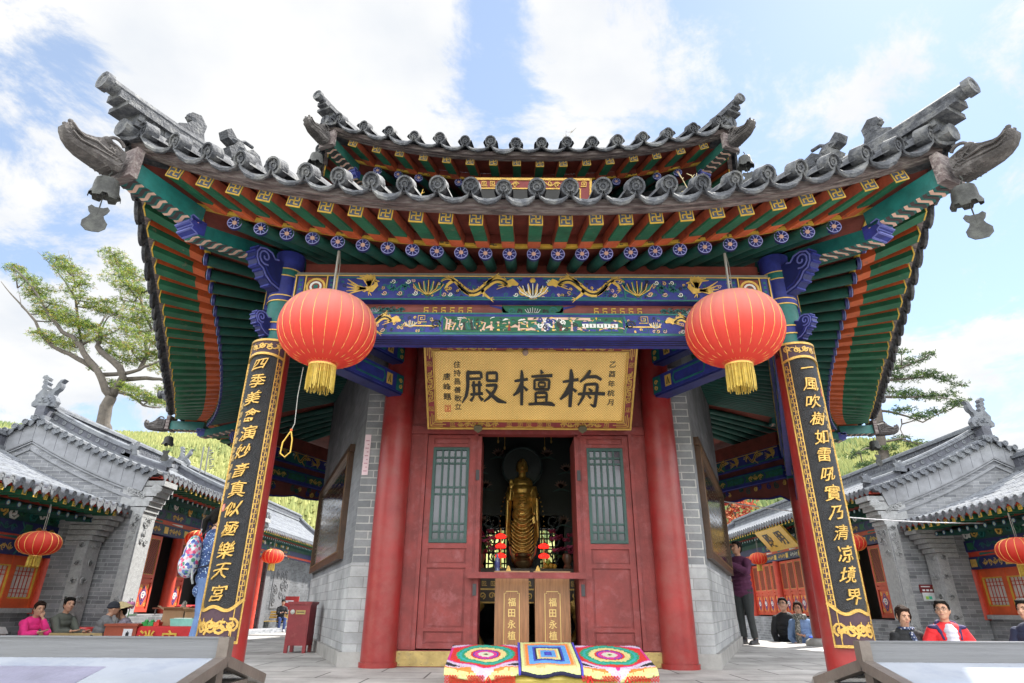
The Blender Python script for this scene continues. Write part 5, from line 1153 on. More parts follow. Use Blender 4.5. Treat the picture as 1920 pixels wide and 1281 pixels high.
# ---------------------------------------------------------------- steel reading stands near the camera
STEEL = mat('brushed_steel', (.16, .165, .18), .40, .12, 3, .08, metal=.5, stretch=(1, 30, 30))
STEELD = mat('dull_steel', (.17, .145, .13), .45, .25, 6, .1, metal=.6)
PANEL = mat('pale_panel', (.26, .285, .33), .22, .12, 2.5, .02, c2=(.18, .21, .28), thr=.58, sc2=2.2, coat=.4)
def stand(x0, x1, end, label, chars):
    t = thing('reading_stand', label, 'information stand', ((x0+x1)/2, 2.8, -1.0), group='steel information stands', world=True)
    A = (2.8, .367); Fp = (2.36, .268); B = (3.24, .262)
    m = MB(); m.bx(x0, x1, 2.792, 2.808, .365, .447); m.bx(x0, x1, 2.785, 2.815, .445, .451); m.build('ridge_plate', STEEL, t)
    for (ya, za), nm in ((Fp, 'front_panel'), (B, 'back_panel')):
        sg = 1 if ya > 2.8 else -1; m = MB(); m.add([(x0, 2.8+sg*.009, .372), (x1, 2.8+sg*.009, .372), (x1, ya, za+.006), (x0, ya, za+.006), (x0, 2.8+sg*.009, .350), (x1, 2.8+sg*.009, .350), (x1, ya, za-.016), (x0, ya, za-.016)], [(0, 1, 2, 3), (7, 6, 5, 4), (0, 4, 5, 1), (1, 5, 6, 2), (2, 6, 7, 3), (3, 7, 4, 0)]); pn = m.build(nm, PANEL, t)
        if sg < 0:
            u = V((1, 0, 0)); v = V((0, 2.8-ya, .372-za-.006)).normalized(); fr_ = (V(((x0+x1)/2, (ya+2.8)/2, (za+.378)/2+.001)), u, v, u.cross(v)); ex = (x1-x0)/2
            m = MB(); c0 = -.10 if end > 0 else .12; m.ribbon([(c0-ex*.62, -.02), (c0+ex*.62, -.02)], .26, fr_, .001, 0)
            for i, ch in enumerate(chars): engrave(m, ch, .15, lambda a, b, h: flatP(fr_)(a, b, h+.0012), c0+ex*(-.42+.42*i), -.02, .0006, 1, wide=1.1)
            m.build('inscription', [mat('faded_label', (.17, .165, .23), .3), mat('faded_gold_text', (.36, .29, .15), .5)], pn)
    m = MB(); xe = x1 if end > 0 else x0; e = end*.012
    for ya, za in (Fp, B): m.beam((xe+e, 2.8, .362), (xe+e, ya+.02*(1 if ya > 2.8 else -1), za-.006), .045, .040, 0)
    m.bx(xe-.012*0+e-.022, xe+e+.022, 2.775, 2.825, .34, .45, 0)
    for y, z in (Fp, B): m.bx(x0, x1, y-.015, y+.015, z-.035, z-.012, 0)
    m.bx(xe-end*.5-.02, xe+e, 2.5, 3.1, .255, .272, 0)
    m.build('end_frame', STEELD, t)
    for xp in (xe+end*.0-end*.02, (x1 if end < 0 else x0)):
        m = MB(); m.bx(xp-.03, xp+.03, 2.77, 2.83, -1.0, .33); m.bx(xp-.12, xp+.12, 2.68, 2.92, -1.0, -.985); m.build('post', STEELD, t)
stand(-2.9, -1.385, 1, 'steel information stand with faded gold characters, standing below the 四季 couplet column', '三文')
stand(1.265, 2.9, -1, 'steel information stand with a blank pale panel, standing before the 一風 couplet column', '')
# ---------------------------------------------------------------- weeds on the roof edge, loose cable
def weed(loc, hgt, n, mt, label, seed):
    r = random.Random(seed); m = MB()
    for q in range(n):
        a = r.uniform(0, 6.28); l = hgt*r.uniform(.5, 1); p1 = V((r.uniform(-.12, .12)*hgt, r.uniform(-.1, .1)*hgt, l*.5)); p2 = p1+V((r.uniform(-.22, .22)*hgt, r.uniform(-.15, .15)*hgt, l*.5))
        m.tube([(0, 0, 0), p1, p2], [.006, .005, .003], 4)
        for k in range(5): f = r.uniform(.3, 1); b = V((0, 0, 0)).lerp(p2, f); m.tube([b, b+V((r.uniform(-.12, .12), r.uniform(-.08, .08), r.uniform(.0, .12)))*hgt], [.005, .002], 3)
    tag(m.build('roof_weed', mt, None, loc=loc), label, 'weed', 'dry weeds growing on the roofs')
DRY = mat('dry_stalk', (.42, .36, .20), .9); DRYB = mat('grey_twig', (.28, .26, .22), .9)
weed((-1.15, 4.9, 4.04), .30, 5, YELL, 'small yellow weed growing between lower roof tiles below the upper eave', 1)
weed((1.62, 4.9, 4.08), .50, 5, DRY, 'pale dry stalk growing on the lower roof tiles beside the upper roof bell', 2)
weed((.52, 6.6, 6.2), .55, 4, DRYB, 'bare twig standing on top of the upper roof tiles', 3)
# ---------------------------------------------------------------- inside the hall
BUD = mat('dark_gilt_bronze', (.62, .40, .10), .30, .35, 6, .15, metal=.6, c2=(.16, .09, .03), thr=.62)
ALT = mat('altar_dark', (.05, .032, .018), .5, .3)
def remesh(mb, name, mt, par, vox, smooth=4, sub=0):
    o = mb.build(name, mt, par, smooth='all')
    r = o.modifiers.new('fuse', 'REMESH'); r.mode = 'VOXEL'; r.voxel_size = vox; r.use_smooth_shade = True
    s = o.modifiers.new('soften', 'SMOOTH'); s.iterations = smooth; s.factor = .5
    return o
t = thing('altar_table', 'dark carved altar table with gilt scroll legs inside the doorway', 'altar', (0, 9.3, 0), world=True)
m = MB(); m.bx(-1.3, 1.3, 8.75, 10.1, .98, 1.06); m.build('altar_top', ALT, t)
m = MB(); m.bx(-1.28, 1.28, 8.80, 8.84, .62, .98, 0)
fr_ = (V((0, 8.798, .80)), V((1, 0, 0)), V((0, 0, 1)), V((0, -1, 0)))
for q in range(20): meander(m, -1.2+.12*q, -1.2+.12*q+.1, .07, .04, fr_, 1, .004, .3); m.ribbon(spiral(-1.2+.125*q, -.08, .045, .008, q, 1.3, 10), .016, fr_, .006, 1)
for z in (-.165, .0, .16): m.ribbon([(-1.27, z), (1.27, z)], .02, fr_, .006, 1)
m.build('carved_apron', [ALT, GOLDL], t)
for sg in (-1, 1):
    m = MB(); m.tube([(sg*.62, 8.82, .64), (sg*.72, 8.78, .50), (sg*.70, 8.76, .30), (sg*.58, 8.74, .14), (sg*.64, 8.72, .03)], [.10, .085, .06, .05, .07], 10); m.ell((sg*.70, 8.74, .46), (.09, .07, .09), 8)
    m.build('scroll_leg', GOLDL, t, smooth=True)
st = thing('buddha_statue', 'tall gilt bronze standing statue in draped robe with round halo inside the doorway', 'statue', (-.03, 9.5, 1.06))
m = MB(); H = 1.52
c = lambda x, y, z: V((x*.93, y*1.0, z*1.10))
m.lathe([(.17, .0), (.19, .04), (.15, .08), (.12, .12)], 20, 0, (0, 0, 0))
for z, rx, ry in ((.16, .17, .13), (.30, .165, .13), (.45, .16, .13), (.60, .165, .13), (.74, .16, .125), (.86, .155, .12), (.97, .17, .12), (1.07, .185, .12), (1.15, .17, .105)): m.ell(c(0, 0, z), (rx, ry, .12), 16)
m.tube([c(0, 0, 1.18), c(0, -.01, 1.30)], [.065, .055], 10); m.ell(c(0, -.01, 1.385), (.082, .090, .112), 16); m.ell(c(0, .005, 1.475), (.052, .055, .045), 12); m.ell(c(0, .0, 1.43), (.086, .09, .07), 12)
for sg in (-1, 1): m.ell(c(sg*.085, .0, 1.37), (.014, .02, .06), 8)
m.tube([c(0, -.088, 1.41), c(0, -.104, 1.375), c(0, -.095, 1.37)], [.010, .016, .012], 6); m.ell(c(0, -.088, 1.335), (.025, .012, .010), 8)
for sg in (-1, 1): m.ell(c(sg*.032, -.082, 1.405), (.020, .010, .008), 8); m.tube([c(sg*.012, -.090, 1.425), c(sg*.035, -.088, 1.433), c(sg*.058, -.075, 1.422)], .006, 5)
m.tube([c(-.17, 0, 1.10), c(-.215, -.04, .96), c(-.20, -.12, .93), c(-.185, -.14, 1.06)], [.07, .06, .045, .03], 10)
m.ell(c(-.183, -.145, 1.10), (.034, .016, .045), 10)
for q in range(4): x = -.183+(q-1.5)*.016; m.tube([c(x, -.147, 1.13), c(x*1.0, -.150, 1.185+.008*(1.5-abs(q-1.5)))], [.0085, .007], 6)
m.tube([c(-.155, -.148, 1.09), c(-.138, -.155, 1.135)], [.010, .008], 6)
m.tube([c(.17, 0, 1.10), c(.215, -.03, .92), c(.20, -.09, .80), c(.19, -.13, .72)], [.07, .06, .045, .03], 10); m.ell(c(.188, -.138, .68), (.030, .018, .045), 10)
for q in range(4): x = .188+(q-1.5)*.015; m.tube([c(x, -.142, .65), c(x, -.150, .598)], [.0085, .007], 6)
m.tube([c(.165, -.14, .69), c(.15, -.15, .645)], [.010, .008], 6)
for sg, zb in ((-1, .34), (1, .30)):          # hanging sleeves
    for q in range(4): m.tube([c(sg*(.20+.012*q), -.05-.02*q, .95), c(sg*(.215+.01*q), -.05-.022*q, .65), c(sg*(.20+.018*q), -.04-.022*q, zb+.04*q)], [.03, .026, .014], 8)
for q in range(15):                             # looping robe folds
    z = .93-.047*q; w_ = .05+.012*min(q, 7); d_ = .05+.012*min(q, 6)
    pts = []
    for a in np.linspace(-1, 1, 13): pts.append(c(a*w_*1.5, -.118-.014*(1-a*a)-.012*(q > 3), z-d_*(1-a*a)))
    m.tube(pts, [.005]+[.0115]*11+[.005], 6)
for q in range(9): x = -.12+.03*q; m.tube([c(x, -.10-.03*(1-(x/.13)**2), .28), c(x*1.1, -.11-.025*(1-(x/.13)**2), .12)], [.008, .014], 6)
for q in range(4): m.ell(c(0, -.105, .99-.045*q), (.055+.006*q, .035, .016), 10)
remesh(m, 'body', BUD, st, .0075, 2)
m = MB(); m.lathe([(.30, .0), (.32, .0), (.33, .015), (.31, .03), (.29, .015), (.30, .0)], 40, 0, (0, .12, 1.555), (V((1, 0, 0)), V((0, 0, 1)), V((0, -1, 0))))
m.build('halo', mat('dim_halo', (.08, .12, .12), .35, .2, 8, .1, metal=.4), st, smooth=True)
m = MB(); m.lathe([(.001, .0), (.30, .0)], 32, 0, (0, .135, 1.555), (V((1, 0, 0)), V((0, 0, 1)), V((0, -1, 0)))); m.build('halo_disc', mat('halo_dark', (.02, .032, .03), .4), st)
m = MB(); pts = [(.36*cos(a)*(1 if sin(a) > 0 else 1), .60+.62*max(0, sin(a))-.45*max(0, -sin(a))) for a in np.linspace(-.6, pi+.6, 40)]
for i, (x, z) in enumerate(pts): m.ell(c(x, .13, z+.02), .014, 6)
m.build('beaded_mandorla', GOLDL, st)
sc_ = thing('altar_screen', 'dark openwork screen with painted lotus flowers behind the gilt statue', 'screen', (0, 10.2, 0), world=True)
m = MB()
for x0, x1, z0, z1 in ((-.80, .80, 1.95, 4.0), (-.80, -.66, .9, 1.95), (.66, .80, .9, 1.95), (-.27, .27, .9, 1.95)): m.bx(x0, x1, 10.15, 10.2, z0, z1)
m.build('screen_board', mat('screen_dark', (.012, .022, .02), .5), sc_)
m = MB(); fr_ = (V((0, 10.148, 0)), V((1, 0, 0)), V((0, 0, 1)), V((0, -1, 0)))
for sg in (-1, 1):
    m = MB()
    for q in range(4): m.ribbon(spiral(sg*.47, 1.08+.25*q, .15, .02, q+1, 1.4*sg, 14), .022, fr_, .03, 0)
    m.ribbon([(sg*.3, .9), (sg*.5, 1.3), (sg*.42, 1.7), (sg*.6, 1.95)], .025, fr_, .03, 0)
    m.build('openwork', mat('screen_dark', (.012, .022, .02)), sc_)
for x, z in ((-.42, 2.95), (.40, 2.95), (-.62, 2.42), (.62, 2.42), (-.65, 1.85), (.65, 1.85), (-.72, 2.7), (.72, 2.7)):
    m = MB()
    for a in np.linspace(.2, pi-.2, 7): m.ribbon([(x, z-.04), (x+.05*cos(a), z+.04*sin(a)), (x+.11*cos(a), z+.10*sin(a))], [.02, .035, .003], fr_, .012, 0)
    for a in (-.5, -2.6): m.ribbon([(x, z-.05), (x+.16*cos(a), z-.05+.08*sin(a))], [.04, .01], fr_, .01, 1)
    m.build('lotus_painting', [mat('dim_lotus', (.22, .13, .10), .6), mat('dim_leaf', (.03, .09, .08), .6)], sc_)
m = MB()
for sg in (-1, 1):
    for q in range(70): x = sg*random.uniform(.25, .62); z = 3.02+random.uniform(-.02, .35); m.ell((x, 9.0+random.uniform(-.1, .1), z), random.uniform(.006, .014), 5)
    for q in range(4): m.tube([(sg*(.3+.1*q), 9.0, 3.4), (sg*(.3+.1*q), 9.0, 2.78+.1*q)], .006, 4); m.ell((sg*(.3+.1*q), 9.0, 2.77+.1*q), (.016, .016, .03), 6)
tag(m.build('bead_curtain', GOLDL), 'gold beaded canopy fringe hanging high inside the doorway', 'canopy')
# stacked red lotus lamps, censer, water bottle, fruit, flowers
def lotus_lamp(x, y, label, n):
    t = thing('lotus_lamp', label, 'lamp', (x, y, 1.06), group='red lotus lamps on the altar')
    m = MB(); m.lathe([(.05, 0), (.05, .015), (.012, .03), (.010, .12+.14*n), (.0, .12+.14*n)], 10); m.build('stem', GOLDL, t)
    for q in range(n):
        m = MB(); z = .16+.13*q
        for r_, k, el in ((.020, 5, 1.3), (.042, 7, .9), (.058, 9, .45)):
            for j in range(k):
                a = 2*pi*j/k+q; m.ell((r_*cos(a), r_*sin(a), z+.012*el), (.022, .020, .020+.012*el), 6)
        m.build('lotus_bulb', mat('lamp_red', (.75, .02, .015), .3, .15, 8, 0, emit=(1, .03, .02, .4)), t, smooth='all')
lotus_lamp(-.34, 8.9, 'stack of three glowing red lotus lamps left of the statue', 3)
lotus_lamp(.26, 8.9, 'stack of two glowing red lotus lamps right of the statue', 2)
t = thing('incense_censer', 'round dark bronze incense censer with upright ears before the statue', 'censer', (-.03, 8.95, 1.06))
m = MB(); m.lathe([(.06, 0), (.09, .02), (.13, .06), (.135, .10), (.10, .13), (.075, .15), (.11, .17), (.115, .20), (.10, .21), (.05, .21)], 20); m.build('bowl', mat('censer_bronze', (.14, .09, .04), .4, .3, 8, .2, metal=.5), t, smooth=True)
for sg in (-1, 1): m = MB(); m.tube([(sg*.11, 0, .12), (sg*.16, 0, .20), (sg*.185, 0, .30)], [.015, .022, .014], 6); m.build('ear', mat('ear_bronze', (.25, .18, .10), .4, metal=.4), t)
t = thing('water_bottle', 'clear blue labelled plastic water bottle on the altar edge', 'bottle', (-.37, 8.2, .955))
m = MB(); m.lathe([(.0, 0), (.032, .0), (.034, .01), (.034, .06), (.031, .08), (.034, .10), (.034, .16), (.026, .19), (.013, .215), (.013, .225)], 14); m.build('body', mat('blue_plastic', (.30, .38, .72), .12, .15, 6, 0, spec=.8, alpha=.75), t, smooth=True)
m = MB(); m.lathe([(.0345, .08), (.0345, .15)], 14); m.build('label_band', mat('bottle_label', (.12, .14, .42), .4, .6, 25), t, smooth=True)
m = MB(); m.lathe([(.016, .222), (.016, .245), (.0, .246)], 12); m.build('cap', mat('cap_blue', (.35, .40, .65), .4), t)
def vase(x, y, label, seed, cols):
    r = random.Random(seed); t = thing('flower_vase', label, 'flower vase', (x, y, 1.06), group='flower offerings on the altar')
    m = MB(); m.lathe([(.05, 0), (.06, .02), (.04, .06), (.075, .14), (.06, .19), (.07, .20)], 14); m.build('vase', mat('vase_brown', (.16, .08, .05), .35), t, smooth=True)
    m = MB()
    for q in range(16):
        p = V((r.uniform(-.22, .22), r.uniform(-.12, .12), r.uniform(.2, .5)))
        for j in range(9): a = j*.7; m.ell(p+V((.032*cos(a), .032*sin(a), .012*(j % 3))), (.026, .026, .014), 5, q % 2)
    m.build('blossom', cols, t)
    m = MB()
    for q in range(9): p = V((r.uniform(-.24, .24), r.uniform(-.1, .1), r.uniform(.1, .42))); a = r.uniform(0, 6.3); m.ribbon([(0, 0), (.06, .01), (.13, 0)], [.01, .08, .005], frame(p, (cos(a), sin(a), .2), (-sin(a), cos(a), .5)), .004); m.tube([(0, 0, .15), p], .006, 4)
    m.build('leaf', mat('vase_leaf', (.03, .11, .03), .5), t)
PKD = mat('dusk_pink', (.35, .06, .13), .6); MRN = mat('maroon_bloom', (.20, .02, .05), .6)
vase(-.62, 8.85, 'vase of pink and maroon flowers at the left side of the doorway', 3, [PKD, MRN]); vase(.58, 8.85, 'vase of maroon flowers with tall buds at the right side of the doorway', 5, [MRN, PKD])
m = MB()
for x, y, z, k in ((.28, 8.82, .035, 0), (.345, 8.80, .035, 0), (.31, 8.86, .035, 0), (.312, 8.82, .09, 1), (.40, 8.83, .03, 0)): m.ell((x, y, 1.06+z), .036, 10, k)
tag(m.build('fruit_pile', [mat('orange_fruit', (.62, .32, .04), .4), mat('green_fruit', (.35, .40, .06), .4)], None, True), 'small pile of oranges and a green fruit on the altar', 'fruit')
# two wooden offering boxes
OAK = mat('oak_board', (.30, .135, .055), .45, .32, 3, .15, stretch=(14, 14, 1), c2=(.20, .085, .03), thr=.60, sc2=5, coat=.2)
for x0, x1, lb in ((-.375, .005, 'tall wooden offering box lettered 福田永植, on the side nearer the water bottle'), (.075, .465, 'tall wooden offering box lettered 福田永植, on the side nearer the fruit pile')):
    xc = (x0+x1)/2; w_ = x1-x0; t = thing('offering_box', lb, 'offering box', (xc, 7.38, 0), group='wooden offering boxes in the doorway')
    m = MB(); m.bx(-w_/2, w_/2, .0, .30, .02, .895); m.build('box_body', OAK, t)
    m = MB(); m.bx(-w_/2-.012, w_/2+.012, -.014, .33, .895, .95); m.bx(-w_/2-.012, w_/2+.012, -.018, -.014, .89, .955); m.build('lid', mat('lid_oak', (.36, .19, .09), .5, .25, 4, .1, stretch=(1, 10, 10)), t)
    m = MB(); m.prism([(-.03, 0), (.03, 0), (.012, .05), (0, .065), (-.012, .05)], (V((-.04 if x0 < 0 else -.16, -.005, .95)), V((1, 0, 0)), V((0, 0, 1)), V((0, -1, 0))), .012); m.build('lid_finial', GOLDL, t)
    fr_ = (V((0, -.001, 0)), V((1, 0, 0)), V((0, 0, 1)), V((0, -1, 0))); m = MB()
    a, b, z0, z1, k = .085, .0, .19, .74, .02
    m.ribbon([(-a+k, z0), (a-k, z0), (a-k, z0+k), (a, z0+k), (a, z1-k), (a-k, z1-k), (a-k, z1), (-a+k, z1), (-a+k, z1-k), (-a, z1-k), (-a, z0+k), (-a+k, z0+k), (-a+k, z0)], .0065, fr_, .002, 0)
    for i, ch in enumerate('福田永植'): engrave(m, ch, .092, flatP(fr_), 0, .63-.112*i, .003, 0, bold=.012)
    m.build('gold_lettering', mat('box_gold', (.72, .52, .18), .4, .1, 10, 0, metal=.1), t)
# ---------------------------------------------------------------- side halls round the court
HALLW = mat('hall_red', (.50, .05, .025), .5, .2, 4, .08); HALLO = mat('hall_orange_red', (.58, .09, .025), .5, .2, 4, .08)
CARV = mat('carved_limestone', (.34, .35, .36), .8, .2, 14, .6); SLAB = mat('gable_slab', (.23, .24, .26), .8, .25, 3, .2)
RIDGED = mat('ridge_band', (.085, .09, .11), .85, .3, 8, .4)
PAPER = mat('window_paper', (.62, .62, .60), .7, .15, 6, 0)
def hall(sg, X0, Yg, Ln, zE, zR, hd, zf, zg, label, wing=False, shared={}):
    t = thing('side_hall', label, 'hall', (sg*(X0+hd), Yg+Ln/2, zg), group=None, world=True)
    P = lambda a, y, z: V((sg*(X0+a), y, z))
    ux = V((sg, 0, 0)); uy = V((0, 1, 0)); Z = V((0, 0, 1)); Y1 = Yg+Ln
    def zz(a):
        s = min(a, 2*hd-a)/hd; return zE+.10+(zR-zE-.10)*(.70*s+.30*s*s) if s >= 0 else zE+.10+.5*s*hd*.4
    B = lambda m, a0, a1, y0, y1, z0, z1, mi=0: m.box(P((a0+a1)/2, (y0+y1)/2, (z0+z1)/2), (abs(a1-a0), abs(y1-y0), abs(z1-z0)), mi)
    # roof tiles
    m = MB(); n = int(Ln/.205); sp = Ln/n; A_ = [-.12, .35, .8, 1.3, 1.8, 2.2, hd]
    A_ = [a for a in A_ if a < hd-.1]+[hd]; r = .058
    for i in range(n+1):
        y = Yg+i*sp
        if i < n:
            yc = y+sp/2; rows = []
            for j in range(len(A_)-1):
                for a, k in ((A_[j], 1.04), (A_[j+1], .92)): rows.append([P(a, yc-sg*r*k*cos(q), zz(a)+.02+r*k*sin(q)*1.2) for q in np.linspace(0, pi, 6)])
            m.grid(rows); o = P(-.125, yc, zz(-.12)+.035)
            m.lathe([(r*1.12, -.05), (r*1.12, .0), (r*.8, .0), (r*.7, -.008), (.001, -.002)], 9, 0, o, (uy, Z, -ux))
        yy = [y-sp/2+sp*q/4 for q in range(5)]
        m.grid([[P(a, min(max(q, Yg), Y1), zz(a)+.02-.035*sin(pi*k/4)) for k, q in enumerate(yy)] for a in A_], flip=sg < 0)
        dw = sp*.42; m.prism([(-dw, .02), (-dw*.8, -.04), (-dw*.35, -.07), (0, -.125), (dw*.35, -.07), (dw*.8, -.04), (dw, .02)], (P(-.135, y, zz(-.12)-.005), uy, Z, ux), .02, 0)
    m.grid([[P(a, y, zz(a)) for y in (Yg, Y1)] for a in np.linspace(hd, 2*hd+.1, 8)]); m.grid([[P(a, y, zz(a)-.03) for y in (Yg, Y1)] for a in np.linspace(-.05, hd, 8)])
    m.build('roof', TILE2, t, smooth=True)
    rf = bpy.data.objects[t.children[-1].name] if t.children else None
    # gable ends: brick field, slab band, mouldings, row of rim tiles, sloping ridge
    for yg, s2 in ((Yg, -1), (Y1, 1)):
        if s2 > 0 and wing: continue
        nrm = uy*s2; f0 = P(0, yg, 0); fr = (f0, ux, Z, nrm)
        m = MB(); pts = [(.62, zg), (2*hd-.1, zg)]+[(a, zz(a)-.06) for a in np.linspace(2*hd-.1, .35, 12)]+[(.30, 2.45 if not wing else zE-.1), (.62, 2.2 if not wing else zE-.4)]
        m.prism(pts, (f0-nrm*.30, ux, Z, nrm), .30, 0); m.build('gable_wall', BRICKH, t)
        if wing: continue
        m = MB(); pr = [(a, zz(a)-.24) for a in np.linspace(.22, 2*hd-.22, 21)]; m.ribbon(pr, .36, fr, .05, 0)
        for q in range(1, 20): a, z = pr[q]; m.ribbon([(a, z-.17), (a+.006, z+.17)], .008, fr, .052, 1)
        for off, w_, h_ in ((-.44, .035, .045), (-.49, .03, .03), (-.62, .05, .025)):
            m.ribbon([(a, zz(a)+off) for a in np.linspace(.45, hd, 12)], w_, fr, h_, 0); m.ribbon([(a, zz(a)+off) for a in np.linspace(hd, 2*hd-.45, 12)], w_, fr, h_, 0)
        m.build('gable_band', [SLAB, RIDGED], t)
        m = MB(); k = int(2*hd/.19)
        for q in range(k+1):
            a = .02+q*(2*hd-.04)/k; o = P(a, yg+s2*.16, zz(a)+.02)
            m.tube([o-nrm*.34, o], [.05, .058], 7); m.lathe([(.064, -.02), (.064, .012), (.045, .012), (.04, .0), (.001, .008)], 9, 0, o, (ux, Z, nrm))
            a2 = a+.095; m.prism([(-.08, .02), (-.06, -.045), (0, -.12), (.06, -.045), (.08, .02)], (P(a2, yg+s2*.10, zz(a2)-.0), ux, Z, nrm), .02, 0)
        m.grid([[P(a, yg+s2*y, zz(a)+.0) for y in (-.3, .12)] for a in np.linspace(-.05, 2*hd+.05, 17)]); m.build('rim_tiles', TILE2, t, smooth=True)
        m = MB(); aa = np.linspace(.0, hd-.12, 14)
        def ridge_run(y0, y1, z0, z1, mi, A__): rows = [[P(a, yg+y0, zz(a)+z0), P(a, yg+y0, zz(a)+z1), P(a, yg+y1, zz(a)+z1), P(a, yg+y1, zz(a)+z0), P(a, yg+y0, zz(a)+z0)] for a in A__]; m.grid(rows, mi); m.add(rows[0][:4], [(0, 1, 2, 3)], mi)
        y0, y1 = sorted((-s2*.16, -s2*.34))
        ridge_run(y0, y1, .05, .12, 0, aa); ridge_run(y0+.02, y1-.02, .12, .27, 1, [a for a in aa if a > .8]); ridge_run(y0-.01, y1+.01, .27, .31, 0, [a for a in aa if a > .8]); ridge_run(y0+.02, y1-.02, .12, .2, 1, aa[:6]); m.tube([P(a, yg-s2*.25, zz(a)+.33) for a in aa if a > .8], .05, 7); m.tube([P(a, yg-s2*.25, zz(a)+.21) for a in aa[:6]], .05, 7)
        for q in range(9): a = 1.0+q*(hd-1.2)/8; m.lathe([(.045, .0), (.045, .012), (.025, .012), (.02, .002), (.001, .006)], 10, 0, P(a, yg-s2*.18+s2*.0, zz(a)+.195), (ux, Z, nrm))
        # small beasts on the sloping ridge
        for a, s_ in ((.86, 1.0), (.02, .8)):
            o = P(a, yg-s2*.25, zz(a)+.18); sil = [(.12, 0), (.10, .12), (.16, .20), (.06, .19), (.03, .27), (-.03, .22), (-.10, .30), (-.09, .20), (-.17, .20), (-.12, .12), (-.15, .02)]
            m.prism([(x*s_, z*s_) for x, z in sil], (o-uy*.05, ux, Z, ux.cross(Z)), .10, 0)
        m.build('sloping_ridge', [TILE2, RIDGED], t)
    # main ridge with carved band and an end beast
    m = MB(); y0 = Yg-.05
    for w_, z0, z1, mi in ((.30, .0, .08, 0), (.20, .08, .30, 1), (.28, .30, .36, 0)): m.box(P(hd, (y0+Y1)/2, zR+(z0+z1)/2), (w_, Y1-y0+.1, z1-z0), mi)
    m.tube([P(hd, y0, zR+.39), P(hd, Y1, zR+.39)], .06, 8)
    for q in range(int(Ln/.34)):
        y = y0+.3+.34*q; fr = (P(hd-.1005, y, zR+.19), uy, Z, -ux); m.ribbon(spiral(-.05, .0, .06, .012, q, 1.3, 9), .022, fr, .008, 0); m.ribbon(spiral(.08, .0, .055, .012, q+2, -1.3, 9), .022, fr, .008, 0); m.box(P(hd-.10, y+.165, zR+.19), (.02, .02, .2), 0)
    m.build('main_ridge', [TILE2, RIDGED], t)
    if not wing:
        m = MB(); o = P(hd, Yg+.02, zR+.30); sil = [(-.24, 0), (-.28, .12), (-.22, .22), (-.15, .28), (-.17, .36), (-.24, .42), (-.27, .50), (-.25, .58), (-.31, .66), (-.22, .64), (-.17, .56), (-.14, .46), (-.06, .38), (.0, .36), (.05, .40), (.03, .46), (.08, .52), (.05, .58), (.10, .63), (.08, .70), (.14, .76), (.22, .74), (.24, .68), (.18, .65), (.20, .58), (.16, .54), (.19, .46), (.15, .42), (.20, .34), (.26, .26), (.24, .16), (.30, .08), (.28, 0)]
        m.prism([(x*.92, z*.95) for x, z in sil], (o, ux, Z, ux.cross(Z)), .14, 0, -.07)
        for q in range(7): m.ell(o+ux*(-.15+.042*q)+Z*(.10+.045*(q % 3)), (.045, .11, .05), 7)
        for q in range(6): m.ell(o+ux*.12+Z*(.42+.05*q), (.05, .085, .018), 6)
        m.build('ridge_beast', TILE2, t, smooth=True)
    # eave boards, rafter ends
    m = MB(); B(m, -.10, .02, Yg+.02, Y1, zE+.02, zE+.085, 0); B(m, -.02, 1.0, Yg+.02, Y1, zE+.03, zE+.055, 0); B(m, .28, .34, Yg+.3, Y1, zE-.05, zE+.04, 1)
    m.build('eave_board', [HALLW, GREEN], t)
    key = 'raf%d' % sg
    if key not in shared:
        m = MB(); m.box((0, 0, 0), (.40, .085, .085), 0); m.box((-sg*.203, 0, 0), (.008, .088, .088), 1); m.ribbon([(-.02, -.02), (.02, -.02), (.02, .02), (-.005, .02)], .01, (V((-sg*.207, 0, 0)), uy, Z, -ux), .003, 2)
        shared[key] = m.build('hall_rafter', [GREEN, YELL, GREEN]); 
        m = MB(); m.tube([(-sg*.25, 0, 0), (sg*.25, 0, .02)], .046, 8, 0); m.lathe([(.05, 0), (.05, .006), (.034, .006)], 10, 1, (-sg*.25, 0, 0), (uy, Z, -ux)); m.lathe([(.034, .007), (.016, .008)], 10, 2, (-sg*.25, 0, 0), (uy, Z, -ux)); m.lathe([(.016, .009), (.001, .009)], 8, 3, (-sg*.25, 0, 0), (uy, Z, -ux))
        shared[key+'r'] = m.build('hall_round_rafter', [GREEND, BLUED, mat('rafter_ring', (.25, .50, .50), .6), PINKP]); shared[key+'n'] = 0
    nr = min(62, int((Ln-.3)/.24))
    for q in range(nr):
        y = Yg+.30+q*.24
        for kk, a, z in ((key, .13, zE-.03), (key+'r', .58, zE-.155)):
            src = shared[kk]
            if not src.get('_used'): o = src; src['_used'] = 1
            else: o = src.copy(); col.objects.link(o)
            o.location = P(a, y, z); o.parent = t; o.matrix_parent_inverse = Matrix.Translation(-V(t.location))
    # painted lintels, carved brackets under the eave
    fa = 1.0
    m = MB(); B(m, fa-.06, fa+.1, Yg+.5, Y1-.1, zE-.52, zE-.30, 0); B(m, fa-.03, fa+.08, Yg+.5, Y1-.1, zE-.62, zE-.52, 1); B(m, fa-.05, fa+.1, Yg+.5, Y1-.1, zE-.86, zE-.62, 0); B(m, fa-.02, fa+.1, Yg+.5, Y1-.1, zE-.30, zE+.03, 2)
    L_ = m.build('painted_lintel', [BLUED, HALLW, GREEND], t)
    m = MB(); fr1 = (P(fa-.061, 0, zE-.41), uy, Z, -ux); fr2 = (P(fa-.051, 0, zE-.74), uy, Z, -ux); fr3 = (P(fa-.021, 0, zE-.16), uy, Z, -ux); fr4 = (P(fa-.031, 0, zE-.57), uy, Z, -ux)
    y = Yg+.7; q = 0
    lim = min(Y1-.4, Yg+9)
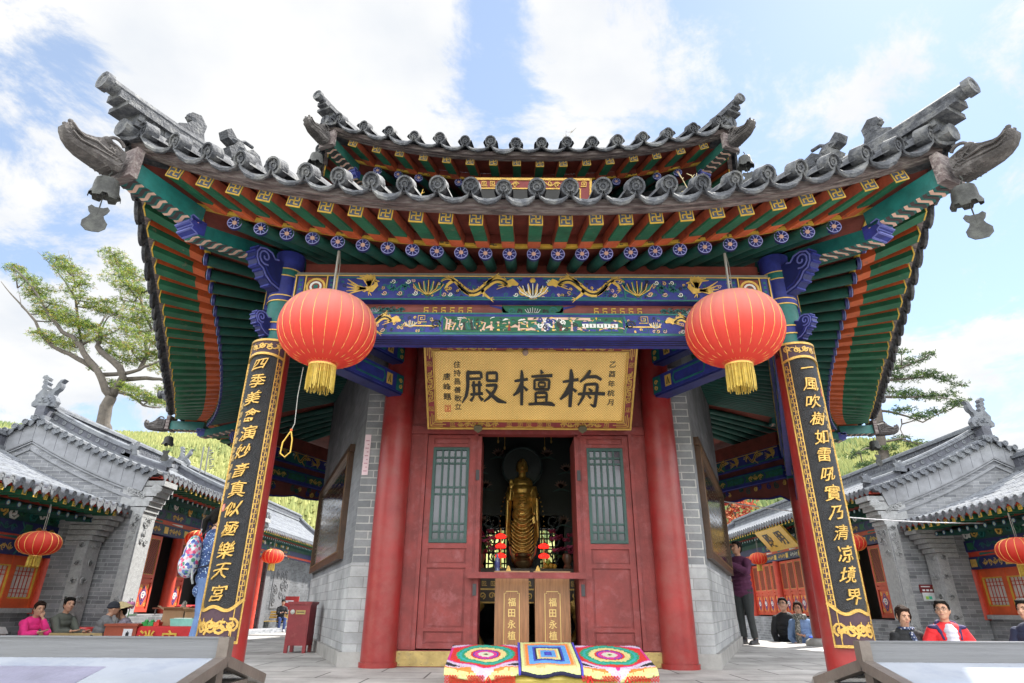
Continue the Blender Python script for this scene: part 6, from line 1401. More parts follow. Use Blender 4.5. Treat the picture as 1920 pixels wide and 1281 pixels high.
    while y < lim:
        vine(m, y, y+.5, 0, .085, fr1, (0, 1)[q % 2]); m.ribbon([(y+.6, -.1), (y+.68, 0), (y+.6, .1)], .03, fr1, .004, 1); m.ribbon([(y+.68, 0), (y+.86, 0)], .14, fr1, .003, 5 if q % 2 else 1)
        vine(m, y, y+.55, 0, .085, fr2, 0 if q % 3 else 2); m.ribbon([(y+.62, -.11), (y+.7, 0), (y+.62, .11)], .03, fr2, .004, 1); m.ribbon([(y+.72, 0), (y+.9, 0)], .15, fr2, .003, 0); m.ribbon([(y+.1, 0), (y+.6, .0)], [.01, .05], fr4, .004, (2, 1)[q % 2])
        for k in range(4): m.ribbon(spiral(y+.12+.24*k, .02*(-1)**k, .11, .02, k+q, 1.4*(-1)**k, 10), .035, fr3, .015+.01*(k % 2), (1, 0, 2, 5)[(k+q) % 4]); 
        y += .96; q += 1
    m.build('lintel_painting', DECO, L_)
    # fronts
    cy = Yg+.62 if not wing else Y1-.62
    cys = [Yg+.72+2.55*k for k in range(int((Ln-.8)/2.55)+1)] if not wing else [Y1-.30-2.3*k for k in range(3)]
    for y in cys: m = MB(); m.lathe([(.13, zf), (.13, zE-.86)], 14, 0, P(fa+.02, y, 0)); m.build('hall_column', HALLW, t, smooth=True)
    if wing:
        m = MB(); B(m, fa+.06, fa+.3, Yg, Y1, zg, zf+.02); m.build('dado_wall', BRICKH, t); m = MB(); B(m, fa-.04, fa+.34, Yg, Y1-.45, zf+.02, zf+.10); m.build('window_sill', CARV, t)
        z0, z1 = zf+.10, zE-.86
        for k in range(len(cys)-1):
            yb, ya = cys[k]-.13, cys[k+1]+.13; w3 = (yb-ya)/3
            m = MB(); B(m, fa+.05, fa+.14, ya, yb, z0, z0+.16); B(m, fa+.05, fa+.14, ya, yb, z1-.16, z1)
            for q in range(4): B(m, fa+.04, fa+.15, ya+w3*q-.055, ya+w3*q+.055, z0, z1)
            B(m, fa+.125, fa+.2, ya, yb, z0, z1, 1); wf = m.build('window_frame', [HALLO, PAPER], t)
            for q in range(3):
                m = MB(); a0, a1 = ya+w3*q+.06, ya+w3*(q+1)-.06; zb, zt = z0+.17, z1-.17
                for y_ in (a0, a1): B(m, fa+.05, fa+.08, y_-.012, y_+.012, zb, zt, 1)
                for z_ in (zb, zt): B(m, fa+.05, fa+.08, a0, a1, z_-.012, z_+.012, 1)
                for s_ in range(1, 6): y_ = a0+(a1-a0)*s_/6; B(m, fa+.112, fa+.122, y_-.006, y_+.006, zb, zt, 0)
                for z_ in (zb+.08, zb+.15, zt-.15, zt-.08): B(m, fa+.112, fa+.121, a0, a1, z_-.006, z_+.006, 0)
                m.build('window_lattice', [HALLW, YELL], wf)
    else:
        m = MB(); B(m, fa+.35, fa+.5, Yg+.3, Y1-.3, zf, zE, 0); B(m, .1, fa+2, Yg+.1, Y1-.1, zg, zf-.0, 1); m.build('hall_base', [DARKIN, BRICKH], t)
        z0, z1 = zf+.04, zE-.88
        for k in range(len(cys)-1):
            ya, yb = cys[k]+.14, cys[k+1]-.14; w4 = (yb-ya)/4
            for q in range(4):
                if k in (1, 4) and q in (1, 2): continue
                if k == 0 and q == 3: continue
                y0_, y1_ = ya+w4*q+.01, ya+w4*(q+1)-.01; m = MB(); zm_ = z0+(z1-z0)*.40
                B(m, fa+.06, fa+.10, y0_, y1_, z0, z1, 0)
                for y_ in (y0_+.035, y1_-.035): B(m, fa+.035, fa+.06, y_-.035, y_+.035, z0, z1, 0)
                for z_ in (z0+.04, zm_, zm_+.1, z1-.04): B(m, fa+.035, fa+.06, y0_+.07, y1_-.07, z_-.035, z_+.035, 0)
                B(m, fa+.052, fa+.062, y0_+.08, y1_-.08, zm_+.14, z1-.08, 1)
                lf = m.build('hall_door', [HALLW, mat('lattice_back', (.10, .03, .02), .6)], t)
                m = MB(); fr = (P(fa+.051, 0, 0), uy, Z, -ux); b0, b1, c0, c1 = y0_+.08, y1_-.08, zm_+.14, z1-.08
                m.ribbon([(b0, c0), (b1, c0), (b1, c1), (b0, c1), (b0, c0)], .016, fr, .012, 1)
                d_ = .075; u = b0-(c1-c0)
                while u < b1:
                    xa, xb = max(b0, u), min(b1, u+c1-c0)
                    if xb > xa: m.ribbon([(xa, c0+xa-u), (xb, c0+xb-u)], .014, fr, .008, 0); m.ribbon([(xa, c1-(xa-u)), (xb, c1-(xb-u))], .014, fr, .006, 0)
                    u += d_
                m.build('door_lattice', [mat('lattice_red', (.30, .05, .03), .5), GOLDL], lf)
                m = MB(); yc = (y0_+y1_)/2; zc_ = (z0+.08+zm_-.04)/2; fr = (P(fa+.059, yc, zc_), uy, Z, -ux); wx = (y1_-y0_)/2-.09; wz = (zm_-z0)/2-.09
                m.ribbon([(-wx, 0), (wx, 0)], wz*2, fr, .003, 0); m.ribbon([(0, -wz*.8), (wx*.75, 0), (0, wz*.8), (-wx*.75, 0), (0, -wz*.8)], .035, fr, .007, 1); m.ribbon(spiral(0, 0, wx*.5, .01, 0, 1.5, 12), .03, fr, .01, 2); m.ribbon([(0, -wz*.5), (0, wz*.5)], .05, fr, .009, 1)
                for q2 in (-1, 1):
                    for q3 in (-1, 1): m.ribbon(spiral(q2*wx*.75, q3*wz*.75, .05, .01, q2, 1.2*q3, 8), .016, fr, .007, 3)
                m.build('door_panel', [HALLO, BLUE, WHITEP, GOLDP], lf)
        # carved end pier with a corbelled head
        for yg, s2 in ((Yg, 1), (Y1, -1)):
            m = MB(); ya, yb = sorted((yg, yg+s2*.46)); zt = zE-.75
            B(m, .16, .66, ya-.012, yb+.012, zg, zt, 0); B(m, .145, .16, ya-.01, yb+.01, zg+.0, zt, 1); fr = (P(.40, yg-s2*.012, 0), ux, Z, -uy*s2)
            m.ribbon([(-.13, zg+.1), (-.13, zt)], .20, fr, .012, 1)
            for q in range(7):
                f = q/6; B(m, .14-.30*f**1.3, .66, ya-.024, yb+.024, zt+.72*q/7, zt+.72*(q+1)/7-(.02 if q % 2 else 0), 1)
            for z_, h_ in ((zg+.5, .5), (zg+1.1, .35), (zt-.35, .4), (zt-.05, .2)):
                for q in range(5): m.ribbon(spiral(-.13+random.uniform(-.05, .05), z_+random.uniform(-h_/2, h_/2), .055, .01, q, 1.4, 10), .02, fr, .03, 1)
                f5 = (P(.144, (ya+yb)/2, z_), uy, Z, -ux)
                for q in range(5): m.ribbon(spiral(random.uniform(-.12, .12), random.uniform(-h_/2, h_/2), .07, .01, q, 1.4, 10), .024, f5, .02, 1)
            f5 = (P(-.06, (ya+yb)/2, zt+.46), uy, Z, V((-sg*.8, 0, -.6)).normalized())
            m.ell(P(.0, yg-s2*.012, zt+.55), (.13, .03, .10), 10, 1)
            for q in range(6): m.ribbon(spiral(.05-.22+.06*q, zt+.40+.03*q, .05, .01, q, 1.3, 9), .02, fr, .035, 1)
            m.build('carved_pier', [BRICKH, CARV], t)
    if wing:
        m = MB(); ya, yb = Y1-.42, Y1-.04; zt = zE-.62
        B(m, .30, .74, ya, yb, zg, zt, 0); B(m, .28, .30, ya, yb, zg, zt, 1)
        for q in range(6): f = q/5; B(m, .28-.32*f**1.3, .74, ya-.01, yb+.01, zt+.58*q/6, zt+.58*(q+1)/6-.012, 1)
        f5 = (P(.279, (ya+yb)/2, 0), uy, Z, -ux); f6 = (P(.5, ya, 0), ux, Z, -uy); m.ribbon([(-.11, zg+.1), (-.11, zt)], .2, f6, .012, 1)
        for z_ in np.linspace(zg+.3, zt, 7):
            for q in range(3): m.ribbon(spiral(random.uniform(-.1, .1), z_, .06, .01, q, 1.4, 10), .022, f5, .02, 1); m.ribbon(spiral(-.11+random.uniform(-.05, .05), z_, .05, .01, q, 1.4, 10), .02, f6, .03, 1)
        m.build('carved_pier', [BRICKH, CARV], t)
        m = MB(); B(m, 1.2, 2*hd-.1, Y1-.2, Y1-.02, zg, zE+.2); B(m, .74, 1.02, Y1-.40, Y1-.02, zg, zE-.1); m.build('end_wall', BRICKH, t)
    return t
hall(-1, 7.5, 12.7, 6.0, 2.97, 4.22, 2.85, .40, -.58, 'grey tiled hall with a gable and carved piers, rising behind the 四季 couplet column')
hall(-1, 8.0, 5.2, 7.45, 2.245, 3.55, 3.0, .42, -.58, 'low wing with red barred windows built against the left gable, behind the seated people', wing=True)
hall(-1, 10.35, 23.0, 14, 3.45, 5.15, 2.3, -.3, -.46, 'farther grey hall seen between the 四季 couplet column and the brick wall')
hall(1, 8.0, 14.0, 17.5, 2.97, 4.27, 2.98, .36, -1.0, 'grey tiled hall with red lattice doors, rising behind the 一風 couplet column')
hall(1, 8.5, 5.2, 8.75, 2.22, 3.5, 3.0, .40, -1.0, 'low wing with red barred windows built against the right gable, behind the red-jacketed man', wing=True)
GS = 'small lanterns hanging from the side halls'
lantern((-7.95, 10.5, 1.50), .32, .36, 'small red lantern before the left wing windows, above the pink-jacketed woman', GS, rod=.62, big=False, fringe=.16, gores=16)
lantern((-7.55, 15.0, 2.02), .30, .36, 'small red lantern half hidden behind the woman with a floral backpack', GS, rod=.8, big=False, fringe=.16, gores=16)
lantern((-10.4, 27.6, 2.55), .46, .56, 'red lantern beside the red column above the man on the bench', GS, rod=.8, big=False, fringe=.26, gores=16)
lantern((-12.0, 37.5, 2.15), .26, .32, 'tiny red lantern farthest back, partly behind the brick wall edge', GS, rod=1.2, big=False, fringe=.2, gores=16)
lantern((8.35, 10.75, 1.50), .34, .40, 'dusty red lantern before the right wing windows at the right photo edge', GS, rod=.62, big=False, fringe=.18, gores=16)
lantern((7.85, 15.0, 2.02), .30, .36, 'red lantern mostly hidden behind the 一風 couplet board', GS, rod=.8, big=False, fringe=.16, gores=16)
lantern((8.0, 21.3, 2.12), .28, .36, 'dull red lantern beside the head of the man in purple', GS, rod=.7, big=False, fringe=.18, gores=16)
# plaque and couplet of the right hall, notice, cameras, cable
t = thing('hall_plaque', 'yellow plaque with black characters tilted out under the right hall eave', 'plaque', (8.3, 19.8, 2.5), world=True)
o = V((8.15, 20.0, 2.62)); u = V((0, -1, 0)); v = V((-.62, 0, .78)).normalized(); w = u.cross(v); fr = (o, u, v, w); m = MB(); m.box(o, (2.1, .75, .06), 0, (u, v, w)); m.build('plaque_board', mat('plaque_yellow', (.55, .34, .05), .45, .2, 12), t)
m = MB()
for i, ch in enumerate('殿明'): engrave(m, ch, .52, flatP(fr), -.45+.9*i, 0, .04, 0, bold=.02)
m.build('plaque_characters', BLACK, t)
t = thing('hall_couplet', 'narrow yellow couplet strip with dark characters on the right hall front', 'couplet board', (8.9, 18.9, .5), world=True)
m = MB(); m.bx(8.82, 8.86, 18.95, 19.25, .55, 2.0); m.build('strip', mat('plaque_yellow', (.55, .34, .05)), t)
m = MB(); fr = (V((8.819, 19.1, 0)), V((0, -1, 0)), V((0, 0, 1)), V((-1, 0, 0))); fr = (fr[0], fr[1], fr[2], fr[1].cross(fr[2]))
m.ribbon([(0, .62), (0, 1.93)], .18, fr, .003, 0)
for i, ch in enumerate('四季乃清凉'): engrave(m, ch, .16, flatP(fr), 0, 1.8-.25*i, .006, 1)
m.build('strip_characters', [BLUED, YELL], t)
t = thing('wall_notice', 'dark red and white notice fixed to the right gable wall', 'notice', (8.6, 13.9, 1.0), world=True)
m = MB(); m.bx(8.52, 8.90, 13.955, 13.97, .92, 1.08, 0); m.bx(8.55, 8.90, 13.95, 13.965, .76, .92, 1); m.bx(8.80, 8.88, 13.948, 13.955, .99, 1.05, 2); m.bx(8.60, 8.66, 13.944, 13.95, .79, .85, 3); m.bx(8.67, 8.73, 13.944, 13.95, .79, .85, 4)
for q in range(3): m.bx(8.57+.08*q, 8.62+.08*q, 13.948, 13.955, .95, .985, 1)
m.bx(8.55, 8.74, 13.948, 13.955, 1.03, 1.05, 1); m.build('notice_board', [mat('notice_red', (.16, .015, .02), .5), mat('notice_white', (.6, .62, .64), .6), YELL, mat('notice_lime', (.35, .6, .08), .6), mat('notice_green', (.05, .45, .3), .6)], t)
def seccam(loc, sg, label, c):
    t = thing('security_camera', label, 'security camera', loc); mt = mat('camera_%d' % (sg > 0), c, .4)
    m = MB(); m.beam((0, 0, 0), (-sg*.20, -.10, -.05), .075, .075, 0); m.beam((-sg*.02, .0, .045), (-sg*.24, -.11, -.01), .10, .012, 0); m.build('housing', mt, t)
    m = MB(); m.tube([(sg*.05, .06, .14), (0, .02, .10), (-sg*.06, -.03, .02)], .015, 6); m.build('mount', mt, t); m = MB(); m.lathe([(.03, 0), (.03, .01), (.001, .006)], 10, 0, (-sg*.203, -.102, -.052), (V((0, 0, 1)), V((0, 1, 0)), V((-sg, -.5, -.2)).normalized())); m.build('lens', BLACK, t)
seccam((-8.55, 12.45, 2.02), -1, 'small turquoise security camera under the left wing eave', (.05, .35, .30)); seccam((9.15, 13.7, 1.97), 1, 'small white security camera under the right wing eave', (.6, .62, .65))
m = MB(); m.tube([(3.9, 12.3, 2.55)]+[tuple(V((3.9, 12.3, 2.55)).lerp(V((11, 12.0, 2.2)), f)+V((0, 0, -.9*f*(1-f)))) for f in np.linspace(.08, 1, 14)], .012, 5); tag(m.build('cable', mat('pale_cable', (.5, .5, .52), .5)), 'thin pale cable sagging across the right side of the court', 'cable')
# steps and bench at the back left
t = thing('stone_steps', 'pale stone steps with a sloping side slab before the farther hall', 'steps', (-9.6, 27, -1.0), world=True)
m = MB()
for q in range(4): m.bx(-10.6, -8.6+.0, 25.2+.35*q, 28.0, -1.0+.18*q*.8, -1.0+.18*.8*(q+1), 0)
m.build('treads', STONE, t); m = MB(); m.prism([(24.9, -.99), (26.7, -.38), (28, -.38), (28, -1)], (V((-8.6, 0, 0)), V((0, 1, 0)), V((0, 0, 1)), V((1, 0, 0))), .32); m.build('side_slab', STONE, t)
# ---------------------------------------------------------------- trees (limbs and leaf clumps at their own distance and depth)
CAMP = V((-.2, 0, .565))
def at(px, py, Y):
    d = fw*1140+rtv*(px-960)+upv*(640.5-py); return CAMP+d*(Y/d.y)
BARK = mat('larch_bark', (.085, .075, .065), .9, .35, 6, .8, c2=(.10, .085, .07), thr=.55, sc2=8)
BARKD = mat('dark_bark', (.08, .068, .058), .9, .35, 6, .8)
def tree(label, Y, limbs, blobs, mats, bark, seed, per=420, R0=.36, flat=.6, blade=(.10, .020), kind='tree', tuft=7, droop=.0, depth=.8):
    r = random.Random(seed); base = at(*limbs[0][0][0], Y); t = thing(kind, label, 'tree', (base.x, base.y, -1.0), world=True)
    m = MB(); dz = lambda f: r.uniform(-1, 1)*depth*f; ends = []
    for pts, r0, r1 in limbs:
        d0 = dz(.6); P = [at(x, y, Y+d0*min(1, i/2)) for i, (x, y) in enumerate(pts)]
        Q = [P[0]]
        for a, b in zip(P, P[1:]): Q += [a.lerp(b, .5)+V((r.uniform(-.04, .04), r.uniform(-.05, .05), r.uniform(-.04, .04))), b]
        n = len(Q); m.tube(Q, [r0+(r1-r0)*i/(n-1) for i in range(n)], 8)
        ends.append(Q)
    b0 = ends[0][0]; m.tube([V((b0.x+.1, b0.y, -1.05)), V((b0.x+.05, b0.y, b0.z*.5)), b0], [limbs[0][1]*1.5, limbs[0][1]*1.15, limbs[0][1]], 10)
    allp = [q for Q in ends for q in Q]
    lm = MB()
    for bx_, by_, k in blobs:
        c = at(bx_, by_, Y+dz(1)); near = min(allp, key=lambda q: (q-c).length)
        R_ = R0*k*r.uniform(.75, 1.2)
        m.tube([near, near.lerp(c, .6)+V((0, 0, -.08)), c], [.035, .022, .012], 5)
        nt = int(per*k*k/tuft)
        for q in range(nt):
            # twigs sweep out from the clump, each with tufts of needles
            a = r.uniform(0, 6.283); ph = r.gauss(0, .55); rad = R_*r.random()**.45
            p = c+V((cos(a)*cos(ph)*rad*1.25, sin(a)*cos(ph)*rad*1.1, sin(ph)*rad*flat*1.3-droop*rad)); mi = r.choices(range(len(mats)), weights=[3, 3, 2, 1][:len(mats)])[0]
            if q % 9 == 0: m.tube([c, p], [.009, .005], 3, cap=False)
            for j in range(tuft):
                d = V((r.gauss(0, 1), r.gauss(0, 1), r.gauss(0, .7)-droop)).normalized(); l = blade[0]*r.uniform(.6, 1.3); sdv = d.cross(V((r.gauss(0, 1), r.gauss(0, 1), r.gauss(0, 1)))).normalized()*blade[1]; o = p+V((r.gauss(0, .03), r.gauss(0, .03), r.gauss(0, .02)))
                lm.add([o-sdv*.5, o+sdv*.5, o+d*l*.6+sdv, o+d*l, o+d*l*.6-sdv], [(0, 1, 2, 3, 4)], mi)
    m.build('trunk', bark, t, smooth='all'); lm.build('crown', mats, t); return t
LF = lambda n, c: mat('leaf_'+n, c, .8, .3, 9, 0, spec=.25)
LM = [LF('lime', (.25, .30, .045)), LF('green', (.14, .21, .035)), LF('deep', (.06, .12, .03)), LF('ochre', (.32, .24, .05))]
tree('old larch with twisted limbs and sparse yellow green needles beyond the left gable', 24,
     [([(196, 812), (193, 795), (199, 762), (209, 744)], .28, .21), ([(209, 744), (198, 732), (187, 703), (166, 675), (152, 650), (137, 632), (116, 622), (92, 592), (76, 562), (42, 517), (23, 500)], .17, .02), ([(180, 694), (160, 680), (131, 664), (100, 650), (75, 624), (66, 602), (49, 582), (22, 553), (2, 528)], .12, .012),
      ([(209, 744), (231, 708), (225, 690), (200, 668), (182, 650), (190, 630), (186, 612), (197, 592)], .18, .03), ([(192, 703), (237, 700), (262, 693), (284, 684), (300, 676)], .10, .03), ([(231, 712), (274, 709), (300, 711), (322, 714)], .11, .04), ([(205, 728), (244, 741), (268, 760), (300, 765)], .08, .02),
      ([(262, 692), (275, 668), (272, 640), (285, 618), (268, 580), (262, 552), (236, 526), (222, 490)], .09, .02), ([(150, 650), (165, 640), (183, 632), (196, 605), (215, 588)], .07, .02), ([(143, 575), (141, 555), (128, 538), (113, 517), (97, 500), (70, 472)], .05, .008), ([(152, 650), (146, 610), (143, 575)], .06, .05), ([(141, 540), (135, 500), (128, 470)], .03, .006), ([(66, 602), (40, 575), (33, 540)], .03, .006)],
     [(30, 503, .8), (52, 522, .9), (72, 540, 1), (62, 552, .7), (95, 568, 1), (82, 585, .8), (110, 588, .9), (112, 600, .9), (75, 625, .7), (92, 632, .8), (112, 640, .9), (135, 648, .8), (150, 605, .9), (130, 590, .9), (108, 484, .8), (122, 500, .9), (138, 512, .9), (150, 530, .8), (135, 545, .7), (152, 558, .6), (180, 575, .9), (198, 566, .8), (208, 585, .9), (168, 612, .9), (190, 628, .9), (150, 632, .9), (213, 477, .9), (226, 494, 1), (222, 518, .9), (246, 512, 1), (240, 535, 1), (262, 545, 1), (250, 566, 1), (268, 585, 1.1), (246, 600, 1), (228, 615, .9), (262, 622, 1), (222, 646, .9), (244, 652, 1), (284, 640, 1), (290, 605, 1), (205, 662, .7), (236, 676, .8), (270, 672, .9), (296, 664, .9), (210, 716, .6), (232, 722, .7), (250, 728, .7), (282, 746, .8), (302, 752, .8), (312, 730, .8), (262, 740, .6), (180, 690, .4), (305, 690, .9), (312, 640, 1), (318, 580, 1.0), (320, 520, .8)],
     LM, BARK, 11, per=1900, R0=.66, flat=.42, blade=(.085, .009), kind='larch_tree', droop=.12, tuft=9)
PM = [LF('pine', (.055, .10, .03)), LF('pine_deep', (.03, .065, .025)), LF('pine_light', (.11, .16, .04))]
tree('dark pine with flat tiered branches beyond the right gable', 27,
     [([(1662, 880), (1657, 850), (1650, 810), (1646, 770), (1638, 730), (1636, 690), (1650, 640)], .24, .09), ([(1646, 770), (1680, 775), (1730, 792), (1780, 768)], .07, .015), ([(1640, 742), (1690, 745), (1740, 742), (1805, 752)], .08, .015), ([(1637, 715), (1680, 712), (1740, 705), (1805, 722)], .08, .015), ([(1637, 695), (1690, 690), (1748, 663)], .07, .015), ([(1653, 830), (1690, 822), (1735, 835)], .06, .012), ([(1655, 845), (1625, 840), (1596, 856)], .05, .012), ([(1690, 786), (1688, 805), (1700, 826)], .03, .01)],
     [(1662, 690, 1), (1690, 684, .9), (1716, 676, .8), (1742, 664, .6), (1675, 706, .9), (1705, 706, 1), (1738, 702, 1), (1772, 710, .8), (1800, 722, .6), (1668, 735, .9), (1700, 738, 1), (1735, 742, 1), (1768, 742, .9), (1800, 752, .7), (1690, 768, .8), (1725, 780, .9), (1756, 772, .8), (1788, 760, .7), (1690, 822, .8), (1718, 832, .8), (1736, 838, .5), (1668, 840, .8), (1636, 838, .8), (1608, 850, .7), (1596, 856, .4), (1640, 872, .9), (1678, 858, .9), (1618, 872, .7), (1655, 660, .9), (1690, 660, .6)],
     PM, BARKD, 12, per=620, R0=.60, flat=.32, blade=(.12, .016), kind='pine_tree')
MM = [LF('maple_orange', (.50, .13, .05)), LF('maple_red', (.38, .06, .04)), LF('maple_salmon', (.58, .25, .14))]
tree('salmon red maple behind the man in purple', 33, [([(1385, 1030), (1382, 990), (1376, 950)], .10, .06), ([(1382, 985), (1405, 960), (1410, 915)], .05, .02), ([(1378, 960), (1355, 930), (1350, 900)], .05, .02)],
     [(1362, 905, 1), (1384, 898, 1), (1404, 925, 1), (1376, 938, 1), (1358, 962, 1), (1392, 972, 1), (1415, 1000, .9), (1372, 1000, 1), (1408, 985, .8), (1350, 935, 1), (1340, 980, 1), (1360, 880, .9), (1425, 1005, .6), (1395, 950, .8), (1340, 900, 1)], MM, BARKD, 13, per=420, R0=.62, flat=.45, blade=(.13, .05), kind='maple_tree', tuft=5)
t = thing('aerial_pole', 'pair of thin grey aerial poles standing on the roof ridge of the gable hall', 'aerial', tuple(at(384, 888, 20)), world=True)
for x0, x1 in ((374, 382), (384, 392)): m = MB(); m.tube([at(x0, 888, 20), at(x1, 838, 20)], .022, 6); m.build('pole', mat('pole_grey', (.13, .13, .13), .5), t)
m = MB()
for q in range(9): p = at(394, 846+q*4.2, 20); m.tube([p+V((-.03, 0, 0)), p+V((.10*(.5+.5*sin(q*2)), .03, .04))], .018, 5)
m.build('aerial_arm', mat('pole_grey', (.13, .13, .13)), t)
# ---------------------------------------------------------------- people
SKIN = mat('skin', (.50, .28, .19), .5, .12, 12, .05); SKIN2 = mat('tanned_skin', (.40, .21, .13), .5, .12, 12, .05)
HAIRB = mat('black_hair', (.010, .009, .008), .75, .3, 40, .5, stretch=(6, 6, 1), spec=.15); HAIRN = mat('brown_hair', (.026, .014, .010), .75, .3, 40, .5, stretch=(6, 6, 1), spec=.15)
LIP = mat('lip', (.36, .12, .10), .5); EYE = mat('eye_dark', (.015, .012, .012), .3)
def person(label, loc, rz, h, top, bot, shoe, hair='short', hairm=None, skin=None, sit=0, lean=0.0, hyaw=0.0, hpitch=0.0, armL=None, armR=None, bulk=1.0, vox=.009, seat=.45, stride=0.0, toplen=.10, female=False, glasses=False, group=None):
    t = thing('person', label, 'person', loc, rz); s = h/1.72; skin = skin or SKIN; hairm = hairm or HAIRB
    hz = (seat+.09 if sit else .90)
    cl, sl_ = cos(lean), sin(lean)
    pel = V((0, 0, hz))
    def U(x, y, z): return pel+V((x, y*cl-z*sl_, z*cl+y*sl_))
    sw = .165 if female else .19
    sh = {1: U(sw*.96, .0, .475), -1: U(-sw*.96, .0, .475)}
    el, wr = {}, {}
    for sg, a in ((1, armL), (-1, armR)):
        if a: e, w = a; el[sg] = sh[sg]+V(e); wr[sg] = el[sg]+V(w)
        else: el[sg] = sh[sg]+V((sg*.05, .03, -.285)); wr[sg] = el[sg]+V((-sg*.01, -.06, -.235))
    hip, kn, an = {}, {}, {}
    for sg in (1, -1):
        hip[sg] = pel+V((sg*.085, 0, -.02))
        if sit: kn[sg] = pel+V((sg*.11, -.42, .0)); an[sg] = V((sg*.11, -.38, .09))
        else: kn[sg] = V((sg*.095, -.02-stride*sg*.5, .48)); an[sg] = V((sg*.105, .03-stride*sg, .085))
    nk = U(0, .005, .535); hc = U(0, -.02, .70)
    cy, sy = cos(hyaw), sin(hyaw); cp, sp = cos(hpitch), sin(hpitch)
    hX = V((cy, sy, 0)); hF0 = V((sy, -cy, 0)); hF = hF0*cp+V((0, 0, sp)); hZ = hX.cross(-hF).normalized()   # right, forward, up
    if hZ.z < 0: hZ = -hZ
    R3 = (hX, -hF, hZ); Hh = lambda x, f, z: hc+hX*x+hF*f+hZ*z
    S = lambda v: V(v)*s
    b = MB()
    T = lambda mb, pts, rs, n=10: mb.tube([S(p) for p in pts], [q*s for q in rs], n)
    E = lambda mb, c, r, R=None, n=12: mb.ell(S(c), tuple(q*s for q in r), n, 0, R)
    rt3 = (V((1, 0, 0)), V((0, cl, sl_)), V((0, -sl_, cl)))
    w = bulk
    for z, rx, ry in ((.0, .155, .105), (.10, .145, .10), (.20, .140, .098), (.30, .15, .105), (.40, .160, .105), (.47, .155, .09)): E(b, U(0, 0, z), (rx*w*(.93 if female else 1), ry*w, .10), rt3, 14)
    T(b, [U(0, 0, .46), nk, hc+V((0, 0, -.06))], [.065, .054, .05])
    E(b, hc, (.074, .092, .108), R3, 16); E(b, Hh(0, .028, -.055), (.056, .058, .060), R3); E(b, Hh(0, -.02, .03), (.077, .085, .080), R3, 14)
    E(b, Hh(0, .050, -.092), (.026, .025, .018), R3)
    T(b, [Hh(0, .086, .012), Hh(0, .105, -.018), Hh(0, .094, -.026)], [.009, .016, .010], 8)
    for sg in (1, -1): E(b, Hh(sg*.076, -.008, -.008), (.012, .020, .032), R3, 8); E(b, Hh(sg*.034, .070, -.030), (.024, .018, .020), R3, 8); E(b, Hh(sg*.032, .074, .034), (.026, .012, .008), R3, 8)
    E(b, Hh(0, .082, -.050), (.024, .012, .007), R3, 8); E(b, Hh(0, .080, -.060), (.020, .012, .008), R3, 8)
    def hand(mb, sg):
        d = (wr[sg]-el[sg]).normalized(); side = d.cross(V((0, 1, .2))).normalized() if abs(d.z) > .5 else d.cross(V((0, 0, 1))).normalized(); nrm = side.cross(d).normalized()
        p0 = wr[sg]+d*.055; E(mb, p0, (.036, .018, .048), (side, nrm, d), 10)
        for q, ln in enumerate((.068, .078, .072, .056)):
            a = p0+side*((q-1.5)*.0175)+d*.036; k = a+d*ln*.5+nrm*.006; T(mb, [a, k, k+d*ln*.38+nrm*.020], [.0098, .0092, .0080], 7)
        a = p0-side*.030-d*.012; T(mb, [a, a-side*.022+d*.028+nrm*.008, a-side*.024+d*.060+nrm*.016], [.0115, .0105, .009], 7)
    for sg in (1, -1):
        T(b, [sh[sg], sh[sg].lerp(el[sg], .5), el[sg], el[sg].lerp(wr[sg], .35), wr[sg]], [.046*w, .042*w, .036, .036, .026]); hand(b, sg)
        T(b, [hip[sg], hip[sg].lerp(kn[sg], .5), kn[sg], kn[sg].lerp(an[sg], .35), an[sg]], [.085*w, .072*w, .053, .052, .036])
        E(b, an[sg]+V((0, -.065, -.045)), (.040, .115, .035))
    remesh(b, 'body', skin, t, vox*s, 2)
    # clothing
    c = MB(); g = .016
    zs = ((-toplen, .160, .115), (.0, .158, .112), (.10, .152, .108), (.20, .150, .106), (.30, .158, .112), (.40, .168, .112), (.475, .150, .092))
    for z, rx, ry in zs: E(c, U(0, 0, z), ((rx*(.93 if female else 1)+g)*w, (ry+g)*w, .10), rt3, 16)
    E(c, U(0, .01, .535), (.085, .075, .030), rt3, 12)
    for sg in (1, -1):
        E(c, sh[sg]+V((-sg*.012, 0, -.025)), (.070*w, .072*w, .070)); T(c, [sh[sg]+V((-sg*.03, 0, .0)), sh[sg].lerp(el[sg], .5), el[sg], el[sg].lerp(wr[sg], .4), wr[sg]-(wr[sg]-el[sg])*.08], [.068*w, .066*w, .060*w, .055*w, .044]); E(c, el[sg], (.060*w, .060*w, .060))
        for q in range(4): a = el[sg].lerp(sh[sg], .12*q); T(c, [a+V((-.03, -.045, .01)), a+V((.03, -.05, -.005))], [.010, .010], 6)
    for q in range(6): z = -.02+.07*q; T(c, [U(-.13, -.10*w, z), U(-.02, -.135*w, z-.02), U(.10, -.12*w, z+.01)], [.008, .012, .006], 6)
    remesh(c, 'jacket' if not female else 'blouse', top, t, vox*1.1*s, 3)
    c = MB(); E(c, pel+V((0, 0, -.01)), (.165*w, .125*w, .10), None, 14)
    for sg in (1, -1): T(c, [hip[sg], hip[sg].lerp(kn[sg], .5), kn[sg], kn[sg].lerp(an[sg], .4), an[sg].lerp(kn[sg], .05)], [.100*w, .086*w, .070, .064, .060]); T(c, [an[sg].lerp(kn[sg], .12)+V((-.05, -.03, 0)), an[sg].lerp(kn[sg], .10)+V((.05, -.03, 0))], [.012, .012], 6)
    remesh(c, 'trousers', bot, t, vox*1.2*s, 3)
    c = MB()
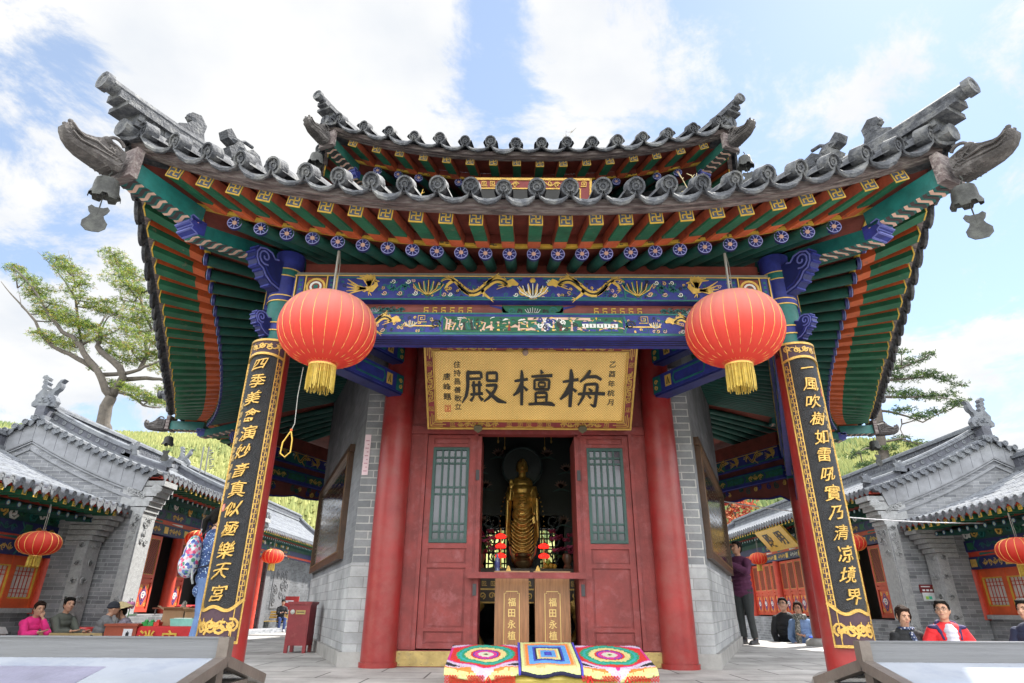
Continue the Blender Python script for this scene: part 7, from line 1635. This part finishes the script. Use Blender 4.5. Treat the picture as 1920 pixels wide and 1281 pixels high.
    for sg in (1, -1): a = an[sg]; E(c, a+V((0, -.06, -.048)), (.050, .13, .038)); E(c, a+V((0, .0, -.02)), (.048, .055, .055)); c.box(S(a+V((0, -.055, -.075))), (.085*s, .25*s, .02*s))
    remesh(c, 'shoes', shoe, t, vox*1.1*s, 2)
    # hair and face
    c = MB()
    if hair != 'bald':
        E(c, Hh(0, -.018, .072), (.070, .080, .066), R3, 14); E(c, Hh(0, -.030, .046), (.083, .090, .080), R3, 16); E(c, Hh(0, -.052, -.0), (.078, .058, .085), R3, 14)
        for q in range(9): a = -1.2+2.4*q/8; T(c, [Hh(.02*sin(a), .0, .118), Hh(.060*sin(a), .050+.012*cos(a), .100), Hh(.078*sin(a+.1), .076*cos(a)+.002, .070+.010*(q % 2))], [.020, .014, .005], 6)
        for sg in (1, -1): T(c, [Hh(sg*.070, .01, .07), Hh(sg*.079, .018, .02), Hh(sg*.078, .02, -.012)], [.020, .014, .006], 6)
    if hair == 'long':
        for q in range(9): a = -2.0+4.0*q/8; T(c, [Hh(.07*sin(a), -.06*cos(a)-.01, .05), Hh(.088*sin(a), -.085*cos(a)*.8-.01, -.06), Hh(.095*sin(a), -.08*cos(a)*.7-.02, -.20)], [.028, .026, .012], 7)
    if hair == 'bun': E(c, Hh(0, -.105, .03), (.045, .04, .045), R3); [T(c, [Hh(sg*.05, .03, .09), Hh(sg*.08, .04, .0), Hh(sg*.075, .03, -.09)], [.022, .016, .006], 6) for sg in (1, -1)]
    if hair == 'tail': T(c, [Hh(0, -.09, .03), Hh(.03, -.15, -.03), Hh(.04, -.15, -.16), Hh(.03, -.13, -.27)], [.035, .035, .026, .008], 8)
    if hair != 'cap': remesh(c, 'hair', hairm, t, vox*s, 1)
    else:
        c = MB(); E(c, Hh(0, -.012, .045), (.090, .102, .085), R3, 16); T(c, [Hh(.088*cos(a), -.012+.10*sin(a), .02) for a in np.linspace(0, 2*pi, 14)], [.016]*14, 6); remesh(c, 'knit_cap', hairm, t, vox*s, 2)
    c = MB()
    for sg in (1, -1): E(c, Hh(sg*.031, .0845, .012), (.0125, .006, .0048), R3, 8)
    c.build('eyes', EYE, t)
    c = MB()
    for sg in (1, -1): T(c, [Hh(sg*.014, .091, .030), Hh(sg*.032, .090, .036), Hh(sg*.052, .078, .029)], [.0035, .0045, .002], 5)
    c.build('eyebrows', hairm if hair not in ('cap', 'bald') else HAIRB, t)
    c = MB(); T(c, [Hh(-.024, .086, -.054), Hh(0, .0955, -.053), Hh(.024, .086, -.054)], [.003, .0055, .003], 6); c.build('mouth', LIP, t)
    if glasses:
        c = MB()
        for sg in (1, -1): T(c, [Hh(sg*.032+.024*cos(a), .098, .010+.018*sin(a)) for a in np.linspace(0, 2*pi, 13)], [.0022]*13, 5); T(c, [Hh(sg*.056, .097, .014), Hh(sg*.078, .04, .012), Hh(sg*.080, -.01, .005)], [.0022]*3, 5)
        T(c, [Hh(-.009, .101, .012), Hh(.009, .101, .012)], [.0022]*2, 5); c.build('glasses', mat('glasses_metal', (.2, .18, .16), .3, metal=.6), t)
    return dict(t=t, U=U, Hh=Hh, R3=R3, s=s, sh=sh, el=el, wr=wr, T=T, E=E, S=S, hc=hc)
def cloth(n, c, **k): return mat('cloth_'+n, c, .85, k.pop('var', .18), k.pop('sc', 8), .25, bsc=90, **k)
JEAN = cloth('denim', (.10, .17, .34)); BLK = cloth('black', (.016, .017, .02)); CHAR = cloth('charcoal', (.03, .035, .038)); NAVY = cloth('navy', (.018, .025, .06)); WHT = cloth('white', (.6, .6, .64))
SHOE = mat('dark_shoe', (.03, .03, .035), .5); SHOEB = mat('brown_shoe', (.12, .07, .04), .5)
def printed(name, base, cols, sc, thr):
    """printed cloth: scattered motifs in several colours"""
    m = bpy.data.materials.new(name); m.use_nodes = True; t = m.node_tree; b = t.nodes['Principled BSDF']; b.inputs['Roughness'].default_value = .8
    tc_ = t.nodes.new('ShaderNodeTexCoord'); vo = t.nodes.new('ShaderNodeTexVoronoi'); vo.inputs['Scale'].default_value = sc; t.links.new(tc_.outputs['Object'], vo.inputs['Vector'])
    sp = t.nodes.new('ShaderNodeSeparateColor'); t.links.new(vo.outputs['Color'], sp.inputs[0]); rp = t.nodes.new('ShaderNodeValToRGB'); rp.color_ramp.interpolation = 'CONSTANT'
    while len(rp.color_ramp.elements) < len(cols): rp.color_ramp.elements.new(.5)
    for i, c in enumerate(cols): rp.color_ramp.elements[i].position = i/len(cols); rp.color_ramp.elements[i].color = c+(1,)
    t.links.new(sp.outputs[0], rp.inputs[0]); gt = t.nodes.new('ShaderNodeMath'); gt.operation = 'LESS_THAN'; gt.inputs[1].default_value = thr; t.links.new(vo.outputs['Distance'], gt.inputs[0])
    mx_ = t.nodes.new('ShaderNodeMix'); mx_.data_type = 'RGBA'; mx_.inputs[6].default_value = base+(1,); t.links.new(gt.outputs[0], mx_.inputs[0]); t.links.new(rp.outputs[0], mx_.inputs[7]); t.links.new(mx_.outputs[2], b.inputs['Base Color']); return m
DOTS = printed('dotted_blue_cotton', (.035, .07, .19), [(.45, .55, .7), (.25, .4, .6)], 42, .32)
FLOR = printed('floral_canvas', (.45, .48, .52), [(.55, .06, .16), (.04, .08, .28), (.62, .25, .32), (.06, .22, .14), (.6, .62, .66), (.12, .16, .40)], 26, .62)
# woman with the backpack behind the left couplet column
pr = person('woman in dotted blue blouse and jeans, half hidden by the 四季 couplet board', (-3.74, 7.6, 0), radians(118), 1.66, DOTS, JEAN, SHOEB, 'tail', female=True, hyaw=.2, toplen=.14, armL=((.05, -.10, -.26), (-.05, -.2, -.05)), armR=((-.08, -.06, -.27), (.0, -.2, -.10)))
bpk = thing('backpack', 'floral canvas backpack worn by the woman in the dotted blouse', 'backpack', (-3.74, 7.6, 0), radians(118))
m = MB(); m.ell((0, .20, 1.12), (.15, .10, .22), 14); m.ell((0, .22, 1.00), (.16, .11, .14), 14); m.ell((0, .27, 1.02), (.11, .06, .11), 12); remesh(m, 'bag', FLOR, bpk, .010, 3)
for sg in (1, -1): m = MB(); m.tube([(sg*.10, .14, 1.33), (sg*.12, .03, 1.45), (sg*.13, -.125, 1.36), (sg*.15, -.13, 1.16), (sg*.16, .02, 1.0), (sg*.13, .15, .96)], .018, 6, flat=.4); m.build('strap', mat('strap_black', (.02, .02, .025), .7), bpk)
m = MB(); m.tube([(-.04, .16, 1.36), (0, .15, 1.41), (.04, .16, 1.36)], .008, 6); m.tube([(-.15, .17, .95), (-.20, .16, .85), (-.18, .14, .80)], .012, 5); m.build('handle', mat('strap_grey', (.3, .32, .33), .7), bpk)
# seated people on the left terrace
GZ = -.58
person('woman in bright pink jacket with a dark ponytail, sitting with her cheek on her hand', (-8.28, 11.25, GZ), radians(62), 1.60, cloth('pink', (.72, .03, .22)), cloth('taupe', (.22, .17, .12)), SHOEB, 'tail', HAIRN, sit=1, lean=.30, hyaw=.0, hpitch=-.15, female=True, armL=((.02, -.22, -.18), (-.12, .05, .24)), armR=((-.02, -.2, -.2), (.12, -.2, .04)), seat=.42)
person('man in olive grey jacket sitting behind the woman in pink', (-8.02, 11.62, GZ), radians(75), 1.66, cloth('olive', (.09, .10, .085)), CHAR, SHOE, 'short', sit=1, lean=.15, hyaw=-.3, armL=((.03, -.16, -.24), (-.06, -.22, .02)), armR=((-.02, -.18, -.22), (.08, -.22, .02)), seat=.42)
person('man in grey jacket and dark knit cap bent over the long table', (-7.42, 11.70, GZ), radians(128), 1.62, cloth('grey', (.15, .155, .165)), CHAR, SHOE, 'cap', mat('cap_wool', (.02, .025, .035), .9), sit=1, lean=.30, armL=((.03, -.2, -.2), (-.05, -.2, .0)), armR=((-.03, -.2, -.2), (.05, -.2, .0)), seat=.42)
pr = person('person in mauve grey clothes and a wide straw hat, bending over the table end', (-6.98, 12.15, GZ), radians(-70), 1.58, cloth('mauve', (.26, .23, .28)), CHAR, SHOE, 'short', sit=1, lean=.42, hpitch=-.3, armL=((.0, -.2, -.2), (-.05, -.2, .02)), armR=((.0, -.2, -.2), (.05, -.2, .02)), seat=.42)
ht = thing('straw_hat', 'wide pale straw hat worn by the person bending over the table end', 'hat', tuple(pr['t'].location), radians(-70))
Hh, s_ = pr['Hh'], pr['s']; c0 = Hh(0, -.01, .055)*s_; m = MB(); X, Y_, Z_ = pr['R3']
m.lathe([(.001, .13), (.03, .12), (.10, .075), (.19, .0), (.20, -.005), (.19, -.012), (.09, .05), (.02, .09)], 28, 0, c0, (X, Y_, Z_))
m.build('hat_cone', mat('straw', (.58, .47, .24), .8, .25, 30, .6, bsc=140), ht, smooth='all')
m = MB(); m.tube([c0+X*.08, Hh(.07, .02, -.08)*s_, Hh(0, .05, -.12)*s_, Hh(-.07, .02, -.08)*s_, c0-X*.08], .004, 5); m.build('chin_strap', BLK, ht)
person('man in dark jacket and blue jeans sitting on the far slatted bench', (-10.72, 30.6, -.46), radians(32), 1.72, BLK, cloth('blue_jean', (.04, .07, .20)), WHT, 'short', sit=1, lean=.16, hpitch=-.45, armL=((.03, -.12, -.25), (-.10, -.20, .03)), armR=((-.03, -.12, -.25), (.10, -.20, .03)), seat=.44)
bn = thing('slatted_bench', 'yellow slatted bench with dark iron legs under the seated far man', 'bench', (-10.72, 30.6, -.46), radians(32))
for q in range(4): m = MB(); m.bx(-.85, .85, -.30+.13*q, -.20+.13*q, .42, .45); m.build('seat_slat', mat('bench_yellow', (.45, .28, .06), .6), bn)
for q in range(3): m = MB(); m.bx(-.85, .85, .24+.03*q, .27+.03*q, .55+.11*q, .63+.11*q); m.build('back_slat', mat('bench_yellow', (.45, .28, .06)), bn)
for x in (-.7, .7): m = MB(); m.tube([(x, -.28, 0), (x, -.25, .40), (x, .2, .41), (x, .33, .88)], .025, 6); m.tube([(x, .28, 0), (x, .18, .40)], .025, 6); m.build('leg', mat('bench_iron', (.03, .03, .03), .6), bn)
t = thing('red_sign', 'small red sign board behind the far bench', 'sign', (-11.0, 32.2, -.46)); m = MB(); m.bx(-.5, .5, -.02, .02, .9, 1.5, 0); m.bx(-.25, .25, -.025, -.02, 1.22, 1.32, 1); m.build('board', [mat('sign_red', (.35, .03, .03), .5), WHT], t); m = MB(); m.bx(-.03, .03, -.02, .02, 0, .9); m.build('post', BLK, t)
# people on the right
person('heavyset man in purple sweater and black trousers, reading the wall board with raised hands', (4.08, 12.1, 0), radians(-52), 1.75, cloth('purple', (.085, .018, .06)), CHAR, SHOE, 'short', skin=SKIN2, bulk=1.15, hyaw=-.25, hpitch=.12, armL=((.05, -.16, -.20), (-.22, -.16, .16)), armR=((-.07, -.14, -.20), (.06, -.18, .20)), toplen=.06)
person('person in blue jeans and jacket mostly hidden behind the man in purple', (4.45, 14.6, 0), radians(150), 1.66, JEAN, JEAN, SHOE, 'short')
hm = person('young man with glasses in a black hooded jacket beyond the platform edge', (5.28, 13.3, -1.0), radians(-28), 1.79, BLK, CHAR, SHOE, 'short', hyaw=-.2, hpitch=.12, glasses=True, toplen=.16, bulk=1.02, armL=((.06, .02, -.28), (-.06, -.12, -.2)), armR=((-.06, .02, -.28), (.06, -.12, -.2)))
m = MB(); hm['E'](m, hm['U'](0, .05, .53), (.13, .09, .05)); hm['E'](m, hm['U'](0, .10, .48), (.10, .06, .08)); remesh(m, 'hood', BLK, hm['t'], .012, 3)
m = MB(); hm['E'](m, hm['U'](.17, -.10, .33), (.022, .01, .018)); m.build('chest_mark', WHT, hm['t'])
sw_ = person('woman with dark glasses and a chequered scarf over a denim jacket', (5.33, 12.75, -1.0), radians(-20), 1.71, cloth('light_denim', (.16, .26, .46)), cloth('royal', (.02, .05, .48)), SHOE, 'bun', HAIRN, female=True, hyaw=-.35, glasses=True, armL=((.05, -.03, -.28), (-.20, -.14, .04)), armR=((-.05, -.03, -.28), (.06, -.16, -.10)), toplen=.06)
SCARF = printed('chequered_scarf', (.10, .11, .10), [(.38, .40, .38), (.30, .32, .3), (.45, .46, .44)], 44, .40)
m = MB(); T, E, U = sw_['T'], sw_['E'], sw_['U']
for q in range(3): T(m, [U(.095*cos(a), .09*sin(a)-.015, .535+.022*q+.008*sin(3*a)) for a in np.linspace(0, 2*pi, 16)], [.032]*16, 7)
T(m, [U(-.05, -.11, .50), U(-.08, -.16, .30), U(-.09, -.16, .02), U(-.08, -.15, -.14)], [.045, .055, .055, .05], 8); remesh(m, 'scarf', SCARF, sw_['t'], .011, 2)
m = MB(); E(m, U(.13, -.23, .20), (.045, .05, .035)); m.build('cuff', cloth('cuff_blue', (.02, .08, .6)), sw_['t'])
bw_ = person('smiling woman in a black coat and patterned neck scarf, looking down', (4.86, 8.6, -1.0), radians(-6), 1.62, BLK, BLK, SHOE, 'bun', HAIRN, female=True, hyaw=.1, hpitch=-.28, bulk=1.05, toplen=.25, vox=.008)
m = MB(); T, E, U = bw_['T'], bw_['E'], bw_['U']; T(m, [U(.085*cos(a), .075*sin(a)-.02, .545) for a in np.linspace(0, 2*pi, 16)], [.022]*16, 7); T(m, [U(.01, -.115, .50), U(.03, -.15, .38), U(.05, -.16, .20)], [.03, .038, .03], 7); remesh(m, 'neck_scarf', printed('navy_print', (.03, .045, .11), [(.5, .5, .55), (.3, .35, .45)], 34, .36), bw_['t'], .010, 2)
rm = person('man with glasses in a red jacket over a pale printed shirt, looking sideways', (5.26, 8.4, -1.0), radians(-12), 1.69, cloth('red', (.68, .022, .030)), JEAN, SHOE, 'short', hyaw=-.55, hpitch=.08, glasses=True, bulk=1.1, toplen=.2, vox=.008, armL=((.10, .02, -.27), (-.04, -.10, -.22)), armR=((-.10, .02, -.27), (.04, -.10, -.22)))
T, E, U = rm['T'], rm['E'], rm['U']
m = MB()
for z in np.linspace(-.16, .46, 12): E(m, U(.0, -.082, z), (.085, .105, .06))
E(m, U(0, -.065, .50), (.062, .085, .05)); T(m, [U(-.04, -.04, .52), U(.0, -.09, .48), U(.04, -.04, .52)], [.025, .022, .025], 7); remesh(m, 'shirt', printed('printed_shirt', (.56, .55, .64), [(.2, .25, .55), (.55, .2, .25)], 60, .16), rm['t'], .009, 2)
m = MB()
for sg in (1, -1): T(m, [U(sg*.05, .07, .57), U(sg*.095, .0, .55), U(sg*.11, -.07, .47), U(sg*.10, -.125, .36)], [.030, .034, .030, .012], 8); E(m, U(sg*.15, -.02, .505), (.075, .075, .032))
remesh(m, 'collar', cloth('collar_navy', (.035, .025, .09)), rm['t'], .009, 2)
m = MB()
for sg in (1, -1): T(m, [U(sg*.10, -.155, .20), U(sg*.15, -.145, .06)], [.012, .010], 6)
m.build('jacket_zip', BLK, rm['t'])
person('man in navy jacket seen in profile at the right photo edge', (6.02, 8.0, -1.0), radians(-62), 1.70, NAVY, BLK, SHOE, 'short', hyaw=-.1, armL=((.05, -.05, -.28), (-.02, -.16, -.16)), armR=((-.05, -.05, -.28), (.02, -.16, -.16)), vox=.008)
# ---------------------------------------------------------------- things on the left terrace
TOPW = mat('table_brown', (.22, .075, .04), .5, .3, 5, .1); LEGM = mat('table_leg_grey', (.3, .31, .32), .5, metal=.5)
t = thing('long_table', 'long brown folding table where the grey-jacketed man is bent over', 'table', (-7.35, 12.25, -.58))
m = MB(); m.bx(-.95, .95, -.28, .28, .755, .79); m.build('table_top', TOPW, t)
for x in (-.8, .8):
    for y in (-.2, .2): m = MB(); m.tube([(x, y, 0), (x*.97, y*.9, .755)], .016, 6); m.build('leg', LEGM, t)
t = thing('wooden_bench', 'pale wooden bench with a backrest behind the seated people', 'bench', (-7.6, 11.25, -.58))
m = MB(); m.bx(-.62, .62, -.03, .0, .62, .73, 0); m.box((-.45, -.034, .675), (.04, .01, .06), 1); m.box((.45, -.034, .675), (.04, .01, .06), 1); m.build('backrest', [mat('bench_pale', (.34, .25, .12), .6, .3, 5, .1, stretch=(1, 8, 8)), BLACK], t); m = MB(); m.bx(-.62, .62, 0, .36, .40, .44); m.build('seat', mat('bench_pale', (.34, .25, .12)), t)
for x in (-.55, .55):
    for y, z in ((-.015, .62), (.32, .40)): m = MB(); m.bx(x-.025, x+.025, y-.02, y+.02, 0, z); m.build('leg', mat('bench_pale', (.34, .25, .12)), t)
t = thing('cloth_table', 'low table under a scarlet cloth lettered 消灾 in yellow', 'table', (-5.92, 11.45, -.58))
RC = mat('scarlet_cloth', (.42, .012, .016), .75, .15, 5, .2)
m = MB(); rows = []
for x in np.linspace(-.52, .52, 27): w_ = .012*sin(x*38); rows.append([V((x, y, z)) for y, z in ((.32, .84), (-.30, .84), (-.325+w_*.4, .80), (-.33+w_, .55), (-.335+w_*1.6, .12))])
m.grid(rows); m.bx(-.5, .5, -.28, .3, .80, .835); m.build('cloth', RC, t, smooth=True)
m = MB()
for x, ch in ((-.26, '消'), (.12, '灾')): engrave(m, ch, .27, flatP((V((0, -.352, .655)), V((1, 0, 0)), V((0, 0, 1)), V((0, -1, 0)))), x, 0, .004, 0, bold=.015)
m.build('yellow_lettering', YELL, t)
for x in (-.45, .45):
    for y in (-.25, .27): m = MB(); m.bx(x-.02, x+.02, y-.02, y+.02, 0, .80); m.build('leg', LEGM, t)
t = thing('red_chest', 'brown red wooden chest with a white paper label beside the scarlet cloth', 'chest', (-6.62, 11.3, -.58))
m = MB(); m.bx(-.26, .26, -.2, .22, .0, .84, 0); m.build('chest_body', mat('chest_red', (.28, .06, .03), .5, .25), t); m = MB(); m.bx(-.28, .28, -.22, .24, .84, .875); m.build('lid', mat('chest_red', (.28, .06, .03)), t)
m = MB(); m.bx(.05, .20, -.206, -.2, .50, .80, 0)
for q in range(2): m.bx(.10, .15, -.209, -.206, .68-.12*q, .75-.12*q, 1); m.bx(.12, .13, -.21, -.206, .66-.12*q, .77-.12*q, 1)
m.build('paper_label', [WHT, BLK], t)
def carton(x, y, z, sx, sy, sz, rz, label):
    t = thing('cardboard_box', label, 'box', (x, y, z), rz, group='open cardboard boxes on the scarlet table'); CB = mat('cardboard', (.36, .22, .12), .8, .15, 5, .1)
    m = MB()
    for a in ((-sx/2, -sx/2+.006, -sy/2, sy/2), (sx/2-.006, sx/2, -sy/2, sy/2), (-sx/2+.006, sx/2-.006, -sy/2, -sy/2+.006), (-sx/2+.006, sx/2-.006, sy/2-.006, sy/2)): m.bx(*a, 0, sz)
    m.bx(-sx/2+.006, sx/2-.006, -sy/2+.006, sy/2-.006, 0, .008); m.build('carton_body', CB, t)
    for sg in (-1, 1):
        m = MB(); m.beam((sg*sx/2, 0, sz), (sg*(sx/2+.11), 0, sz+.07), sy*.96, .006); m.build('flap', CB, t); m = MB(); m.beam((0, sg*sy/2, sz), (0, sg*(sy/2+.09), sz+.05), sx*.96, .006); m.build('flap', CB, t)
carton(-6.05, 11.62, .262, .32, .26, .24, .3, 'open cardboard box on the scarlet table, nearer the folding chair'); carton(-5.62, 11.6, .262, .34, .26, .22, -.2, 'open cardboard box on the scarlet table, nearer the black couplet board')
t = thing('plastic_tray', 'pale turquoise plastic tray on the scarlet table', 'tray', (-5.7, 11.32, .262)); m = MB(); m.box((0, 0, .05), (.36, .2, .10), 0, None, (1.1, 1.1)); m.box((0, 0, .106), (.40, .23, .014)); m.build('tray_body', mat('tray_teal', (.22, .52, .46), .4), t); m = MB(); m.box((0, 0, .115), (.3, .17, .02)); m.build('tray_filling', mat('tray_white', (.6, .65, .6), .6), t)
t = thing('toy_stand', 'small green and red plastic goods on the scarlet table', 'goods', (-6.2, 11.28, .262))
for i, (x, c) in enumerate(((-.12, (.03, .3, .06)), (-.02, (.04, .28, .08)), (.08, (.5, .04, .03)))): m = MB(); m.box((x, 0, .03), (.09, .12, .06)); m.ell((x, 0, .07), (.035, .04, .03), 8); m.build('packet', mat('packet_%d' % i, c, .4), t)
t = thing('entrance_step', None, None, (-7, 15.5, -.58)); bpy.data.objects.remove(t)
m = MB(); m.bx(-7.62, -6.4, 13.25, 18.2, -.58, -.15); tag(m.build('hall_step', STONE), kind='structure')
t = thing('folding_chair', 'pale grey steel folding chair standing before the open hall door', 'chair', (-7.22, 13.75, -.15), radians(-60))
CH = mat('chair_grey', (.42, .41, .38), .4, metal=.3)
m = MB(); m.bx(-.19, .19, -.2, .18, .42, .445); m.build('seat', CH, t)
m = MB(); rows = [[V((x, .235+.03*(1-(x/.2)**2), z)) for z in (.62, .72, .80)] for x in np.linspace(-.2, .2, 9)]; m.grid(rows); m.grid([[p+V((0, .012, 0)) for p in r] for r in rows], flip=True); m.build('backrest', CH, t)
for sg in (-1, 1):
    m = MB(); m.tube([(sg*.2, -.26, 0), (sg*.2, .12, .5), (sg*.2, .235, .82)], .012, 6); m.build('front_leg', CH, t); m = MB(); m.tube([(sg*.18, .28, 0), (sg*.18, -.16, .43)], .012, 6); m.build('rear_leg', CH, t)
t = thing('side_table', 'small table with a crumpled red cloth before the hall door', 'table', (-7.35, 14.6, -.15)); m = MB(); m.bx(-.55, .4, -.3, .3, .66, .69); m.build('table_top', TOPW, t)
m = MB(); 
for q in range(12): m.ell((random.uniform(-.1, .35), random.uniform(-.2, .2), .71), (.14, .12, .04), 8)
remesh(m, 'red_cloth', RC, t, .012, 3)
for x in (-.5, .35):
    for y in (-.25, .25): m = MB(); m.tube([(x, y, 0), (x, y, .66)], .014, 6); m.build('leg', LEGM, t)
t = thing('plastic_stool', 'red plastic stool beside the man in olive grey', 'stool', (-7.75, 11.95, -.58)); RP = mat('red_plastic', (.55, .05, .05), .35)
m = MB(); m.lathe([(.15, .72), (.16, .76), (.14, .80), (.001, .80)], 14); m.build('seat', RP, t, smooth=True)
for a in range(4): m = MB(); q = pi/4+a*pi/2; m.tube([(.2*cos(q), .2*sin(q), 0), (.13*cos(q), .13*sin(q), .74)], .02, 6); m.build('leg', RP, t)
t = thing('plastic_bin', 'pale grey plastic bin with sloping top at the left photo edge', 'bin', (-8.75, 10.9, -.58)); m = MB(); m.box((0, 0, .36), (.5, .36, .72), 0, None, (1.08, 1.08)); m.build('bin_body', mat('bin_grey', (.42, .43, .41), .5), t); m = MB(); m.prism([(-.3, .72), (.3, .72), (.22, .82), (-.26, .82)], (V((0, .2, 0)), V((1, 0, 0)), V((0, 0, 1)), V((0, -1, 0))), .4); m.build('bin_lid', mat('bin_lid_grey', (.5, .51, .5), .5), t)
t = thing('lotus_ornament', 'pink lotus ornament with a green leaf beside the straw hat', 'ornament', (-7.5, 12.75, .21)); 
m = MB()
for q in range(10): a = 2*pi*q/10; m.ell((.05*cos(a), .05*sin(a), .36+.02*(q % 2)), (.03, .03, .06), 7)
m.build('bloom', mat('lotus_pink', (.65, .25, .45), .6), t, smooth='all'); m = MB(); m.tube([(0, 0, 0), (0, .01, .32)], .008, 5); m.ell((.08, 0, .20), (.09, .07, .012), 10); m.build('stem_leaf', mat('lotus_leaf', (.05, .3, .06), .5), t)
m = MB(); m.bx(-11.42, -11.22, 29.3, 36.9, -.46, 2.75, 0); m.bx(-11.22, -11.16, 29.2, 29.75, -.46, 2.9, 1); m.bx(-11.22, -11.19, 30.3, 32.6, .5, 2.2, 1)
fr = (V((-11.188, 31.45, 1.35)), V((0, 1, 0)), V((0, 0, 1)), V((1, 0, 0)))
for q in range(16): m.ribbon(spiral(random.uniform(-.9, .9), random.uniform(-.65, .65), .22, .03, q, 1.4, 12), .06, fr, .03, 1)
tag(m.build('brick_wall', [brick_mat('dark_court_brick', (.065, .068, .075), (.11, .115, .125), (.15, .155, .16), .30, .075, .006), mat('dark_carving', (.11, .112, .12), .85, .3, 12, .5)]), 'grey brick wall with a carved stone panel behind the man on the far bench', 'wall')  # court wall brick in a darker grey than the hall brick
